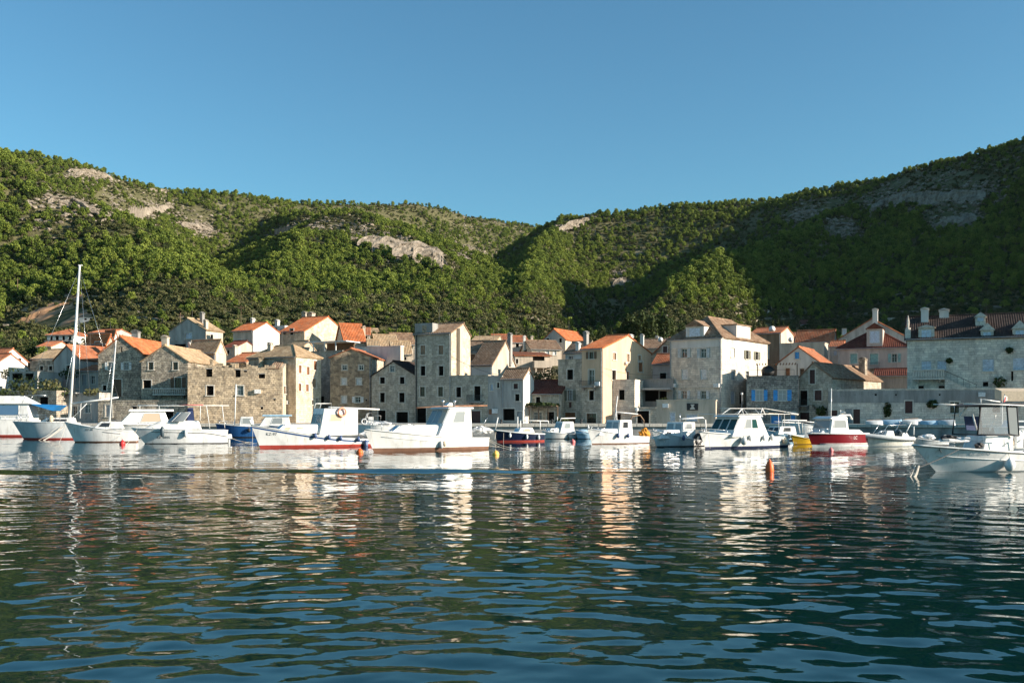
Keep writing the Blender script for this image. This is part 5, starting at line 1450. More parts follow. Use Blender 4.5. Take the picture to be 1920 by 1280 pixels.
for k, (px, py, Yk, rw, rh) in enumerate([(20,700,141,1.6,0.8),(95,722,136,1.5,0.9),(115,735,133.6,1.4,0.7),(50,706,140,1.2,0.8),(130,700,140,1.5,0.8),(60,735,133.4,2.0,0.6),(10,738,133.4,1.8,0.6),(172,735,133.4,1.2,0.6)]):
    bush(px, py, Yk, rw, rh, (M_DARKLEAF, M_SHRUB)[k % 2], 'trailing greenery on the shaded terraces at far left, %s in order of building' % ORD[k] if False else 'leafy plant spilling over the shaded terrace walls, number %s from left' % nth(k, [(20,),(95,),(115,),(50,),(130,),(60,),(10,),(172,)]), 400+k, 190)

# overhead cables strung along the waterfront
for lab, pts in (('black overhead cable sagging between the two stone gables and the ruin', [(190,672,136.2),(352,690,129.4)]),
                 ('black overhead cable between tower and small brown roof', [(846,668,132.2),(960,706,127.2)]),
                 ('black overhead cable between cream house and white house', [(1132,690,127.6),(1256,700,134.6)]),
                 ('black overhead cable from white house to the blue shutters', [(1345,690,129.8),(1500,712,126.8)])):
    a, b_ = P(*pts[0]), P(*pts[1]); c_pts = []
    for k in range(15):
        t = k/14; q = a.lerp(b_, t); q.z -= 0.5*4*t*(1-t); c_pts.append(q)
    o = empty('overhead_cable', a)
    MB().tube([p - a for p in c_pts], 0.02, 4).build('cable', MAT['iron'], o); tag(o, lab, 'cable')
# ------------------------------------------------------------------ boats
def gel(name, col, rough=0.25):
    if name in MAT: return MAT[name]
    m, t, b = new_mat(name)
    tc = N(t, 'ShaderNodeTexCoord')
    mp = N(t, 'ShaderNodeMapping'); mp.inputs['Scale'].default_value = (1.0, 1.0, 0.35); t.links.new(tc.outputs['Object'], mp.inputs['Vector'])
    n1 = N(t, 'ShaderNodeTexNoise', i_Scale=2.2, i_Detail=6.0, i_Roughness=0.65); t.links.new(mp.outputs[0], n1.inputs['Vector'])
    r = ramp(t, n1.outputs['Fac'], [(0.28, tuple(c*0.72 for c in col)), (0.55, col)])
    # streaks of grime
    mp2 = N(t, 'ShaderNodeMapping'); mp2.inputs['Scale'].default_value = (4.0, 4.0, 0.3); t.links.new(tc.outputs['Object'], mp2.inputs['Vector'])
    n2 = N(t, 'ShaderNodeTexNoise', i_Scale=1.5, i_Detail=3.0); t.links.new(mp2.outputs[0], n2.inputs['Vector'])
    r2 = ramp(t, n2.outputs['Fac'], [(0.62, (1,1,1)), (0.76, (0.72,0.68,0.6))])
    c = mixc(t, 1.0, r.outputs[0], r2.outputs[0], 'MULTIPLY')
    t.links.new(c, b.inputs['Base Color']); b.inputs['Roughness'].default_value = rough
    return m
gel('gel_white', (0.76,0.75,0.72)); gel('gel_cream', (0.72,0.69,0.61)); gel('gel_grey', (0.55,0.57,0.57)); gel('gel_navy', (0.010,0.016,0.045)); gel('gel_blue', (0.015,0.07,0.20))
gel('gel_red', (0.20,0.012,0.018)); gel('gel_yellow', (0.68,0.40,0.03)); gel('foul_red', (0.38,0.045,0.03), 0.7); gel('foul_brown', (0.20,0.10,0.06), 0.8); gel('foul_navy', (0.012,0.02,0.06), 0.6); gel('foul_black', (0.015,0.017,0.02), 0.6)
gel('gel_sky', (0.34,0.50,0.62)); gel('tube_grey', (0.50,0.52,0.52), 0.5)
plain('steel', (0.62,0.62,0.62), 0.25, metal=0.9, vary=0.05); plain('rope', (0.55,0.50,0.42), 0.9); plain('rope_dark', (0.06,0.06,0.06), 0.9)
plain('canvas_blue', (0.015,0.22,0.55), 0.8); plain('canvas_navy', (0.012,0.03,0.10), 0.8); plain('canvas_dark', (0.02,0.02,0.024), 0.8); plain('canvas_tan', (0.62,0.50,0.36), 0.85)
plain('varnish', (0.30,0.15,0.085), 0.4, vary=0.3); plain('orange_plastic', (0.80,0.13,0.02), 0.5); plain('buoy_yellow', (0.85,0.50,0.10), 0.5); plain('buoy_pink', (0.62,0.16,0.16), 0.5); plain('buoy_red', (0.55,0.03,0.03), 0.5)
plain('orange_net', (0.75,0.30,0.03), 0.8, vary=0.4, scale=9); plain('rubber', (0.02,0.02,0.022), 0.6); plain('foam_white', (0.75,0.74,0.72), 0.5); plain('fender_blue', (0.05,0.09,0.2), 0.4); plain('fender_dark', (0.05,0.075,0.09), 0.4); plain('salmon', (0.78,0.33,0.2), 0.5)
plain('skin_interior', (0.35,0.30,0.25), 0.7)
glassy('glass_dark', (0.03,0.035,0.04)); glassy('glass_teal', (0.012,0.055,0.052)); glassy('glass_light', (0.24,0.26,0.26), 0.12); glassy('glass_tan', (0.50,0.38,0.27), 0.15); glassy('glass_blue', (0.08,0.16,0.26))
plain('letter', (0.03,0.03,0.035), 0.6)

class Boat:
    def __init__(s, name, label, pxb, pxs, Y, b, B, yb, ys, hullm='gel_white', foul='foul_red', boot=0.10, stripe=None, stripe_h=0.10, stripe_d=0.10, rake=0.55,
                 transom=0.82, tc=0.45, rail='gel_white', cat='boat', cockpit=True, rub=0.035, flare=0.32, draft=0.4):
        b = R(b); s.b = b; s.B = B
        ub, us = (pxb-960)/F, (pxs-960)/F
        # pxs is where the port quarter shows; step back to the centre of the transom
        for _ in range(3):
            L = (us-ub)*Y/(math.cos(b)-us*math.sin(b)); ys_ = Y+L*math.sin(b)
            us = (pxs-960)/F - (B/2*transom*math.sin(b))/ys_
        s.L = L
        h = Vector((-math.cos(b), -math.sin(b), 0)); bow = Vector((ub*Y, Y, 0)); stern = bow-h*L
        s.h = h; s.stern = stern; s.pxb, s.pxs = pxb, pxs
        s.root = empty(name, stern, math.pi+b); tag(s.root, label, cat)
        s.fbb = CZ-(yb-HPX)*Y/F; s.fbs = CZ-(ys-HPX)*stern.y/F
        s.rake, s.transom, s.flare, s.draft = rake, transom, flare, draft
        nS = 26
        s.ts = [i/(nS-1) for i in range(nS)]
        def band(name_, lo, hi, mat, parent=s.root, close=None, n=3):
            mb = MB(); off = 0
            for side in (1, -1):
                rows = []
                for t in s.ts:
                    z0, z1 = lo(t), max(lo(t)+0.001, hi(t))
                    rows.append([s.pt(t, z0+(z1-z0)*k/n, side) for k in range(n+1)])
                V = [p for r_ in rows for p in r_]; m_ = n+1
                mb.add(V, [(i*m_+k, (i+1)*m_+k, (i+1)*m_+k+1, i*m_+k+1) for i in range(nS-1) for k in range(n)])
            # transom piece
            a = [s.pt(0, lo(0)+(hi(0)-lo(0))*k/n, 1) for k in range(n+1)]; c = [s.pt(0, lo(0)+(hi(0)-lo(0))*k/n, -1) for k in range(n+1)]
            mb.add(a+c, [(k, k+1, n+1+k+1, n+1+k) for k in range(n)])
            o = mb.build(name_, MAT[mat], parent, True)
            return o
        zs = s.zs
        low = lambda t: -s.draft
        bl = lambda t: boot
        so = None
        if stripe:
            a_, b2 = (lambda t: zs(t)-stripe_d-stripe_h), (lambda t: zs(t)-stripe_d)
            hull = band('hull', bl, a_, hullm, n=6)
            band('sheer_stripe', a_, b2, stripe, n=1)
            band('bulwark', b2, zs, hullm, n=1)
        else:
            hull = band('hull', bl, zs, hullm, n=7)
        band('antifouling', low, bl, foul, n=4)
        s.hull = hull
        # decks
        mb = MB(); V = []; k0 = [t for t in s.ts if t >= tc-1e-6]
        for t in k0:
            y = s.half(t, zs(t)); z = zs(t)-0.03; x = s.xx(t, zs(t))
            V += [(x, y*0.97, z), (x, y*0.5, z+0.05), (x, 0, z+0.07), (x, -y*0.5, z+0.05), (x, -y*0.97, z)]
        mb.add(V, [(5*i+k, 5*i+5+k, 5*i+6+k, 5*i+1+k) for i in range(len(k0)-1) for k in range(4)])
        mb.build('deck', MAT[rail if rail.startswith('gel') else 'gel_white'], s.root)
        if cockpit and tc > 0.05:
            mb = MB(); k1 = [t for t in s.ts if t <= tc+0.03]; V = []
            for t in k1:
                y = s.half(t, zs(t)); z = zs(t)-0.03; x = s.xx(t, zs(t)); fl = max(0.12, zs(t)-0.5)
                V += [(x,y*0.98,z),(x,y-0.16,z),(x,y-0.2,fl),(x,-y+0.2,fl),(x,-y+0.16,z),(x,-y*0.98,z)]
            mb.add(V, [(6*i+k, 6*i+6+k, 6*i+7+k, 6*i+1+k) for i in range(len(k1)-1) for k in range(5)])
            mb.build('cockpit', MAT['gel_white'], s.root)
        # rubbing strake / gunwale
        mb = MB()
        for side in (1, -1):
            mb.tube([s.pt(t, zs(t), side) for t in s.ts], rub, 6)
        mb.tube([s.pt(0, zs(0), 1), s.pt(0, zs(0), -1)], rub, 6)
        mb.build('gunwale', MAT[rail], s.root, True)
    def zs(s, t): return s.fbs+(s.fbb-s.fbs)*(t**2.0)
    def xx(s, t, z):
        f = min(1.0, max(-0.2, (z+0.15)/(s.fbb+0.15)))
        return t*(s.L-s.rake)+s.rake*(t**3)*f
    def t_of(s, x, z):
        lo_, hi_ = 0.0, 1.0
        for _ in range(24):
            m_ = (lo_+hi_)/2
            if s.xx(m_, z) < x: lo_ = m_
            else: hi_ = m_
        return (lo_+hi_)/2
    def half(s, t, z):
        if t < 0.4: w = s.transom+(1-s.transom)*math.sin(t/0.4*math.pi/2)
        else: w = max(0.0, 1-((t-0.4)/0.6)**2.4)
        bs = s.B/2*w
        bw = bs*(0.92-s.flare*t*t)
        zs = s.zs(t)
        if z >= 0: f = min(1, z/zs)**0.85; y = bw+(bs-bw)*f
        else: f = max(0, 1+z/s.draft); y = bw*(f**0.45)
        return max(y, 0.012 if t > 0.99 else y)
    def pt(s, t, z, side): return Vector((s.xx(t, z), side*s.half(t, z), z))
    # photo pixel -> boat coordinates on the port side or the centre plane
    def X(s, px, y=0.0):
        o = s.stern + Vector((math.sin(s.b), -math.cos(s.b), 0))*y
        u = (px-960)/F
        return (u*o.y-o.x)/(s.h.x-u*s.h.y)
    def Z(s, py, x=None):
        x = s.L/2 if x is None else x
        return CZ-(py-HPX)*((s.stern+s.h*x).y)/F
    def frustum(s, name, xr0, xf0, xr1, xf1, w0, w1, z0, z1, mat, parent=None, bev=0.05, wf0=None, wf1=None):
        """cabin block: rear/front x at bottom, rear/front x at top, widths (front may be narrower)"""
        wf0 = w0 if wf0 is None else wf0; wf1 = w1 if wf1 is None else wf1
        v = [(xr0,-w0/2,z0),(xf0,-wf0/2,z0),(xf0,wf0/2,z0),(xr0,w0/2,z0),(xr1,-w1/2,z1),(xf1,-wf1/2,z1),(xf1,wf1/2,z1),(xr1,w1/2,z1)]
        mb = MB().add(v, [(0,3,2,1),(4,5,6,7),(0,1,5,4),(1,2,6,5),(2,3,7,6),(3,0,4,7)])
        me = mb.mesh(name, MAT[mat])
        if bev:
            bm = bmesh.new(); bm.from_mesh(me)
            bmesh.ops.bevel(bm, geom=list(bm.edges), offset=bev, segments=2, profile=0.5, affect='EDGES', clamp_overlap=True)
            bm.to_mesh(me); bm.free()
        o = link_mesh(name, me, parent or s.root)
        V = [Vector(p) for p in v]
        s.faces = {'port': (V[2], V[3], V[7], V[6]), 'star': (V[0], V[1], V[5], V[4]), 'front': (V[1], V[2], V[6], V[5]), 'back': (V[3], V[0], V[4], V[7])}
        return o
    def pane(s, face, u0, u1, v0, v1, glass='glass_dark', frame='gel_grey', parent=None, fw=0.035, name='window'):
        a, b_, c, d = face if not isinstance(face, str) else s.faces[face]
        def q(u, v): return (a.lerp(b_, u)).lerp(d.lerp(c, u), v)
        n = (b_-a).cross(d-a).normalized()
        cen = sum(s_.length for s_ in (a,))*0
        ctr = (a+b_+c+d)/4; body = sum((Vector(f[0])+f[2] for f in s.faces.values()), Vector())/8
        if n.dot(ctr-body) < 0: n = -n
        P4 = [q(u0,v0), q(u1,v0), q(u1,v1), q(u0,v1)]
        m = sum(P4, Vector())/4
        mb = MB()
        for i in range(4):
            p0, p1 = P4[i], P4[(i+1) % 4]
            i0 = p0+(m-p0).normalized()*fw*1.4; i1 = p1+(m-p1).normalized()*fw*1.4
            mb.prism([p0+n*0.004, p1+n*0.004, i1+n*0.004, i0+n*0.004], n*0.03)
        w = mb.build(name, MAT[frame], parent or s.root)
        mb = MB(); I = [p+(m-p).normalized()*fw*1.2 for p in P4]
        mb.prism([p+n*0.003 for p in I], n*0.014); mb.build('pane', MAT[glass], w)
        return w
    def tube(s, name, paths, r=0.02, mat='steel', parent=None):
        mb = MB()
        for p in paths: mb.tube(p, r, 6)
        return mb.build(name, MAT[mat], parent or s.root, True)
    def fender(s, x, z, r=0.11, l=0.5, mat='foam_white', side=1, ball=False, dy=0.0):
        t = s.t_of(x, max(0.05, z)); zt = s.zs(t); y = side*(s.half(t, max(0.05, z))+r+0.01+dy)
        e = empty('fender', (0,0,0)); e.parent = s.root
        mb = MB()
        if ball: mb.lathe([(0.02,-r*1.15),(r*0.6,-r*0.95),(r,-0.1*r),(r*0.75,r*0.7),(r*0.2,r*1.15),(0.03,r*1.3)], (x,y,z), 12)
        else: mb.lathe([(0.02,-l/2-0.05),(r*0.7,-l/2),(r,-l/2+0.08),(r,l/2-0.08),(r*0.7,l/2),(0.03,l/2+0.08)], (x,y,z), 10)
        bpy.data.objects.remove(e)
        o = mb.build('fender', MAT[mat], s.root, True)
        m2 = MB(); m2.tube([(x,y,z+(r if ball else l/2)),(x,side*s.half(t, zt),zt+0.03)], 0.012, 4); m2.build('lanyard', MAT['rope'], o)
        return o
    def line(s, p, q, r=0.014, mat='rope', name='mooring_line', sag=0.15):
        p, q = Vector(p), Vector(q); pts = []
        for i in range(9):
            t = i/8; w = p.lerp(q, t); w.z -= sag*4*t*(1-t); pts.append(w)
        return MB().tube(pts, r, 5).build(name, MAT[mat], s.root)
    def text(s, txt, x, z, size, side=1, mat='letter', lift=0.01):
        cu = bpy.data.curves.new('lettering', 'FONT'); cu.body = txt; cu.size = size; cu.align_x = 'CENTER'; cu.extrude = 0.003
        to = bpy.data.objects.new('tmp', cu); COL.objects.link(to)
        bpy.context.view_layer.update()
        me = bpy.data.meshes.new_from_object(to); bpy.data.objects.remove(to)
        # wrap the letters on the hull side
        for v in me.vertices:
            lx, ly, lz = v.co
            X_ = x - lx*side; Zv = z+ly; t = s.t_of(X_, Zv)
            v.co = Vector((X_, side*(s.half(t, Zv)+lift+lz), Zv))
        me.materials.clear(); me.materials.append(MAT[mat])
        return link_mesh('lettering', me, s.root)
    def outboard(s, x=-0.25, z=0.55, y=0.0, col='fender_dark'):
        o = s.frustum('outboard_motor', x-0.22, x+0.16, x-0.18, x+0.12, 0.34, 0.28, z, z+0.42, col, bev=0.06)
        MB().box(x-0.07,x+0.07,-0.06,0.06,-0.4,z).build('leg', MAT[col], o)
    def ring(s, c, mat='orange_plastic', R_=0.3, r=0.07, axis='y'):
        return MB().torus(c, R_, r, 20, 8, axis).build('life_ring', MAT[mat], s.root, True)
    def bow_rail(s, t0=0.72, h=0.5, mat='steel'):
        ps = []
        ts = [t0+(0.985-t0)*k/6 for k in range(7)]
        L_ = [s.pt(t, s.zs(t), 1)*1.0+Vector((0,-0.06,h)) for t in ts]; R__ = [Vector((p.x,-p.y,p.z)) for p in L_]
        ps.append(L_+R__[::-1])
        for k in (0, 3, 5):
            for A in (L_, R__): ps.append([A[k], A[k]-Vector((0,0,h))])
        return s.tube('bow_rail', ps, 0.018, mat)
    def outline_box(s, name, x0, x1, w, z0, z1, mat, parent=None, bev=0.03):
        return s.frustum(name, x0, x1, x0, x1, w, w, z0, z1, mat, parent, bev)

def crumple(seed, c, r, n, size, mat, name, parent):
    """loose heap of net, cloth or gear: one lumpy mound"""
    mb = MB(); V = []; nu, nv = 18, 9
    for j in range(nv):
        ph = math.pi*0.5*(1-2.0*j/(nv-1))*0.98
        for i in range(nu):
            th = 2*math.pi*i/nu
            d = (math.cos(ph)*math.cos(th), math.cos(ph)*math.sin(th), math.sin(ph))
            k = 0.85+0.55*float(fbm(np.array([d[0]*2.1+seed]), np.array([d[1]*2.1+d[2]*2.7]), seed, 3)[0])+0.12*float(vnoise(i*1.3, j*1.7, seed))
            V.append((c[0]+r[0]*1.15*k*d[0], c[1]+r[1]*1.15*k*d[1], c[2]+r[2]*1.25*k*d[2]))
    mb.add(V, [(j*nu+i, j*nu+(i+1) % nu, (j+1)*nu+(i+1) % nu, (j+1)*nu+i) for j in range(nv-1) for i in range(nu)]+[tuple(range(nu)), tuple((nv-1)*nu+i for i in range(nu))])
    return mb.build(name, MAT[mat], parent)
W0 = CZ*F      # distance of a waterline seen at row py: W0/(py-HPX)
def wl(py): return W0/(py-HPX)

# 1 white motor yacht at the left edge
b = Boat('motor_yacht', 'white motor yacht with dark side windows and red waterline, far left', -170, 70, wl(818.5), 6, 3.3, 782, 787, foul='foul_red', boot=0.22, tc=0.2, rake=1.0)
z0 = b.Z(792); z1 = b.Z(757)
c = b.frustum('cabin', b.X(67), b.X(-95), b.X(60), b.X(-60), 2.7, 2.3, z0-0.1, z1, 'gel_white', bev=0.12)
b.pane('port', 0.42, 0.86, 0.42, 0.94, 'glass_blue', 'gel_white'); b.pane('port', 0.06, 0.40, 0.42, 0.94, 'glass_blue', 'gel_white'); b.pane('front', 0.1, 0.9, 0.3, 0.9, 'glass_blue', 'gel_white')
b.frustum('flybridge', b.X(70), b.X(-70), b.X(42), b.X(-40), 2.8, 2.2, z1-0.02, b.Z(742), 'gel_white', bev=0.08)
b.tube('stern_rail', [[(b.X(40),1.0,b.Z(744)),(b.X(60),1.0,b.Z(741)),(b.X(92),0.9,b.Z(741))],[(b.X(62),1.0,b.Z(752)),(b.X(68),1.0,b.Z(742))],[(b.X(50),1.0,b.Z(750)),(b.X(53),1.0,b.Z(741))]], 0.025)
MB().prism([(b.X(62),-1.2,b.Z(757)),(b.X(120),-1.2,b.Z(759)),(b.X(106),-1.2,b.Z(770))], (0,2.4,0)).build('sun_awning', MAT['canvas_blue'], b.root)
b.tube('side_rail', [[(b.X(-60),1.55,b.Z(776)),(b.X(70),1.5,b.Z(778))]]+[[(b.X(p_),1.5,b.Z(778)),(b.X(p_),1.5,b.Z(788))] for p_ in (-40,-10,20,50)], 0.018)
# 2 sailing yacht
b = Boat('sailing_yacht', 'white sailing yacht with very tall mast and white boom', 24, 148, wl(823.5), 8, 2.7, 790, 792, hullm='gel_grey', foul='foul_red', boot=0.16, rake=1.1, tc=0.3)
c = b.frustum('coachroof', b.X(140), b.X(75), b.X(138), b.X(92), 1.7, 1.4, b.Z(793), b.Z(783), 'gel_white', bev=0.06)
b.pane('port', 0.15, 0.85, 0.35, 0.75, 'glass_dark', 'gel_white')
xm = b.X(130); mt = b.X(149.5); zt = b.Z(497)
mo = MB().tube([(xm,0,b.Z(790)),(mt,0,zt)], 0.15, 10, r1=0.09).build('mast', MAT['gel_white'], b.root, True)
MB().box(mt-0.25,mt+0.12,-0.05,0.05,zt,zt+0.1).build('masthead', MAT['gel_white'], mo)
MB().tube([(b.X(131.5),0,b.Z(757)),(b.X(222),0,b.Z(744.5))], 0.10, 8, r1=0.07).build('boom', MAT['gel_white'], b.root, True)
b.tube('rigging', [[(mt,0,zt-0.3),(b.X(27),0,b.Z(789))],[(mt,0,zt-0.2),(b.X(172),0,b.Z(786))],[(mt,0,zt-1.5),(xm,1.25,b.Z(791))],[(mt,0,zt-1.5),(xm,-1.25,b.Z(791))],[(mt,0,zt-5),(xm+0.6,1.2,b.Z(791))],[(mt,0,zt-5),(xm-0.6,-1.2,b.Z(791))],[(b.X(222),0,b.Z(744.5)),(mt,0,zt-0.3)]], 0.013, 'steel')
b.tube('kicker', [[(b.X(163),0.0,b.Z(756)),(b.X(136),0.1,b.Z(784))],[(b.X(152),0.0,b.Z(754)),(b.X(152),0.3,b.Z(784))]], 0.03, 'gel_white')
b.bow_rail(0.62, 0.7); MB().lathe([(0.05,-0.35),(0.2,-0.2),(0.22,0.1),(0.08,0.3)], (b.X(102),1.0,b.Z(784)), 10).build('fender', MAT['canvas_tan'], b.root, True)
b.tube('guard_rail', [[(b.X(60),1.2,b.Z(781)),(b.X(146),1.2,b.Z(783))],[(b.X(95),1.2,b.Z(782)),(b.X(95),1.2,b.Z(791))],[(b.X(120),1.2,b.Z(782)),(b.X(120),1.2,b.Z(791))]], 0.015)
b.line((b.X(118),1.1,b.Z(796)),(b.X(92),3.0,0.0)); b.line((b.X(124),1.1,b.Z(797)),(b.X(101),3.2,0.0),0.03); b.line((b.X(128),1.1,b.Z(797)),(b.X(104),3.4,0.0),0.02)
# 3 small boat with thin mast
b = Boat('fishing_boat', 'white wooden boat with thin bare mast and red buoy, left', 121, 262, wl(829), 14, 2.2, 791, 808, hullm='gel_white', foul='foul_brown', boot=0.10, rake=0.9, tc=0.4)
b.frustum('cuddy', b.X(232), b.X(176), b.X(226), b.X(190), 1.5, 1.2, b.Z(804), b.Z(790), 'gel_white', bev=0.05, wf0=1.2, wf1=0.9)
b.pane('front', 0.12, 0.88, 0.2, 0.85, 'glass_blue', 'gel_white'); b.pane('port', 0.1, 0.55, 0.25, 0.85, 'glass_dark', 'gel_white')
x = b.X(205); mo = MB().tube([(x,0,b.Z(795)),(b.X(217.5),0,b.Z(637))], 0.08, 8, r1=0.05).build('mast', MAT['gel_white'], b.root, True)
b.tube('rigging', [[(b.X(217),0,b.Z(640)),(b.X(188),0,b.Z(796))],[(b.X(217),0,b.Z(640)),(x-0.2,0.9,b.Z(802))],[(b.X(217),0,b.Z(640)),(x+0.3,-0.9,b.Z(802))]], 0.012)
b.text('KZ-30', b.X(170), b.Z(806.5), 0.24); b.line((b.X(124),0,b.Z(794)),(b.X(119),2.0,0))
b.tube('name_stripe', [[b.pt(t, b.zs(t)-0.26, 1)+Vector((0,0.012,0)) for t in (0.25,0.35,0.45,0.52)]], 0.02, 'gel_navy')
b.line((b.X(229),0.9,b.Z(814)),(b.X(218),2.3,0.0))
# red buoy hung on it
p = P(229.5, 815, b.stern.y-1.4)
# 4 cabin boat behind
b = Boat('cabin_boat', 'white cabin boat with long flat roof behind the speed cruiser', 205, 338, wl(822)+2, 22, 2.3, 795, 800, rake=0.6, tc=0.3, foul='foul_black')
b.frustum('cabin', b.X(318), b.X(222), b.X(308), b.X(246), 1.9, 1.7, b.Z(796), b.Z(771), 'gel_white', bev=0.05)
b.pane('port', 0.40, 0.84, 0.22, 0.86, 'glass_tan', 'gel_grey'); b.pane('front', 0.08, 0.48, 0.15, 0.9, 'glass_light', 'gel_grey'); b.pane('front', 0.52, 0.92, 0.15, 0.9, 'glass_light', 'gel_grey')
b.frustum('roof', b.X(324), b.X(240), b.X(324), b.X(243), 2.1, 2.0, b.Z(771), b.Z(767), 'gel_white', bev=0.03)
b.tube('roof_bar', [[(b.X(258),0.5,b.Z(760)),(b.X(345),0.5,b.Z(760))]], 0.06, 'gel_white')
b.tube('roof_posts', [[(b.X(p_),0.5,b.Z(760)),(b.X(p_),0.5,b.Z(768))] for p_ in (262,298)], 0.03, 'gel_white'); b.bow_rail(0.7, 0.45)
# 5 speed cruiser
b = Boat('speed_cruiser', 'sleek white speed cruiser with curved windscreen and dark fenders', 246, 434, wl(832), 20, 2.5, 802, 806, foul='foul_black', boot=0.06, rake=1.2, tc=0.42, transom=0.9, rail='gel_white')
b.frustum('foredeck', b.X(378), b.X(262), b.X(372), b.X(302), 2.0, 1.7, b.Z(806), b.Z(788), 'gel_white', bev=0.14, wf0=0.6, wf1=0.5)
b.pane('port', 0.52, 0.64, 0.45, 0.65, 'glass_dark', 'gel_white')
zb = b.Z(790); ztp = b.Z(773); mb = MB(); arc = []
for k in range(9):
    a = math.pi*(k/8); arc.append((b.X(322)-0.9+1.3*math.sin(a)*1.0, 0.95*math.cos(a)))
V = [(x, y, zb) for x, y in arc]+[(x-0.55-0.25*math.sin(math.pi*k/8), y*0.86, ztp) for k, (x, y) in enumerate(arc)]
mb.add(V, [(k, k+1, 10+k, 9+k) for k in range(8)]); wso = mb.build('windscreen', MAT['glass_light'], b.root, True)
MB().tube(V[9:], 0.03, 6).tube([V[0], V[9]], 0.025, 6).tube([V[8], V[17]], 0.025, 6).tube([V[2], V[11]], 0.02, 6).tube([V[6], V[15]], 0.02, 6).build('windscreen_frame', MAT['gel_white'], wso)
b.frustum('console', b.X(365), b.X(348), b.X(362), b.X(352), 0.5, 0.45, b.Z(790), b.Z(764), 'canvas_navy', bev=0.06)
b.tube('bimini_frame', [[(b.X(296),0.9,b.Z(760)),(b.X(428),0.9,b.Z(760))],[(b.X(375),0.9,b.Z(760)),(b.X(374),1.0,b.Z(788))],[(b.X(386),0.9,b.Z(760)),(b.X(392),1.0,b.Z(803))],[(b.X(415),0.9,b.Z(760)),(b.X(420),1.0,b.Z(802))]], 0.03, 'gel_white')
b.tube('red_strap', [[(b.X(336),0.92,b.Z(759)),(b.X(380),0.92,b.Z(759))]], 0.035, 'buoy_red')
b.tube('side_stripe', [[b.pt(t, b.zs(t)-(0.24 if t > 0.25 else 0.24+0.3*(0.25-t)/0.25), 1)+Vector((0,0.015,0)) for t in (0.01,0.1,0.2,0.3,0.42,0.55,0.7,0.85)]], 0.022, 'rubber')
b.text('KZ  0355', b.X(306), b.Z(821), 0.27); b.fender(b.X(304), b.Z(809), 0.15, 0.75, 'fender_dark'); b.fender(b.X(347), b.Z(812), 0.13, 0.5, 'tube_grey')
b.outboard(-0.2, 0.35, col='gel_grey'); b.line((b.X(257),0.3,b.Z(804)),(b.X(236),2.0,0)); b.line((0,-0.8,0.6),(-2.2,-1.2,0)); b.bow_rail(0.75, 0.45)
# 6 blue boat
b = Boat('blue_boat', 'small blue open boat with white wheel shelter and pole', 404, 486, wl(820), 12, 2.1, 794, 799, hullm='gel_blue', foul='foul_black', rake=0.5, tc=0.55)
b.frustum('wheel_shelter', b.X(478), b.X(449), b.X(474), b.X(452), 1.2, 1.1, b.Z(800), b.Z(781), 'gel_white', bev=0.05)
b.pane('port', 0.15, 0.85, 0.3, 0.88, 'glass_light', 'gel_white'); b.pane('front', 0.1, 0.9, 0.3, 0.88, 'glass_light', 'gel_white')
b.tube('pole_mast', [[(b.X(440),0,b.Z(797)),(b.X(442.5),0,b.Z(720))]], 0.06, 'gel_white'); b.bow_rail(0.6, 0.35)
b.fender(b.X(468), b.Z(806), 0.2, 0.4, 'rubber', ball=True)
# 7 blue-topped cabin boat behind
b = Boat('cabin_boat', 'white cabin boat with blue roof edge behind the lifebuoy boat', 476, 568, wl(821)+3, 10, 2.1, 795, 799, rake=0.6, tc=0.4, foul='foul_black', stripe='gel_blue')
b.frustum('cabin', b.X(545), b.X(486), b.X(541), b.X(499), 1.7, 1.5, b.Z(799), b.Z(780), 'gel_white', bev=0.05)
b.pane('port', 0.35, 0.75, 0.25, 0.85, 'glass_light', 'gel_white'); b.pane('front', 0.1, 0.9, 0.2, 0.85, 'glass_dark', 'gel_blue')
b.frustum('roof', b.X(547), b.X(492), b.X(547), b.X(494), 1.8, 1.7, b.Z(780), b.Z(777), 'gel_sky', bev=0.02)
# 8 lifebuoy boat
b = Boat('fishing_boat', 'white fishing boat with blue stripe, red waterline and orange lifebuoy', 470.5, 704, wl(840), 35, 2.7, 796, 822, foul='foul_red', boot=0.20, stripe='gel_blue', stripe_h=0.12, stripe_d=0.12, rake=0.75, tc=0.15, rail='gel_white')
tk = b.frustum('trunk_cabin', b.X(612), b.X(512), b.X(605), b.X(531), 1.9, 1.7, b.Z(812), b.Z(795), 'gel_white', bev=0.08, wf0=1.0, wf1=0.8)
b.pane('port', 0.06, 0.20, 0.25, 0.72, 'glass_tan', 'gel_grey'); b.pane('port', 0.30, 0.46, 0.25, 0.72, 'glass_tan', 'gel_grey'); b.pane('front', 0.1, 0.9, 0.1, 0.9, 'gel_sky', 'gel_white')
wh = b.frustum('wheelhouse', b.X(671,1.0), b.X(588), b.X(671,0.9), b.X(598), 2.1, 1.9, b.Z(816), b.Z(765.5), 'gel_white', bev=0.06)
b.pane('port', 0.20, 0.54, 0.52, 0.80, 'glass_tan', 'gel_grey'); b.pane('front', 0.05, 0.47, 0.44, 0.80, 'glass_dark', 'gel_grey'); b.pane('front', 0.53, 0.95, 0.44, 0.80, 'glass_dark', 'gel_grey')
b.pane('port', 0.62, 0.93, 0.06, 0.60, 'gel_white', 'gel_white', name='cabin_door')
b.ring((b.X(641,1.05), 1.12, b.Z(772.5,1)), 'salmon', 0.31, 0.075)
b.tube('boom', [[(b.X(616,0.3),0.3,b.Z(763)),(b.X(711,0.3),0.3,b.Z(767))]], 0.07, 'gel_white')
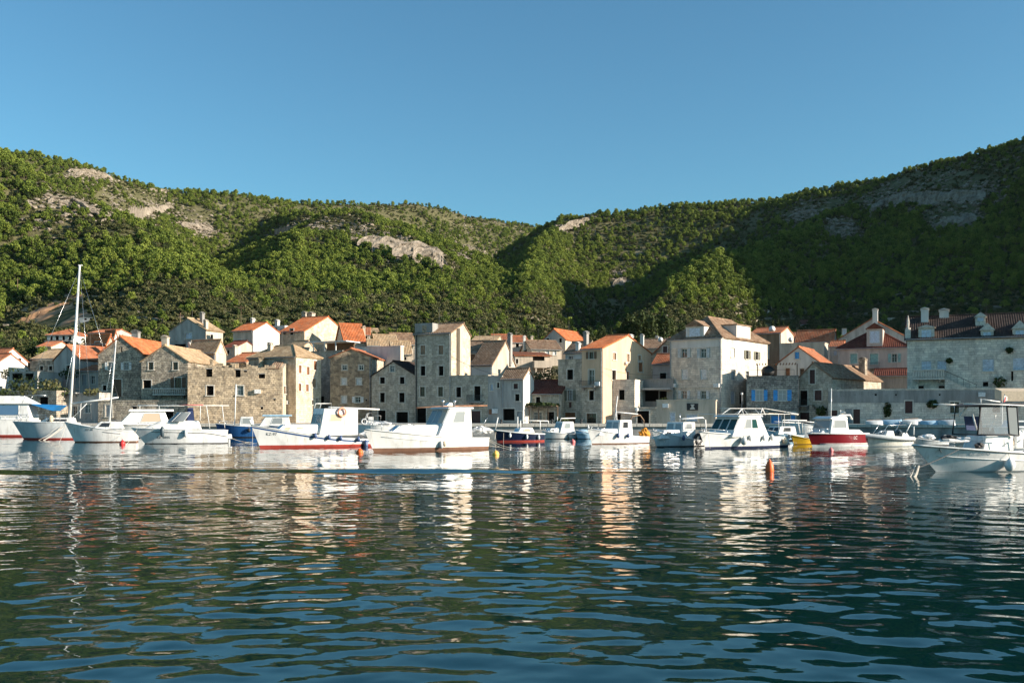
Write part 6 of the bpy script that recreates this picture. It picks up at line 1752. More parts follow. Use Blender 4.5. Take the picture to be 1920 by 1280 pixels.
b.tube('roof_frame', [[(b.X(594),0.5,b.Z(766)),(b.X(597),0.5,b.Z(756)),(b.X(616),0.5,b.Z(756)),(b.X(616),0.5,b.Z(765))],[(b.X(594),-0.5,b.Z(766)),(b.X(597),-0.5,b.Z(756)),(b.X(616),-0.5,b.Z(756))]], 0.03, 'gel_white')
b.text('KZ-97', b.X(511,0.7), b.Z(815.5, b.L*0.8), 0.27)
for p_ in (590, 615, 637, 671):
    x = b.X(p_, 1.3); b.fender(x, b.zs(x/b.L)-0.02, 0.13, 0.3, 'fender_blue')
crumple(3, (b.X(688),0,b.Z(816)), (0.5,0.7,0.2), 14, 0.16, 'foam_white', 'sail_bag', b.root)
b.fender(b.X(685,1.2), 0.05, 0.17, 0.75, 'fender_blue'); b.line((b.X(474),0,b.Z(800,b.L)),(b.X(462),1.2,0)); b.line((b.X(675,1.3),1.2,0.8),(b.X(655),3.4,0), 0.02, 'rope_dark')
MB().tube([(b.L-0.1,0,b.fbb-0.1),(b.L+0.1,0,b.fbb+0.35)], 0.06, 6).build('stem_post', MAT['gel_white'], b.root)
# dinghy with gear behind
b = Boat('work_boat', 'cluttered white work boat with small lifebuoy between two fishing boats', 668, 742, wl(822)+4, 8, 2.0, 796, 797, rake=0.4, tc=0.7, foul='foul_black')
b.tube('gantry', [[(b.X(681),0.6,b.Z(797)),(b.X(688),0.6,b.Z(775)),(b.X(697),0.6,b.Z(773)),(b.X(700),0.6,b.Z(797))],[(b.X(684),-0.6,b.Z(797)),(b.X(690),-0.6,b.Z(775))]], 0.03, 'gel_white')
b.outline_box('gear_box', b.X(700), b.X(690), 0.8, b.Z(795), b.Z(781), 'gel_white'); b.ring((b.X(683),0.95,b.Z(790)), 'foam_white', 0.26, 0.07)
crumple(5, (b.X(710),0.2,b.Z(794)), (1.2,0.5,0.2), 16, 0.14, 'foam_white', 'gear_heap', b.root)
b.tube('davit', [[(b.X(713),0.3,b.Z(797)),(b.X(714),0.3,b.Z(779)),(b.X(704),0.3,b.Z(779))]], 0.03, 'gel_white')
# 9 main boat
b = Boat('cabin_cruiser', 'large white cabin boat with raked windscreen and brown waterline, centre', 681.5, 918, wl(847.5), 38, 2.8, 804, 820, foul='foul_brown', boot=0.24, rake=0.85, tc=0.18, flare=0.42, rub=0.045)
b.tube('sheer_moulding', [[b.pt(t, b.zs(t)-0.30-0.12*(t), 1)+Vector((0,0.01,0)) for t in [k/12 for k in range(12)]]], 0.018, 'gel_grey')
tk = b.frustum('trunk_cabin', b.X(850,0.9), b.X(722), b.X(850,0.9), b.X(748), 2.2, 1.9, b.Z(816), b.Z(796), 'gel_white', bev=0.14, wf0=1.0, wf1=0.7)
b.pane('port', 0.44, 0.56, 0.14, 0.42, 'tube_grey', 'gel_white', name='porthole'); b.pane('front', 0.1, 0.9, 0.1, 0.9, 'gel_sky', 'gel_white', name='hatch')
wh = b.frustum('wheelhouse', b.X(884,1.0), b.X(803), b.X(882,0.9), b.X(828), 2.25, 2.0, b.Z(820), b.Z(765), 'gel_white', bev=0.05)
b.pane('port', 0.30, 0.72, 0.50, 0.90, 'glass_light', 'gel_grey')
lo_ = b.Z(796); hi_ = b.Z(766)
fa = (Vector((b.X(822,1.0),-1.02,lo_)), Vector((b.X(822,1.0),1.02,lo_)), Vector((b.X(846,0.9),0.94,hi_)), Vector((b.X(846,0.9),-0.94,hi_)))
b.faces['front'] = b.faces['front']
b.pane('front', 0.03, 0.33, 0.46, 0.95, 'glass_light', 'gel_grey'); b.pane('front', 0.35, 0.65, 0.46, 0.95, 'glass_light', 'gel_grey'); b.pane('front', 0.67, 0.97, 0.46, 0.95, 'glass_tan', 'gel_grey')
b.frustum('roof', b.X(886,0.95), b.X(822), b.X(886,0.95), b.X(826), 2.25, 2.15, b.Z(766), b.Z(763), 'gel_white', bev=0.03)
b.tube('wooden_boom', [[(b.X(777),0.2,b.Z(764.5)),(b.X(830),0.2,b.Z(761)),(b.X(910),0.2,b.Z(759.5))]], 0.05, 'varnish')
b.frustum('roof_hatch', b.X(846), b.X(834), b.X(845), b.X(841), 0.5, 0.4, b.Z(760), b.Z(754), 'gel_white', bev=0.03)
for p_ in (826, 848): MB().lathe([(0.03,0),(0.03,0.25),(0.1,0.3),(0.1,0.42),(0.03,0.45)], (b.X(p_),0.3,b.Z(762)), 8).build('roof_lamp', MAT['steel'], b.root, True)
b.bow_rail(0.70, 0.62)
b.tube('stern_rail', [[(b.X(889,1.1),1.1,b.Z(815)),(b.X(893,1.1),1.1,b.Z(801)),(b.X(906,1.1),1.05,b.Z(801)),(b.X(905,1.1),1.05,b.Z(815))],[(b.X(890),0.9,b.Z(799)),(b.X(900),0.9,b.Z(783))],[(b.X(884),0.4,b.Z(798)),(b.X(914),0.4,b.Z(803))]], 0.022)
crumple(8, (b.X(903),0.1,b.Z(808)), (0.6,0.6,0.2), 12, 0.17, 'foam_white', 'cockpit_cover', b.root)
b.fender(b.X(831,1.3), b.Z(831), 0.16, 0.35, 'canvas_tan', ball=True); b.fender(b.X(826,1.3), b.Z(833), 0.13, 0.4, 'tube_grey')
b.line((b.X(691),0.3,b.Z(806,b.L)),(b.X(688),1.0,0.3)); b.line((0,0.7,0.8),(-1.4,1.6,0)); b.line((0,0.9,0.8),(-1.6,1.9,0.1)); b.line((0,-0.9,0.8),(-1.9,-0.2,0.1))
# 10 navy boat
b = Boat('wooden_boat', 'small navy blue wooden boat with white deck and canopy frame', 926, 1021, wl(828), 24, 1.9, 806, 813, hullm='gel_navy', foul='foul_red', boot=0.13, rake=0.35, tc=0.25, rub=0.06, transom=0.7)
b.frustum('cuddy', b.X(998), b.X(966), b.X(994), b.X(972), 1.2, 1.0, b.Z(811), b.Z(801), 'gel_white', bev=0.05); b.pane('port', 0.3, 0.75, 0.25, 0.75, 'glass_tan', 'gel_white'); b.pane('front', 0.1, 0.9, 0.15, 0.85, 'gel_sky', 'gel_white')
b.tube('canopy_frame', [[(b.X(974),0.1,b.Z(788)),(b.X(1027),0.1,b.Z(789))],[(b.X(975),0.1,b.Z(788)),(b.X(975),0.1,b.Z(802))],[(b.X(1012),0.1,b.Z(788)),(b.X(1012),0.1,b.Z(806))],[(b.X(1027),0.1,b.Z(789)),(b.X(1027),0.1,b.Z(795))]], 0.045, 'gel_white')
b.tube('samson_posts', [[(b.X(970.5),0,b.Z(806)),(b.X(970.5),0,b.Z(781))],[(b.X(927),0.2,b.Z(804)),(b.X(932),0.2,b.Z(782))]], 0.055, 'gel_white')
for p_ in (958, 987, 1010):
    x = b.X(p_, 0.9); b.fender(x, b.zs(x/b.L)-0.30, 0.11, 0.3, 'foam_white')
b.line((b.X(942),0.3,b.Z(807)),(b.X(933),1.3,0.0)); b.line((b.X(930),0,b.Z(806,b.L)),(b.X(921),0.8,0.25),0.02)
# 11 small white cabin boat
b = Boat('cabin_boat', 'small white cabin boat with roof boom in front of the cream house', 1016, 1083, wl(822.5), 27, 2.0, 808, 814, rake=0.5, tc=0.2, foul='foul_black', boot=0.05)
b.frustum('trunk_cabin', b.X(1052), b.X(1024), b.X(1050), b.X(1030), 1.4, 1.2, b.Z(811), b.Z(802), 'gel_white', bev=0.06, wf0=0.9, wf1=0.7); b.pane('port', 0.15, 0.32, 0.3, 0.7, 'glass_dark', 'gel_white')
b.frustum('wheelhouse', b.X(1071), b.X(1043), b.X(1069), b.X(1049), 1.5, 1.35, b.Z(812), b.Z(790), 'gel_white', bev=0.05)
b.pane('port', 0.22, 0.68, 0.42, 0.86, 'glass_light', 'gel_white'); b.pane('front', 0.06, 0.48, 0.42, 0.9, 'glass_light', 'gel_white'); b.pane('front', 0.52, 0.94, 0.42, 0.9, 'glass_light', 'gel_white')
b.tube('roof_boom', [[(b.X(1048),0.2,b.Z(790)),(b.X(1050),0.2,b.Z(784)),(b.X(1077),0.2,b.Z(783.5))],[(b.X(1045),0,b.Z(790)),(b.X(1045),0,b.Z(781))]], 0.05, 'gel_white')
b.outboard(-0.15, 0.35, col='gel_grey'); b.bow_rail(0.7, 0.4); b.fender(b.X(1056), b.Z(817), 0.1, 0.35, 'fender_dark')
# 12 covered dinghy
b = Boat('covered_dinghy', 'small round dinghy under a blue grey cover', 1078, 1112, wl(822.5), 30, 1.7, 806, 812, hullm='gel_sky', foul='foul_black', rake=0.4, tc=0.1, boot=0.05)
MB().lathe([(0.1,0.95),(0.5,0.9),(0.75,0.7),(0.8,0.45)], (b.L*0.45,0,0), 12).build('cover', MAT['gel_sky'], b.root, True); b.outboard(-0.15, 0.4, col='foam_white')
# 13 arch boat
b = Boat('fishing_boat', 'white fishing boat with short mast and orange net heap astern', 1101, 1216, wl(833), 39, 2.2, 803, 818, foul='foul_brown', boot=0.08, rake=0.6, tc=0.3, flare=0.4)
b.frustum('trunk_cabin', b.X(1166,0.8), b.X(1128,0.8), b.X(1164,0.8), b.X(1134,0.8), 1.6, 1.4, b.Z(815), b.Z(803), 'gel_white', bev=0.06, wf0=1.0, wf1=0.9); b.pane('port', 0.15, 0.4, 0.3, 0.62, 'glass_dark', 'gel_white')
b.frustum('wheelhouse', b.X(1186,0.8), b.X(1146), b.X(1184,0.75), b.X(1150), 1.75, 1.6, b.Z(818), b.Z(787), 'gel_white', bev=0.05)
b.pane('port', 0.22, 0.66, 0.50, 0.90, 'glass_dark', 'gel_white'); b.pane('front', 0.05, 0.47, 0.48, 0.9, 'glass_light', 'gel_white'); b.pane('front', 0.53, 0.95, 0.48, 0.9, 'glass_light', 'gel_white')
b.tube('mast', [[(b.X(1152),0,b.Z(788)),(b.X(1158),0,b.Z(742))],[(b.X(1155),0,b.Z(772)),(b.X(1196),0,b.Z(776))],[(b.X(1150),0.4,b.Z(788)),(b.X(1155),0,b.Z(766))]], 0.045, 'gel_white')
b.tube('stern_arch', [[(b.X(1172),0.5,b.Z(790)),(b.X(1178),0.5,b.Z(780)),(b.X(1192),0.5,b.Z(778)),(b.X(1199),0.5,b.Z(788)),(b.X(1201),0.5,b.Z(812))]], 0.06, 'timber')
MB().lathe([(0.03,0),(0.14,0.12),(0.14,0.3),(0.04,0.4)], (b.X(1194),0,b.Z(772)), 8).build('deck_lamp', MAT['foam_white'], b.root, True)
crumple(11, (b.X(1206,0.4),0.55,b.Z(815)), (0.42,0.35,0.42), 40, 0.14, 'orange_net', 'net_heap', b.root)
b.text('KZ-216', b.X(1137,0.5), b.Z(810.5,b.L*0.75), 0.24, mat='gel_grey')
for p_ in (1160, 1176): b.fender(b.X(p_,1.1), b.Z(816), 0.12, 0.3, 'fender_blue')
b.line((b.X(1119),0.2,b.Z(802,b.L)),(b.X(1113),1.0,0)); b.tube('stem_post', [[(b.L-0.15,0,b.fbb-0.1),(b.L-0.1,0,b.fbb+0.3)]], 0.05, 'gel_white'); b.bow_rail(0.8, 0.25)
# 14 blue-shaded boat
b = Boat('cabin_boat', 'pale blue grey hulled cabin boat with white roof boom arm', 1222, 1328, wl(838), 39, 2.2, 807, 826, hullm='gel_white', foul='foul_black', boot=0.07, rake=0.6, tc=0.25, flare=0.4)
b.frustum('trunk_cabin', b.X(1288,0.8), b.X(1244,0.8), b.X(1286,0.8), b.X(1252,0.8), 1.6, 1.4, b.Z(822), b.Z(805), 'gel_white', bev=0.06, wf0=1.0, wf1=0.9); b.pane('port', 0.12, 0.36, 0.42, 0.78, 'glass_dark', 'gel_white')
b.frustum('wheelhouse', b.X(1304,0.8), b.X(1262), b.X(1302,0.75), b.X(1266), 1.75, 1.65, b.Z(824), b.Z(791), 'gel_white', bev=0.05)
b.pane('port', 0.2, 0.7, 0.60, 0.93, 'glass_light', 'gel_white'); b.pane('front', 0.05, 0.47, 0.58, 0.93, 'glass_light', 'gel_white'); b.pane('front', 0.53, 0.95, 0.58, 0.93, 'glass_light', 'gel_white')
b.tube('boom_arm', [[(b.X(1275),0.2,b.Z(785)),(b.X(1314),0.2,b.Z(782.5)),(b.X(1319),0.2,b.Z(787)),(b.X(1320),0.2,b.Z(812))]], 0.06, 'gel_white'); b.tube('aerial', [[(b.X(1275),0,b.Z(790)),(b.X(1275),0,b.Z(775))]], 0.03, 'steel')
b.ring((b.X(1309,1.0),1.0,b.Z(822,0.5)), 'rubber', 0.34, 0.13); b.fender(b.X(1282,1.1), b.Z(820), 0.12, 0.3, 'fender_blue'); b.line((b.X(1234),0.2,b.Z(808,b.L)),(b.X(1230),0.9,0.4))
b.tube('ladder', [[(b.X(1308,1.1),1.1,0.1),(b.X(1312,1.0),1.05,b.Z(808))],[(b.X(1314,1.1),1.1,0.1),(b.X(1317,1.0),1.05,b.Z(808))]], 0.03, 'gel_white'); b.bow_rail(0.82, 0.2)
# 15 passenger cabin boat
b = Boat('passenger_boat', 'white passenger boat with green tinted windows and roof rack canopy', 1311, 1474, wl(842), 41, 2.7, 809, 818, foul='foul_navy', boot=0.16, rake=0.8, tc=0.2, flare=0.45, rub=0.045)
b.frustum('wheelhouse', b.X(1439,1.0), b.X(1348), b.X(1424,0.9), b.X(1366), 2.3, 2.05, b.Z(818), b.Z(780.5), 'gel_white', bev=0.05)
b.pane('port', 0.28, 0.52, 0.40, 0.88, 'glass_light', 'gel_white'); b.pane('port', 0.52, 0.74, 0.40, 0.88, 'glass_teal', 'gel_white')
for u in (0.03, 0.35, 0.67): b.pane('front', u, u+0.30, 0.32, 0.88, 'glass_teal', 'gel_white')
b.frustum('roof', b.X(1428,1.0), b.X(1360), b.X(1428,1.0), b.X(1363), 2.3, 2.2, b.Z(781), b.Z(778), 'gel_white', bev=0.03)
zr = b.Z(765.5); ze = b.Z(776)
b.tube('canopy_frame', [[(b.X(1330),-1.1,ze),(b.X(1330),1.1,ze),(b.X(1474),1.1,ze),(b.X(1474),-1.1,ze),(b.X(1330),-1.1,ze)],[(b.X(1330),1.1,ze),(b.X(1358),0.5,zr),(b.X(1425),0.5,zr),(b.X(1474),1.1,ze)],[(b.X(1358),-0.5,zr),(b.X(1425),-0.5,zr)],[(b.X(1358),-0.5,zr),(b.X(1358),0.5,zr)],[(b.X(1425),-0.5,zr),(b.X(1425),0.5,zr)]]+[[(b.X(p_),-1.1,ze),(b.X(p_+4),-0.5,zr),(b.X(p_+4),0.5,zr),(b.X(p_),1.1,ze)] for p_ in (1378,1400)]+[[(b.X(p_),1.1,ze),(b.X(p_),1.15,b.Z(812))] for p_ in (1436,1447)], 0.02, 'gel_white')
b.tube('roof_stand', [[(b.X(1362),0.9,b.Z(778)),(b.X(1372),0.9,b.Z(766)),(b.X(1375),0.9,b.Z(778))],[(b.X(1406),0.9,b.Z(778)),(b.X(1410),0.9,b.Z(765)),(b.X(1416),0.9,b.Z(778))]], 0.04, 'gel_white')
MB().prism([(b.X(1420),-1.0,ze+0.02),(b.X(1476),-1.0,ze-0.08),(b.X(1476),-1.0,ze-0.03),(b.X(1420),-1.0,ze+0.07)], (0,2.0,0)).build('awning', MAT['canvas_tan'], b.root)
fx = b.faces
cu = b.text('KZ-401', b.X(1411,1.05), b.Z(806), 0.24, lift=-0.30)
b.fender(b.X(1393,1.2), b.Z(825), 0.26, 0.5, 'tube_grey', ball=True)
for p_ in (1405, 1428, 1443): b.fender(b.X(p_,1.25), b.Z(820), 0.12, 0.35, 'foam_white')
b.fender(b.X(1466,1.1), b.Z(828), 0.20, 0.4, 'canvas_tan', ball=True); b.line((b.X(1322),0.3,b.Z(811,b.L)),(b.X(1310),1.0,0.1)); b.bow_rail(0.8, 0.25)
# 16 small grey-blue boat behind
b = Boat('cabin_boat', 'small pale cabin boat with goal post frame behind the passenger boat', 1436, 1504, wl(826), 30, 2.0, 806, 816, hullm='gel_sky', foul='foul_black', rake=0.5, tc=0.3)
b.frustum('wheelhouse', b.X(1482), b.X(1447), b.X(1480), b.X(1453), 1.6, 1.45, b.Z(814), b.Z(799), 'gel_white', bev=0.05)
b.pane('port', 0.2, 0.7, 0.35, 0.88, 'glass_dark', 'gel_white'); b.pane('front', 0.06, 0.48, 0.35, 0.9, 'glass_dark', 'gel_white'); b.pane('front', 0.52, 0.94, 0.35, 0.9, 'glass_dark', 'gel_white')
b.tube('goal_post', [[(b.X(1462),0.3,b.Z(799)),(b.X(1463),0.3,b.Z(787)),(b.X(1508),0.3,b.Z(788))],[(b.X(1448),0.2,b.Z(790)),(b.X(1498),0.2,b.Z(793))],[(b.X(1490),0.4,b.Z(788)),(b.X(1494),0.4,b.Z(812))],[(b.X(1498),0.4,b.Z(793)),(b.X(1499),0.4,b.Z(812))]], 0.045, 'gel_white')
b.fender(b.X(1464), b.Z(818), 0.16, 0.4, 'rubber', ball=True); b.fender(b.X(1475), b.Z(826), 0.2, 0.4, 'canvas_tan', ball=True)
# 17 yellow boat
b = Boat('yellow_boat', 'small bright yellow open boat left of the red boat', 1484, 1532, wl(833), 40, 1.7, 816, 826, hullm='gel_yellow', foul='foul_black', boot=0.03, rake=0.4, tc=0.9, rail='gel_yellow')
b.outline_box('thwart', b.L*0.4, b.L*0.4+0.25, 1.4, b.zs(0.4)-0.2, b.zs(0.4)-0.12, 'gel_white'); b.outboard(-0.15, 0.45)
# white skiff hull between
b = Boat('white_skiff', 'white open skiff moored bow on behind the yellow boat', 1478, 1530, wl(822), 14, 1.8, 786, 799, hullm='gel_white', foul='foul_black', rake=0.5, tc=0.9)
b.outline_box('thwart', b.L*0.45, b.L*0.45+0.25, 1.4, b.zs(0.4)-0.2, b.zs(0.4)-0.12, 'timber')
b.tube('roof_pole', [[(b.X(1495),0.2,b.Z(789)),(b.X(1531),0.2,b.Z(792))]], 0.05, 'gel_white')
# 18 red boat
b = Boat('red_boat', 'dark red hulled pilot boat with white cabin and gull on roof', 1514, 1622, wl(838.5), 30, 2.5, 812, 812, hullm='gel_red', foul='gel_white', boot=0.20, rake=0.6, tc=0.2, rub=0.06, flare=0.4)
b.frustum('deck_house_base', b.X(1600), b.X(1527), b.X(1594), b.X(1534), 2.1, 1.8, b.Z(812), b.Z(805), 'gel_white', bev=0.05, wf0=1.2, wf1=1.0)
b.frustum('wheelhouse', b.X(1592,0.9), b.X(1556,0.9), b.X(1588,0.8), b.X(1560,0.8), 1.9, 1.7, b.Z(812), b.Z(784), 'gel_white', bev=0.06)
b.pane('port', 0.12, 0.86, 0.36, 0.88, 'glass_light', 'gel_grey'); b.pane('front', 0.06, 0.94, 0.34, 0.88, 'glass_light', 'gel_grey')
b.frustum('roof', b.X(1590,0.9), b.X(1556,0.9), b.X(1588,0.8), b.X(1562,0.8), 1.9, 1.6, b.Z(785), b.Z(780), 'gel_white', bev=0.07)
b.tube('roof_rail', [[(b.X(1559),0.5,b.Z(781)),(b.X(1566),0.5,b.Z(778)),(b.X(1584),0.5,b.Z(778)),(b.X(1588),0.5,b.Z(786))]], 0.07, 'gel_white')
b.tube('aerial', [[(b.X(1552),0.3,b.Z(790)),(b.X(1553),0.3,b.Z(728))]], 0.035, 'gel_white')
b.text('LC', b.X(1604,1.2), b.Z(822,1), 0.34, mat='gel_white'); b.bow_rail(0.78, 0.35)
MB().tube([b.pt(t, 0.26, 1)+Vector((0,0.01,0)) for t in [k/10 for k in range(10)]], 0.03, 6).build('waterline_moulding', MAT['gel_white'], b.root, True)
gp_ = (b.stern+b.h*b.X(1580)); gull = Vector((gp_.x, gp_.y, b.Z(777.5)))
# 19 RIB
b = Boat('rigid_inflatable', 'grey and white rigid inflatable boat with roll bar', 1609, 1706, wl(837), 20, 1.9, 815, 822, hullm='gel_cream', foul='gel_grey', boot=0.05, rake=0.6, tc=0.6, rail='tube_grey', rub=0.20, flare=0.4)
b.frustum('console', b.X(1671), b.X(1650), b.X(1668), b.X(1656), 1.0, 0.9, b.Z(822), b.Z(807), 'gel_white', bev=0.06); b.pane('front', 0.1, 0.9, 0.3, 0.9, 'glass_light', 'gel_white')
b.tube('windscreen_frame', [[(b.X(1646),0.5,b.Z(812)),(b.X(1656),0.5,b.Z(797)),(b.X(1690),0.5,b.Z(796))],[(b.X(1646),-0.5,b.Z(812)),(b.X(1656),-0.5,b.Z(797))],[(b.X(1630),0.6,b.Z(812)),(b.X(1650),0.6,b.Z(806))]], 0.025)
b.tube('roll_bar', [[(b.X(1687),0.6,b.Z(813)),(b.X(1698),0.6,b.Z(792)),(b.X(1694),0.5,b.Z(790)),(b.X(1688),0.0,b.Z(791))],[(b.X(1687),-0.6,b.Z(813)),(b.X(1698),-0.6,b.Z(792)),(b.X(1694),-0.5,b.Z(790))],[(b.X(1703),0.6,b.Z(815)),(b.X(1703),0.6,b.Z(799))]], 0.04, 'gel_white')
b.frustum('engine_cover', b.X(1698), b.X(1682), b.X(1695), b.X(1685), 1.0, 0.8, b.Z(822), b.Z(811), 'gel_white', bev=0.08); crumple(15, (b.X(1678),0.3,b.Z(812)), (0.3,0.3,0.2), 8, 0.12, 'fender_dark', 'gear', b.root)
b.outboard(-0.1, 0.4)
MB().tube([b.pt(t, b.zs(t)-0.12, 1)+Vector((0,0.14,0)) for t in (0.02,0.2,0.4,0.6,0.8,0.93)], 0.03, 6).build('rubbing_strip', MAT['rubber'], b.root, True)
# 20 grey skiff between RIB and the big boat
b = Boat('grey_skiff', 'pale grey open skiff behind the bow of the near right boat', 1688, 1772, wl(836), 15, 1.9, 818, 827, hullm='gel_grey', foul='foul_black', rake=0.5, tc=0.8)
b.outline_box('thwart', b.L*0.4, b.L*0.4+0.25, 1.5, b.zs(0.4)-0.2, b.zs(0.4)-0.12, 'timber'); b.outboard(-0.1, 0.45); crumple(17, (b.X(1735),0.2,b.Z(819)), (0.6,0.4,0.15), 10, 0.12, 'foam_white', 'gear', b.root)
# 21 near boat at right
b = Boat('sport_fishing_boat', 'near white sport fishing boat with dark framed cockpit enclosure at right', 1711, 1965, wl(884.5), 17, 2.3, 834, 848, hullm='gel_white', foul='gel_grey', boot=0.04, rake=1.35, tc=0.62, flare=0.55, rub=0.05, transom=0.9)
MB().tube([b.pt(t, b.zs(t)-0.03, 1)+Vector((0,0.03,0)) for t in [k/14 for k in range(15)]], 0.022, 6).build('rubber_strip', MAT['rubber'], b.root, True)
MB().tube([b.pt(t, 0.42+0.30*t*t, 1)+Vector((0,0.005,0)) for t in [k/14 for k in range(14)]], 0.025, 6).build('spray_rail', MAT['gel_white'], b.root, True)
b.frustum('console', b.X(1880), b.X(1822), b.X(1880), b.X(1830), 1.3, 1.2, b.Z(845), b.Z(816), 'gel_white', bev=0.05); b.pane('front', 0.1, 0.9, 0.2, 0.7, 'gel_grey', 'gel_white')
x0, x1, x2, x3 = b.X(1809), b.X(1815), b.X(1866), b.X(1884); zb, zt = b.Z(814), b.Z(762)
enc = b.tube('enclosure_frame', [[(x0,-0.75,zb),(x1,-0.75,zt),(x1,0.75,zt),(x0,0.75,zb),(x0,-0.75,zb)],[(x1,0.75,zt),(b.X(1860,0.75),0.75,zt)],[(x2,0.8,zb),(b.X(1862),0.8,zt)],[(x2,-0.8,zb),(b.X(1862),-0.8,zt)],[(x0,0.75,zb),(x2,0.8,zb)],[(x0,0.75,zb),(x1,0.75,zt)],[(x3,0.8,zb-0.05),(b.X(1880),0.8,zt)],[(b.X(1862),0.8,zt),(b.X(1880),0.8,zt)],[(x2,0.8,zb),(x3,0.8,zb-0.05)]], 0.035, 'canvas_dark')
mb = MB().add([(x0,0.75,zb),(x2,0.8,zb),(b.X(1862),0.8,zt),(x1,0.75,zt)], [(0,1,2,3)])
m_, t_n, bs_ = new_mat('clear_vinyl'); bs_.inputs['Base Color'].default_value = (0.75,0.77,0.77,1); bs_.inputs['Roughness'].default_value = 0.12; bs_.inputs['Alpha'].default_value = 0.22
mb.build('vinyl_panel', m_, enc)
MB().add([(x2,0.81,zb),(x3,0.81,zb-0.05),(b.X(1880),0.81,zt),(b.X(1862),0.81,zt)], [(0,1,2,3)]).build('vinyl_panel', MAT['glass_light'], enc)
MB().prism([(b.X(1821),-0.4,b.Z(780)),(b.X(1853),-0.4,b.Z(781)),(b.X(1846),-0.4,b.Z(807)),(b.X(1825),-0.4,b.Z(806))], (0,-0.05,0)).build('seat_cover', MAT['canvas_navy'], b.root)
b.tube('windscreen_struts', [[(b.X(1822),0.3,b.Z(806)),(b.X(1814),0.3,b.Z(776))],[(b.X(1846),0.3,b.Z(807)),(b.X(1857),0.3,b.Z(778))],[(b.X(1815),-0.5,b.Z(780)),(b.X(1832),-0.5,b.Z(758))]], 0.035, 'gel_white')
b.frustum('hard_top', b.X(1950), b.X(1800), b.X(1950), b.X(1830), 1.8, 1.7, b.Z(760.5), b.Z(756), 'canvas_dark', bev=0.02)
b.tube('hard_top_rails', [[(b.X(1778),0.92,b.Z(757.5)),(b.X(1845),0.92,b.Z(758.5)),(b.X(1960),0.92,b.Z(763))],[(b.X(1824),0.4,b.Z(748)),(b.X(1862),0.4,b.Z(753))],[(b.X(1826),0.4,b.Z(747)),(b.X(1826),0.4,b.Z(757))],[(b.X(1778),-0.92,b.Z(757.5)),(b.X(1845),-0.92,b.Z(758.5))]], 0.025, 'gel_white')
b.tube('flag_staff', [[(b.X(1880),0,b.Z(757)),(b.X(1884),0,b.Z(738))]], 0.015); MB().prism([(b.X(1881.5),0.01,b.Z(752)),(b.X(1888),0.01,b.Z(750)),(b.X(1888),0.01,b.Z(743)),(b.X(1882.5),0.01,b.Z(741))], (0,0.02,0)).build('flag', MAT['paint_white'], b.root)
MB().prism([(b.X(1880.5),0.031,b.Z(754)),(b.X(1884),0.031,b.Z(752)),(b.X(1886),0.031,b.Z(744)),(b.X(1884),0.031,b.Z(743))], (0,0.006,0)).build('flag_band', MAT['buoy_red'], b.root)
b.frustum('helm_seat', b.X(1916), b.X(1889), b.X(1913), b.X(1894), 0.8, 0.7, b.Z(842), b.Z(806), 'gel_white', bev=0.10); b.frustum('seat_cushion', b.X(1905), b.X(1886), b.X(1904), b.X(1890), 0.7, 0.6, b.Z(834), b.Z(822), 'canvas_tan', bev=0.06)
b.tube('side_rail', [[(b.X(1806),0.95,b.Z(819)),(b.X(1858),0.95,b.Z(821))],[(b.X(1852),0.95,b.Z(822)),(b.X(1852),0.95,b.Z(836))],[(b.X(1888),0.95,b.Z(820)),(b.X(1888),0.95,b.Z(838))],[(b.X(1876),0.95,b.Z(828)),(b.X(1888),0.95,b.Z(820))],[(b.X(1914),0.5,b.Z(806)),(b.X(1914),0.5,b.Z(792))]], 0.025, 'gel_white')
crumple(21, (b.X(1790),0.1,b.Z(824)), (0.75,0.35,0.12), 16, 0.12, 'foam_white', 'anchor_locker_cover', b.root); crumple(22, (b.X(1775),0.1,b.Z(820)), (0.35,0.25,0.12), 7, 0.10, 'canvas_dark', 'anchor_rope', b.root); crumple(23, (b.X(1814),0.7,b.Z(834)), (0.22,0.12,0.1), 7, 0.06, 'rubber', 'cleat_lines', b.root)
b.text('KZ-27890', b.X(1838,0.9), b.Z(851,b.L*0.45), 0.22, mat='gel_grey'); b.fender(b.X(1889,1.1), b.Z(869), 0.24, 0.5, 'foam_white', ball=True)
b.line((b.X(1800,0.9),0.85,b.Z(840)),(b.X(1707,2.6),2.6,0.25), 0.022, 'rope_dark', sag=0.05); b.line((b.X(1762,0.4),0.3,b.Z(836)),(b.X(1762,0.4),0.5,b.Z(846)), 0.02, 'rope_dark', sag=0)
for k, (dx, dy) in enumerate(((0,0),(0.1,0.1),(-0.12,0.05))): b.line((b.X(1716+3*k,2.4),2.4+dy,0.42),(b.X(1700+5*k,3.0),3.0+dy,-0.05), 0.026, 'rope')
b.outboard(-0.3, 0.6)
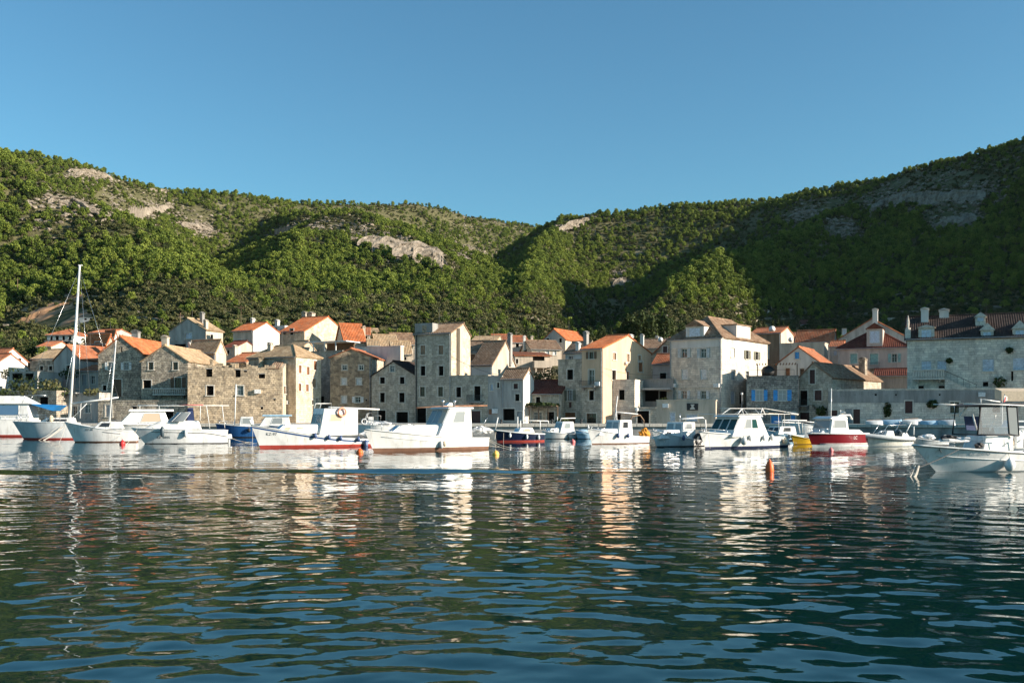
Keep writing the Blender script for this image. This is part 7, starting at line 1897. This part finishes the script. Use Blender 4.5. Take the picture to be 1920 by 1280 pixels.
# small craft along the quay behind the RIB, hauled on the edge
SK = [(1616,1654,108,'upturned white skiff on the quay under the dark red door'),(1650,1690,107.5,'upturned pale skiff on the quay left of the red shuttered wall window'),(1688,1722,107,'upturned pale skiff on the quay under the red shuttered wall window'),(1724,1762,106,'upturned skiff on the quay below the hanging plant'),(1762,1790,105,'upturned skiff on the quay nearest the big right boat')]
for i, (p0, p1, Yk, lab) in enumerate(SK):
    L = (p1-p0)*Yk/F; e = empty('upturned_skiff', ((p1-960)*Yk/F, Yk, 1.28), math.pi+(0.35,-0.2,0.5,0.1,-0.35)[i]); e.scale = (1.0+0.12*(i % 3),)*3
    V = []; nn = 12
    for k in range(nn+1):
        t = k/nn; w = 0.72*(1-max(0, (t-0.45)/0.55)**2.2)*(0.85+0.15*min(1, t*3)); hgt = 0.55*(1-0.25*t)
        for j in range(7):
            a = math.pi*j/6; V.append((t*L, w*math.cos(a), hgt*math.sin(a)**0.7+0.06*t))
    mb = MB().add(V, [(7*k+j, 7*k+7+j, 7*k+8+j, 7*k+1+j) for k in range(nn) for j in range(6)]+[tuple(range(7))])
    mb.build('hull', MAT['gel_sky' if i % 2 else 'gel_grey'], e, True); MB().tube([(0.05,0,0.57),(L*0.9,0,0.5)], 0.03, 5).build('keel', MAT['timber'], e); tag(e, lab, 'boat')
# right edge: another boat behind the near one
b = Boat('cabin_boat', 'white boat stern with tan awning behind the near boat, right edge', 1862, 1960, wl(826), 12, 2.2, 800, 802, rake=0.5, tc=0.4, foul='foul_black')
b.frustum('cabin', b.X(1930), b.X(1886), b.X(1926), b.X(1892), 1.6, 1.4, b.Z(803), b.Z(788), 'gel_grey', bev=0.05); b.pane('port', 0.2, 0.8, 0.3, 0.85, 'glass_dark', 'gel_white')
# awning on the quay at the right edge
yA = 112.0; e = empty('awning', P(1878, 752, yA)); wA = 60*yA/F
MB().prism([(0,0,0),(0,0,1.15),(0,1.6,1.5),(0,1.6,0.3)], (wA,0,0)).build('canvas', MAT['canvas_tan'], e); MB().tube([(0.1,0.05,0),(0.1,0.05,P(0,752,yA).z*-1+1.3)], 0.04, 6).tube([(wA-0.1,0.05,0),(wA-0.1,0.05,-P(0,752,yA).z+1.3)], 0.04, 6).build('post', MAT['paint_white'], e)
tag(e, 'sunlit beige awning on posts at the right edge', 'awning')

# ------------------------------------------------------------------ buoys and the gull
def buoy(px, py, r, mat, label, Y=None, tall=1.0):
    Y = Y or wl(py+r*0); p = Vector(((px-960)*Y/F, Y, 0)); e = empty('mooring_buoy', p)
    MB().lathe([(r*0.15,-r*0.9),(r*0.7,-r*0.6*tall),(r,0.1*r),(r*0.92,r*0.55*tall),(r*0.55,r*0.95*tall),(r*0.18,r*1.15*tall),(r*0.14,r*1.3*tall)], n=14).build('float', MAT[mat], e, True)
    MB().torus((0,0,r*1.35*tall), r*0.16, r*0.05, 10, 5, 'y').build('eye', MAT['steel'], e, True)
    tag(e, label, 'buoy')
buoy(674.5, 849, 0.22, 'orange_plastic', 'round orange buoy beside the stern of the lifebuoy boat', tall=1.1)
buoy(929.5, 852, 0.21, 'buoy_yellow', 'yellow buoy beside the stern of the large cabin boat')
buoy(1443, 883, 0.19, 'orange_plastic', 'lone orange buoy afloat in open water', tall=2.2)
buoy(1074, 829, 0.22, 'buoy_pink', 'pale pink buoy near the small white cabin boat')
buoy(1558, 846, 0.16, 'buoy_pink', 'pink buoy in front of the red hulled boat', tall=1.4)
buoy(229.5, 830, 0.24, 'buoy_red', 'red buoy beside the thin masted wooden boat', wl(833), tall=1.3)
e = empty('gull', gull, math.pi*0.75)
bm_s = MB(); bm_s.lathe([(0.005,-0.26),(0.05,-0.18),(0.085,-0.05),(0.09,0.08),(0.06,0.17),(0.03,0.2)], (0,0,0.17), 10, 'x'); bm_s.build('body', MAT['foam_white'], e, True)
MB().lathe([(0.02,-0.05),(0.05,0.0),(0.05,0.05),(0.02,0.1)], (0.18,0,0.27), 8).build('head', MAT['foam_white'], e, True)
MB().tube([(0.21,0,0.30),(0.31,0,0.29)], 0.014, 5, r1=0.004).build('beak', MAT['buoy_yellow'], e)
MB().prism([(-0.3,0.075,0.16),(0.1,0.085,0.2),(0.08,0.09,0.12)], (0,0.02,0)).prism([(-0.3,-0.095,0.16),(0.1,-0.105,0.2),(0.08,-0.11,0.12)], (0,0.02,0)).build('wings', MAT['paint_grey'], e)
MB().tube([(0,0.03,0),(0,0.03,0.1)], 0.01, 4).tube([(0,-0.03,0),(0,-0.03,0.1)], 0.01, 4).build('legs', MAT['buoy_yellow'], e)
tag(e, 'grey and white gull standing on the red boat roof', 'bird')

# ------------------------------------------------------------------ the evening air
hz = MB().box(-800, 800, -80, 1300, -5, 290).build('haze', MAT['painted_dark'])
m = bpy.data.materials.new('air'); m.use_nodes = True; t = m.node_tree
for n in list(t.nodes): 
    if n.type != 'OUTPUT_MATERIAL': t.nodes.remove(n)
pv = t.nodes.new('ShaderNodeVolumePrincipled')
pv.inputs['Color'].default_value = (0.86, 0.93, 1.0, 1)
pv.inputs['Density'].default_value = 0.000014
pv.inputs['Anisotropy'].default_value = 0.2
t.links.new(pv.outputs[0], [n for n in t.nodes if n.type == 'OUTPUT_MATERIAL'][0].inputs['Volume'])
hz.data.materials.clear(); hz.data.materials.append(m)
tag(hz, 'thin bluish evening haze over the harbour and hills', 'haze', kind='stuff')
SC.cycles.volume_bounces = 0
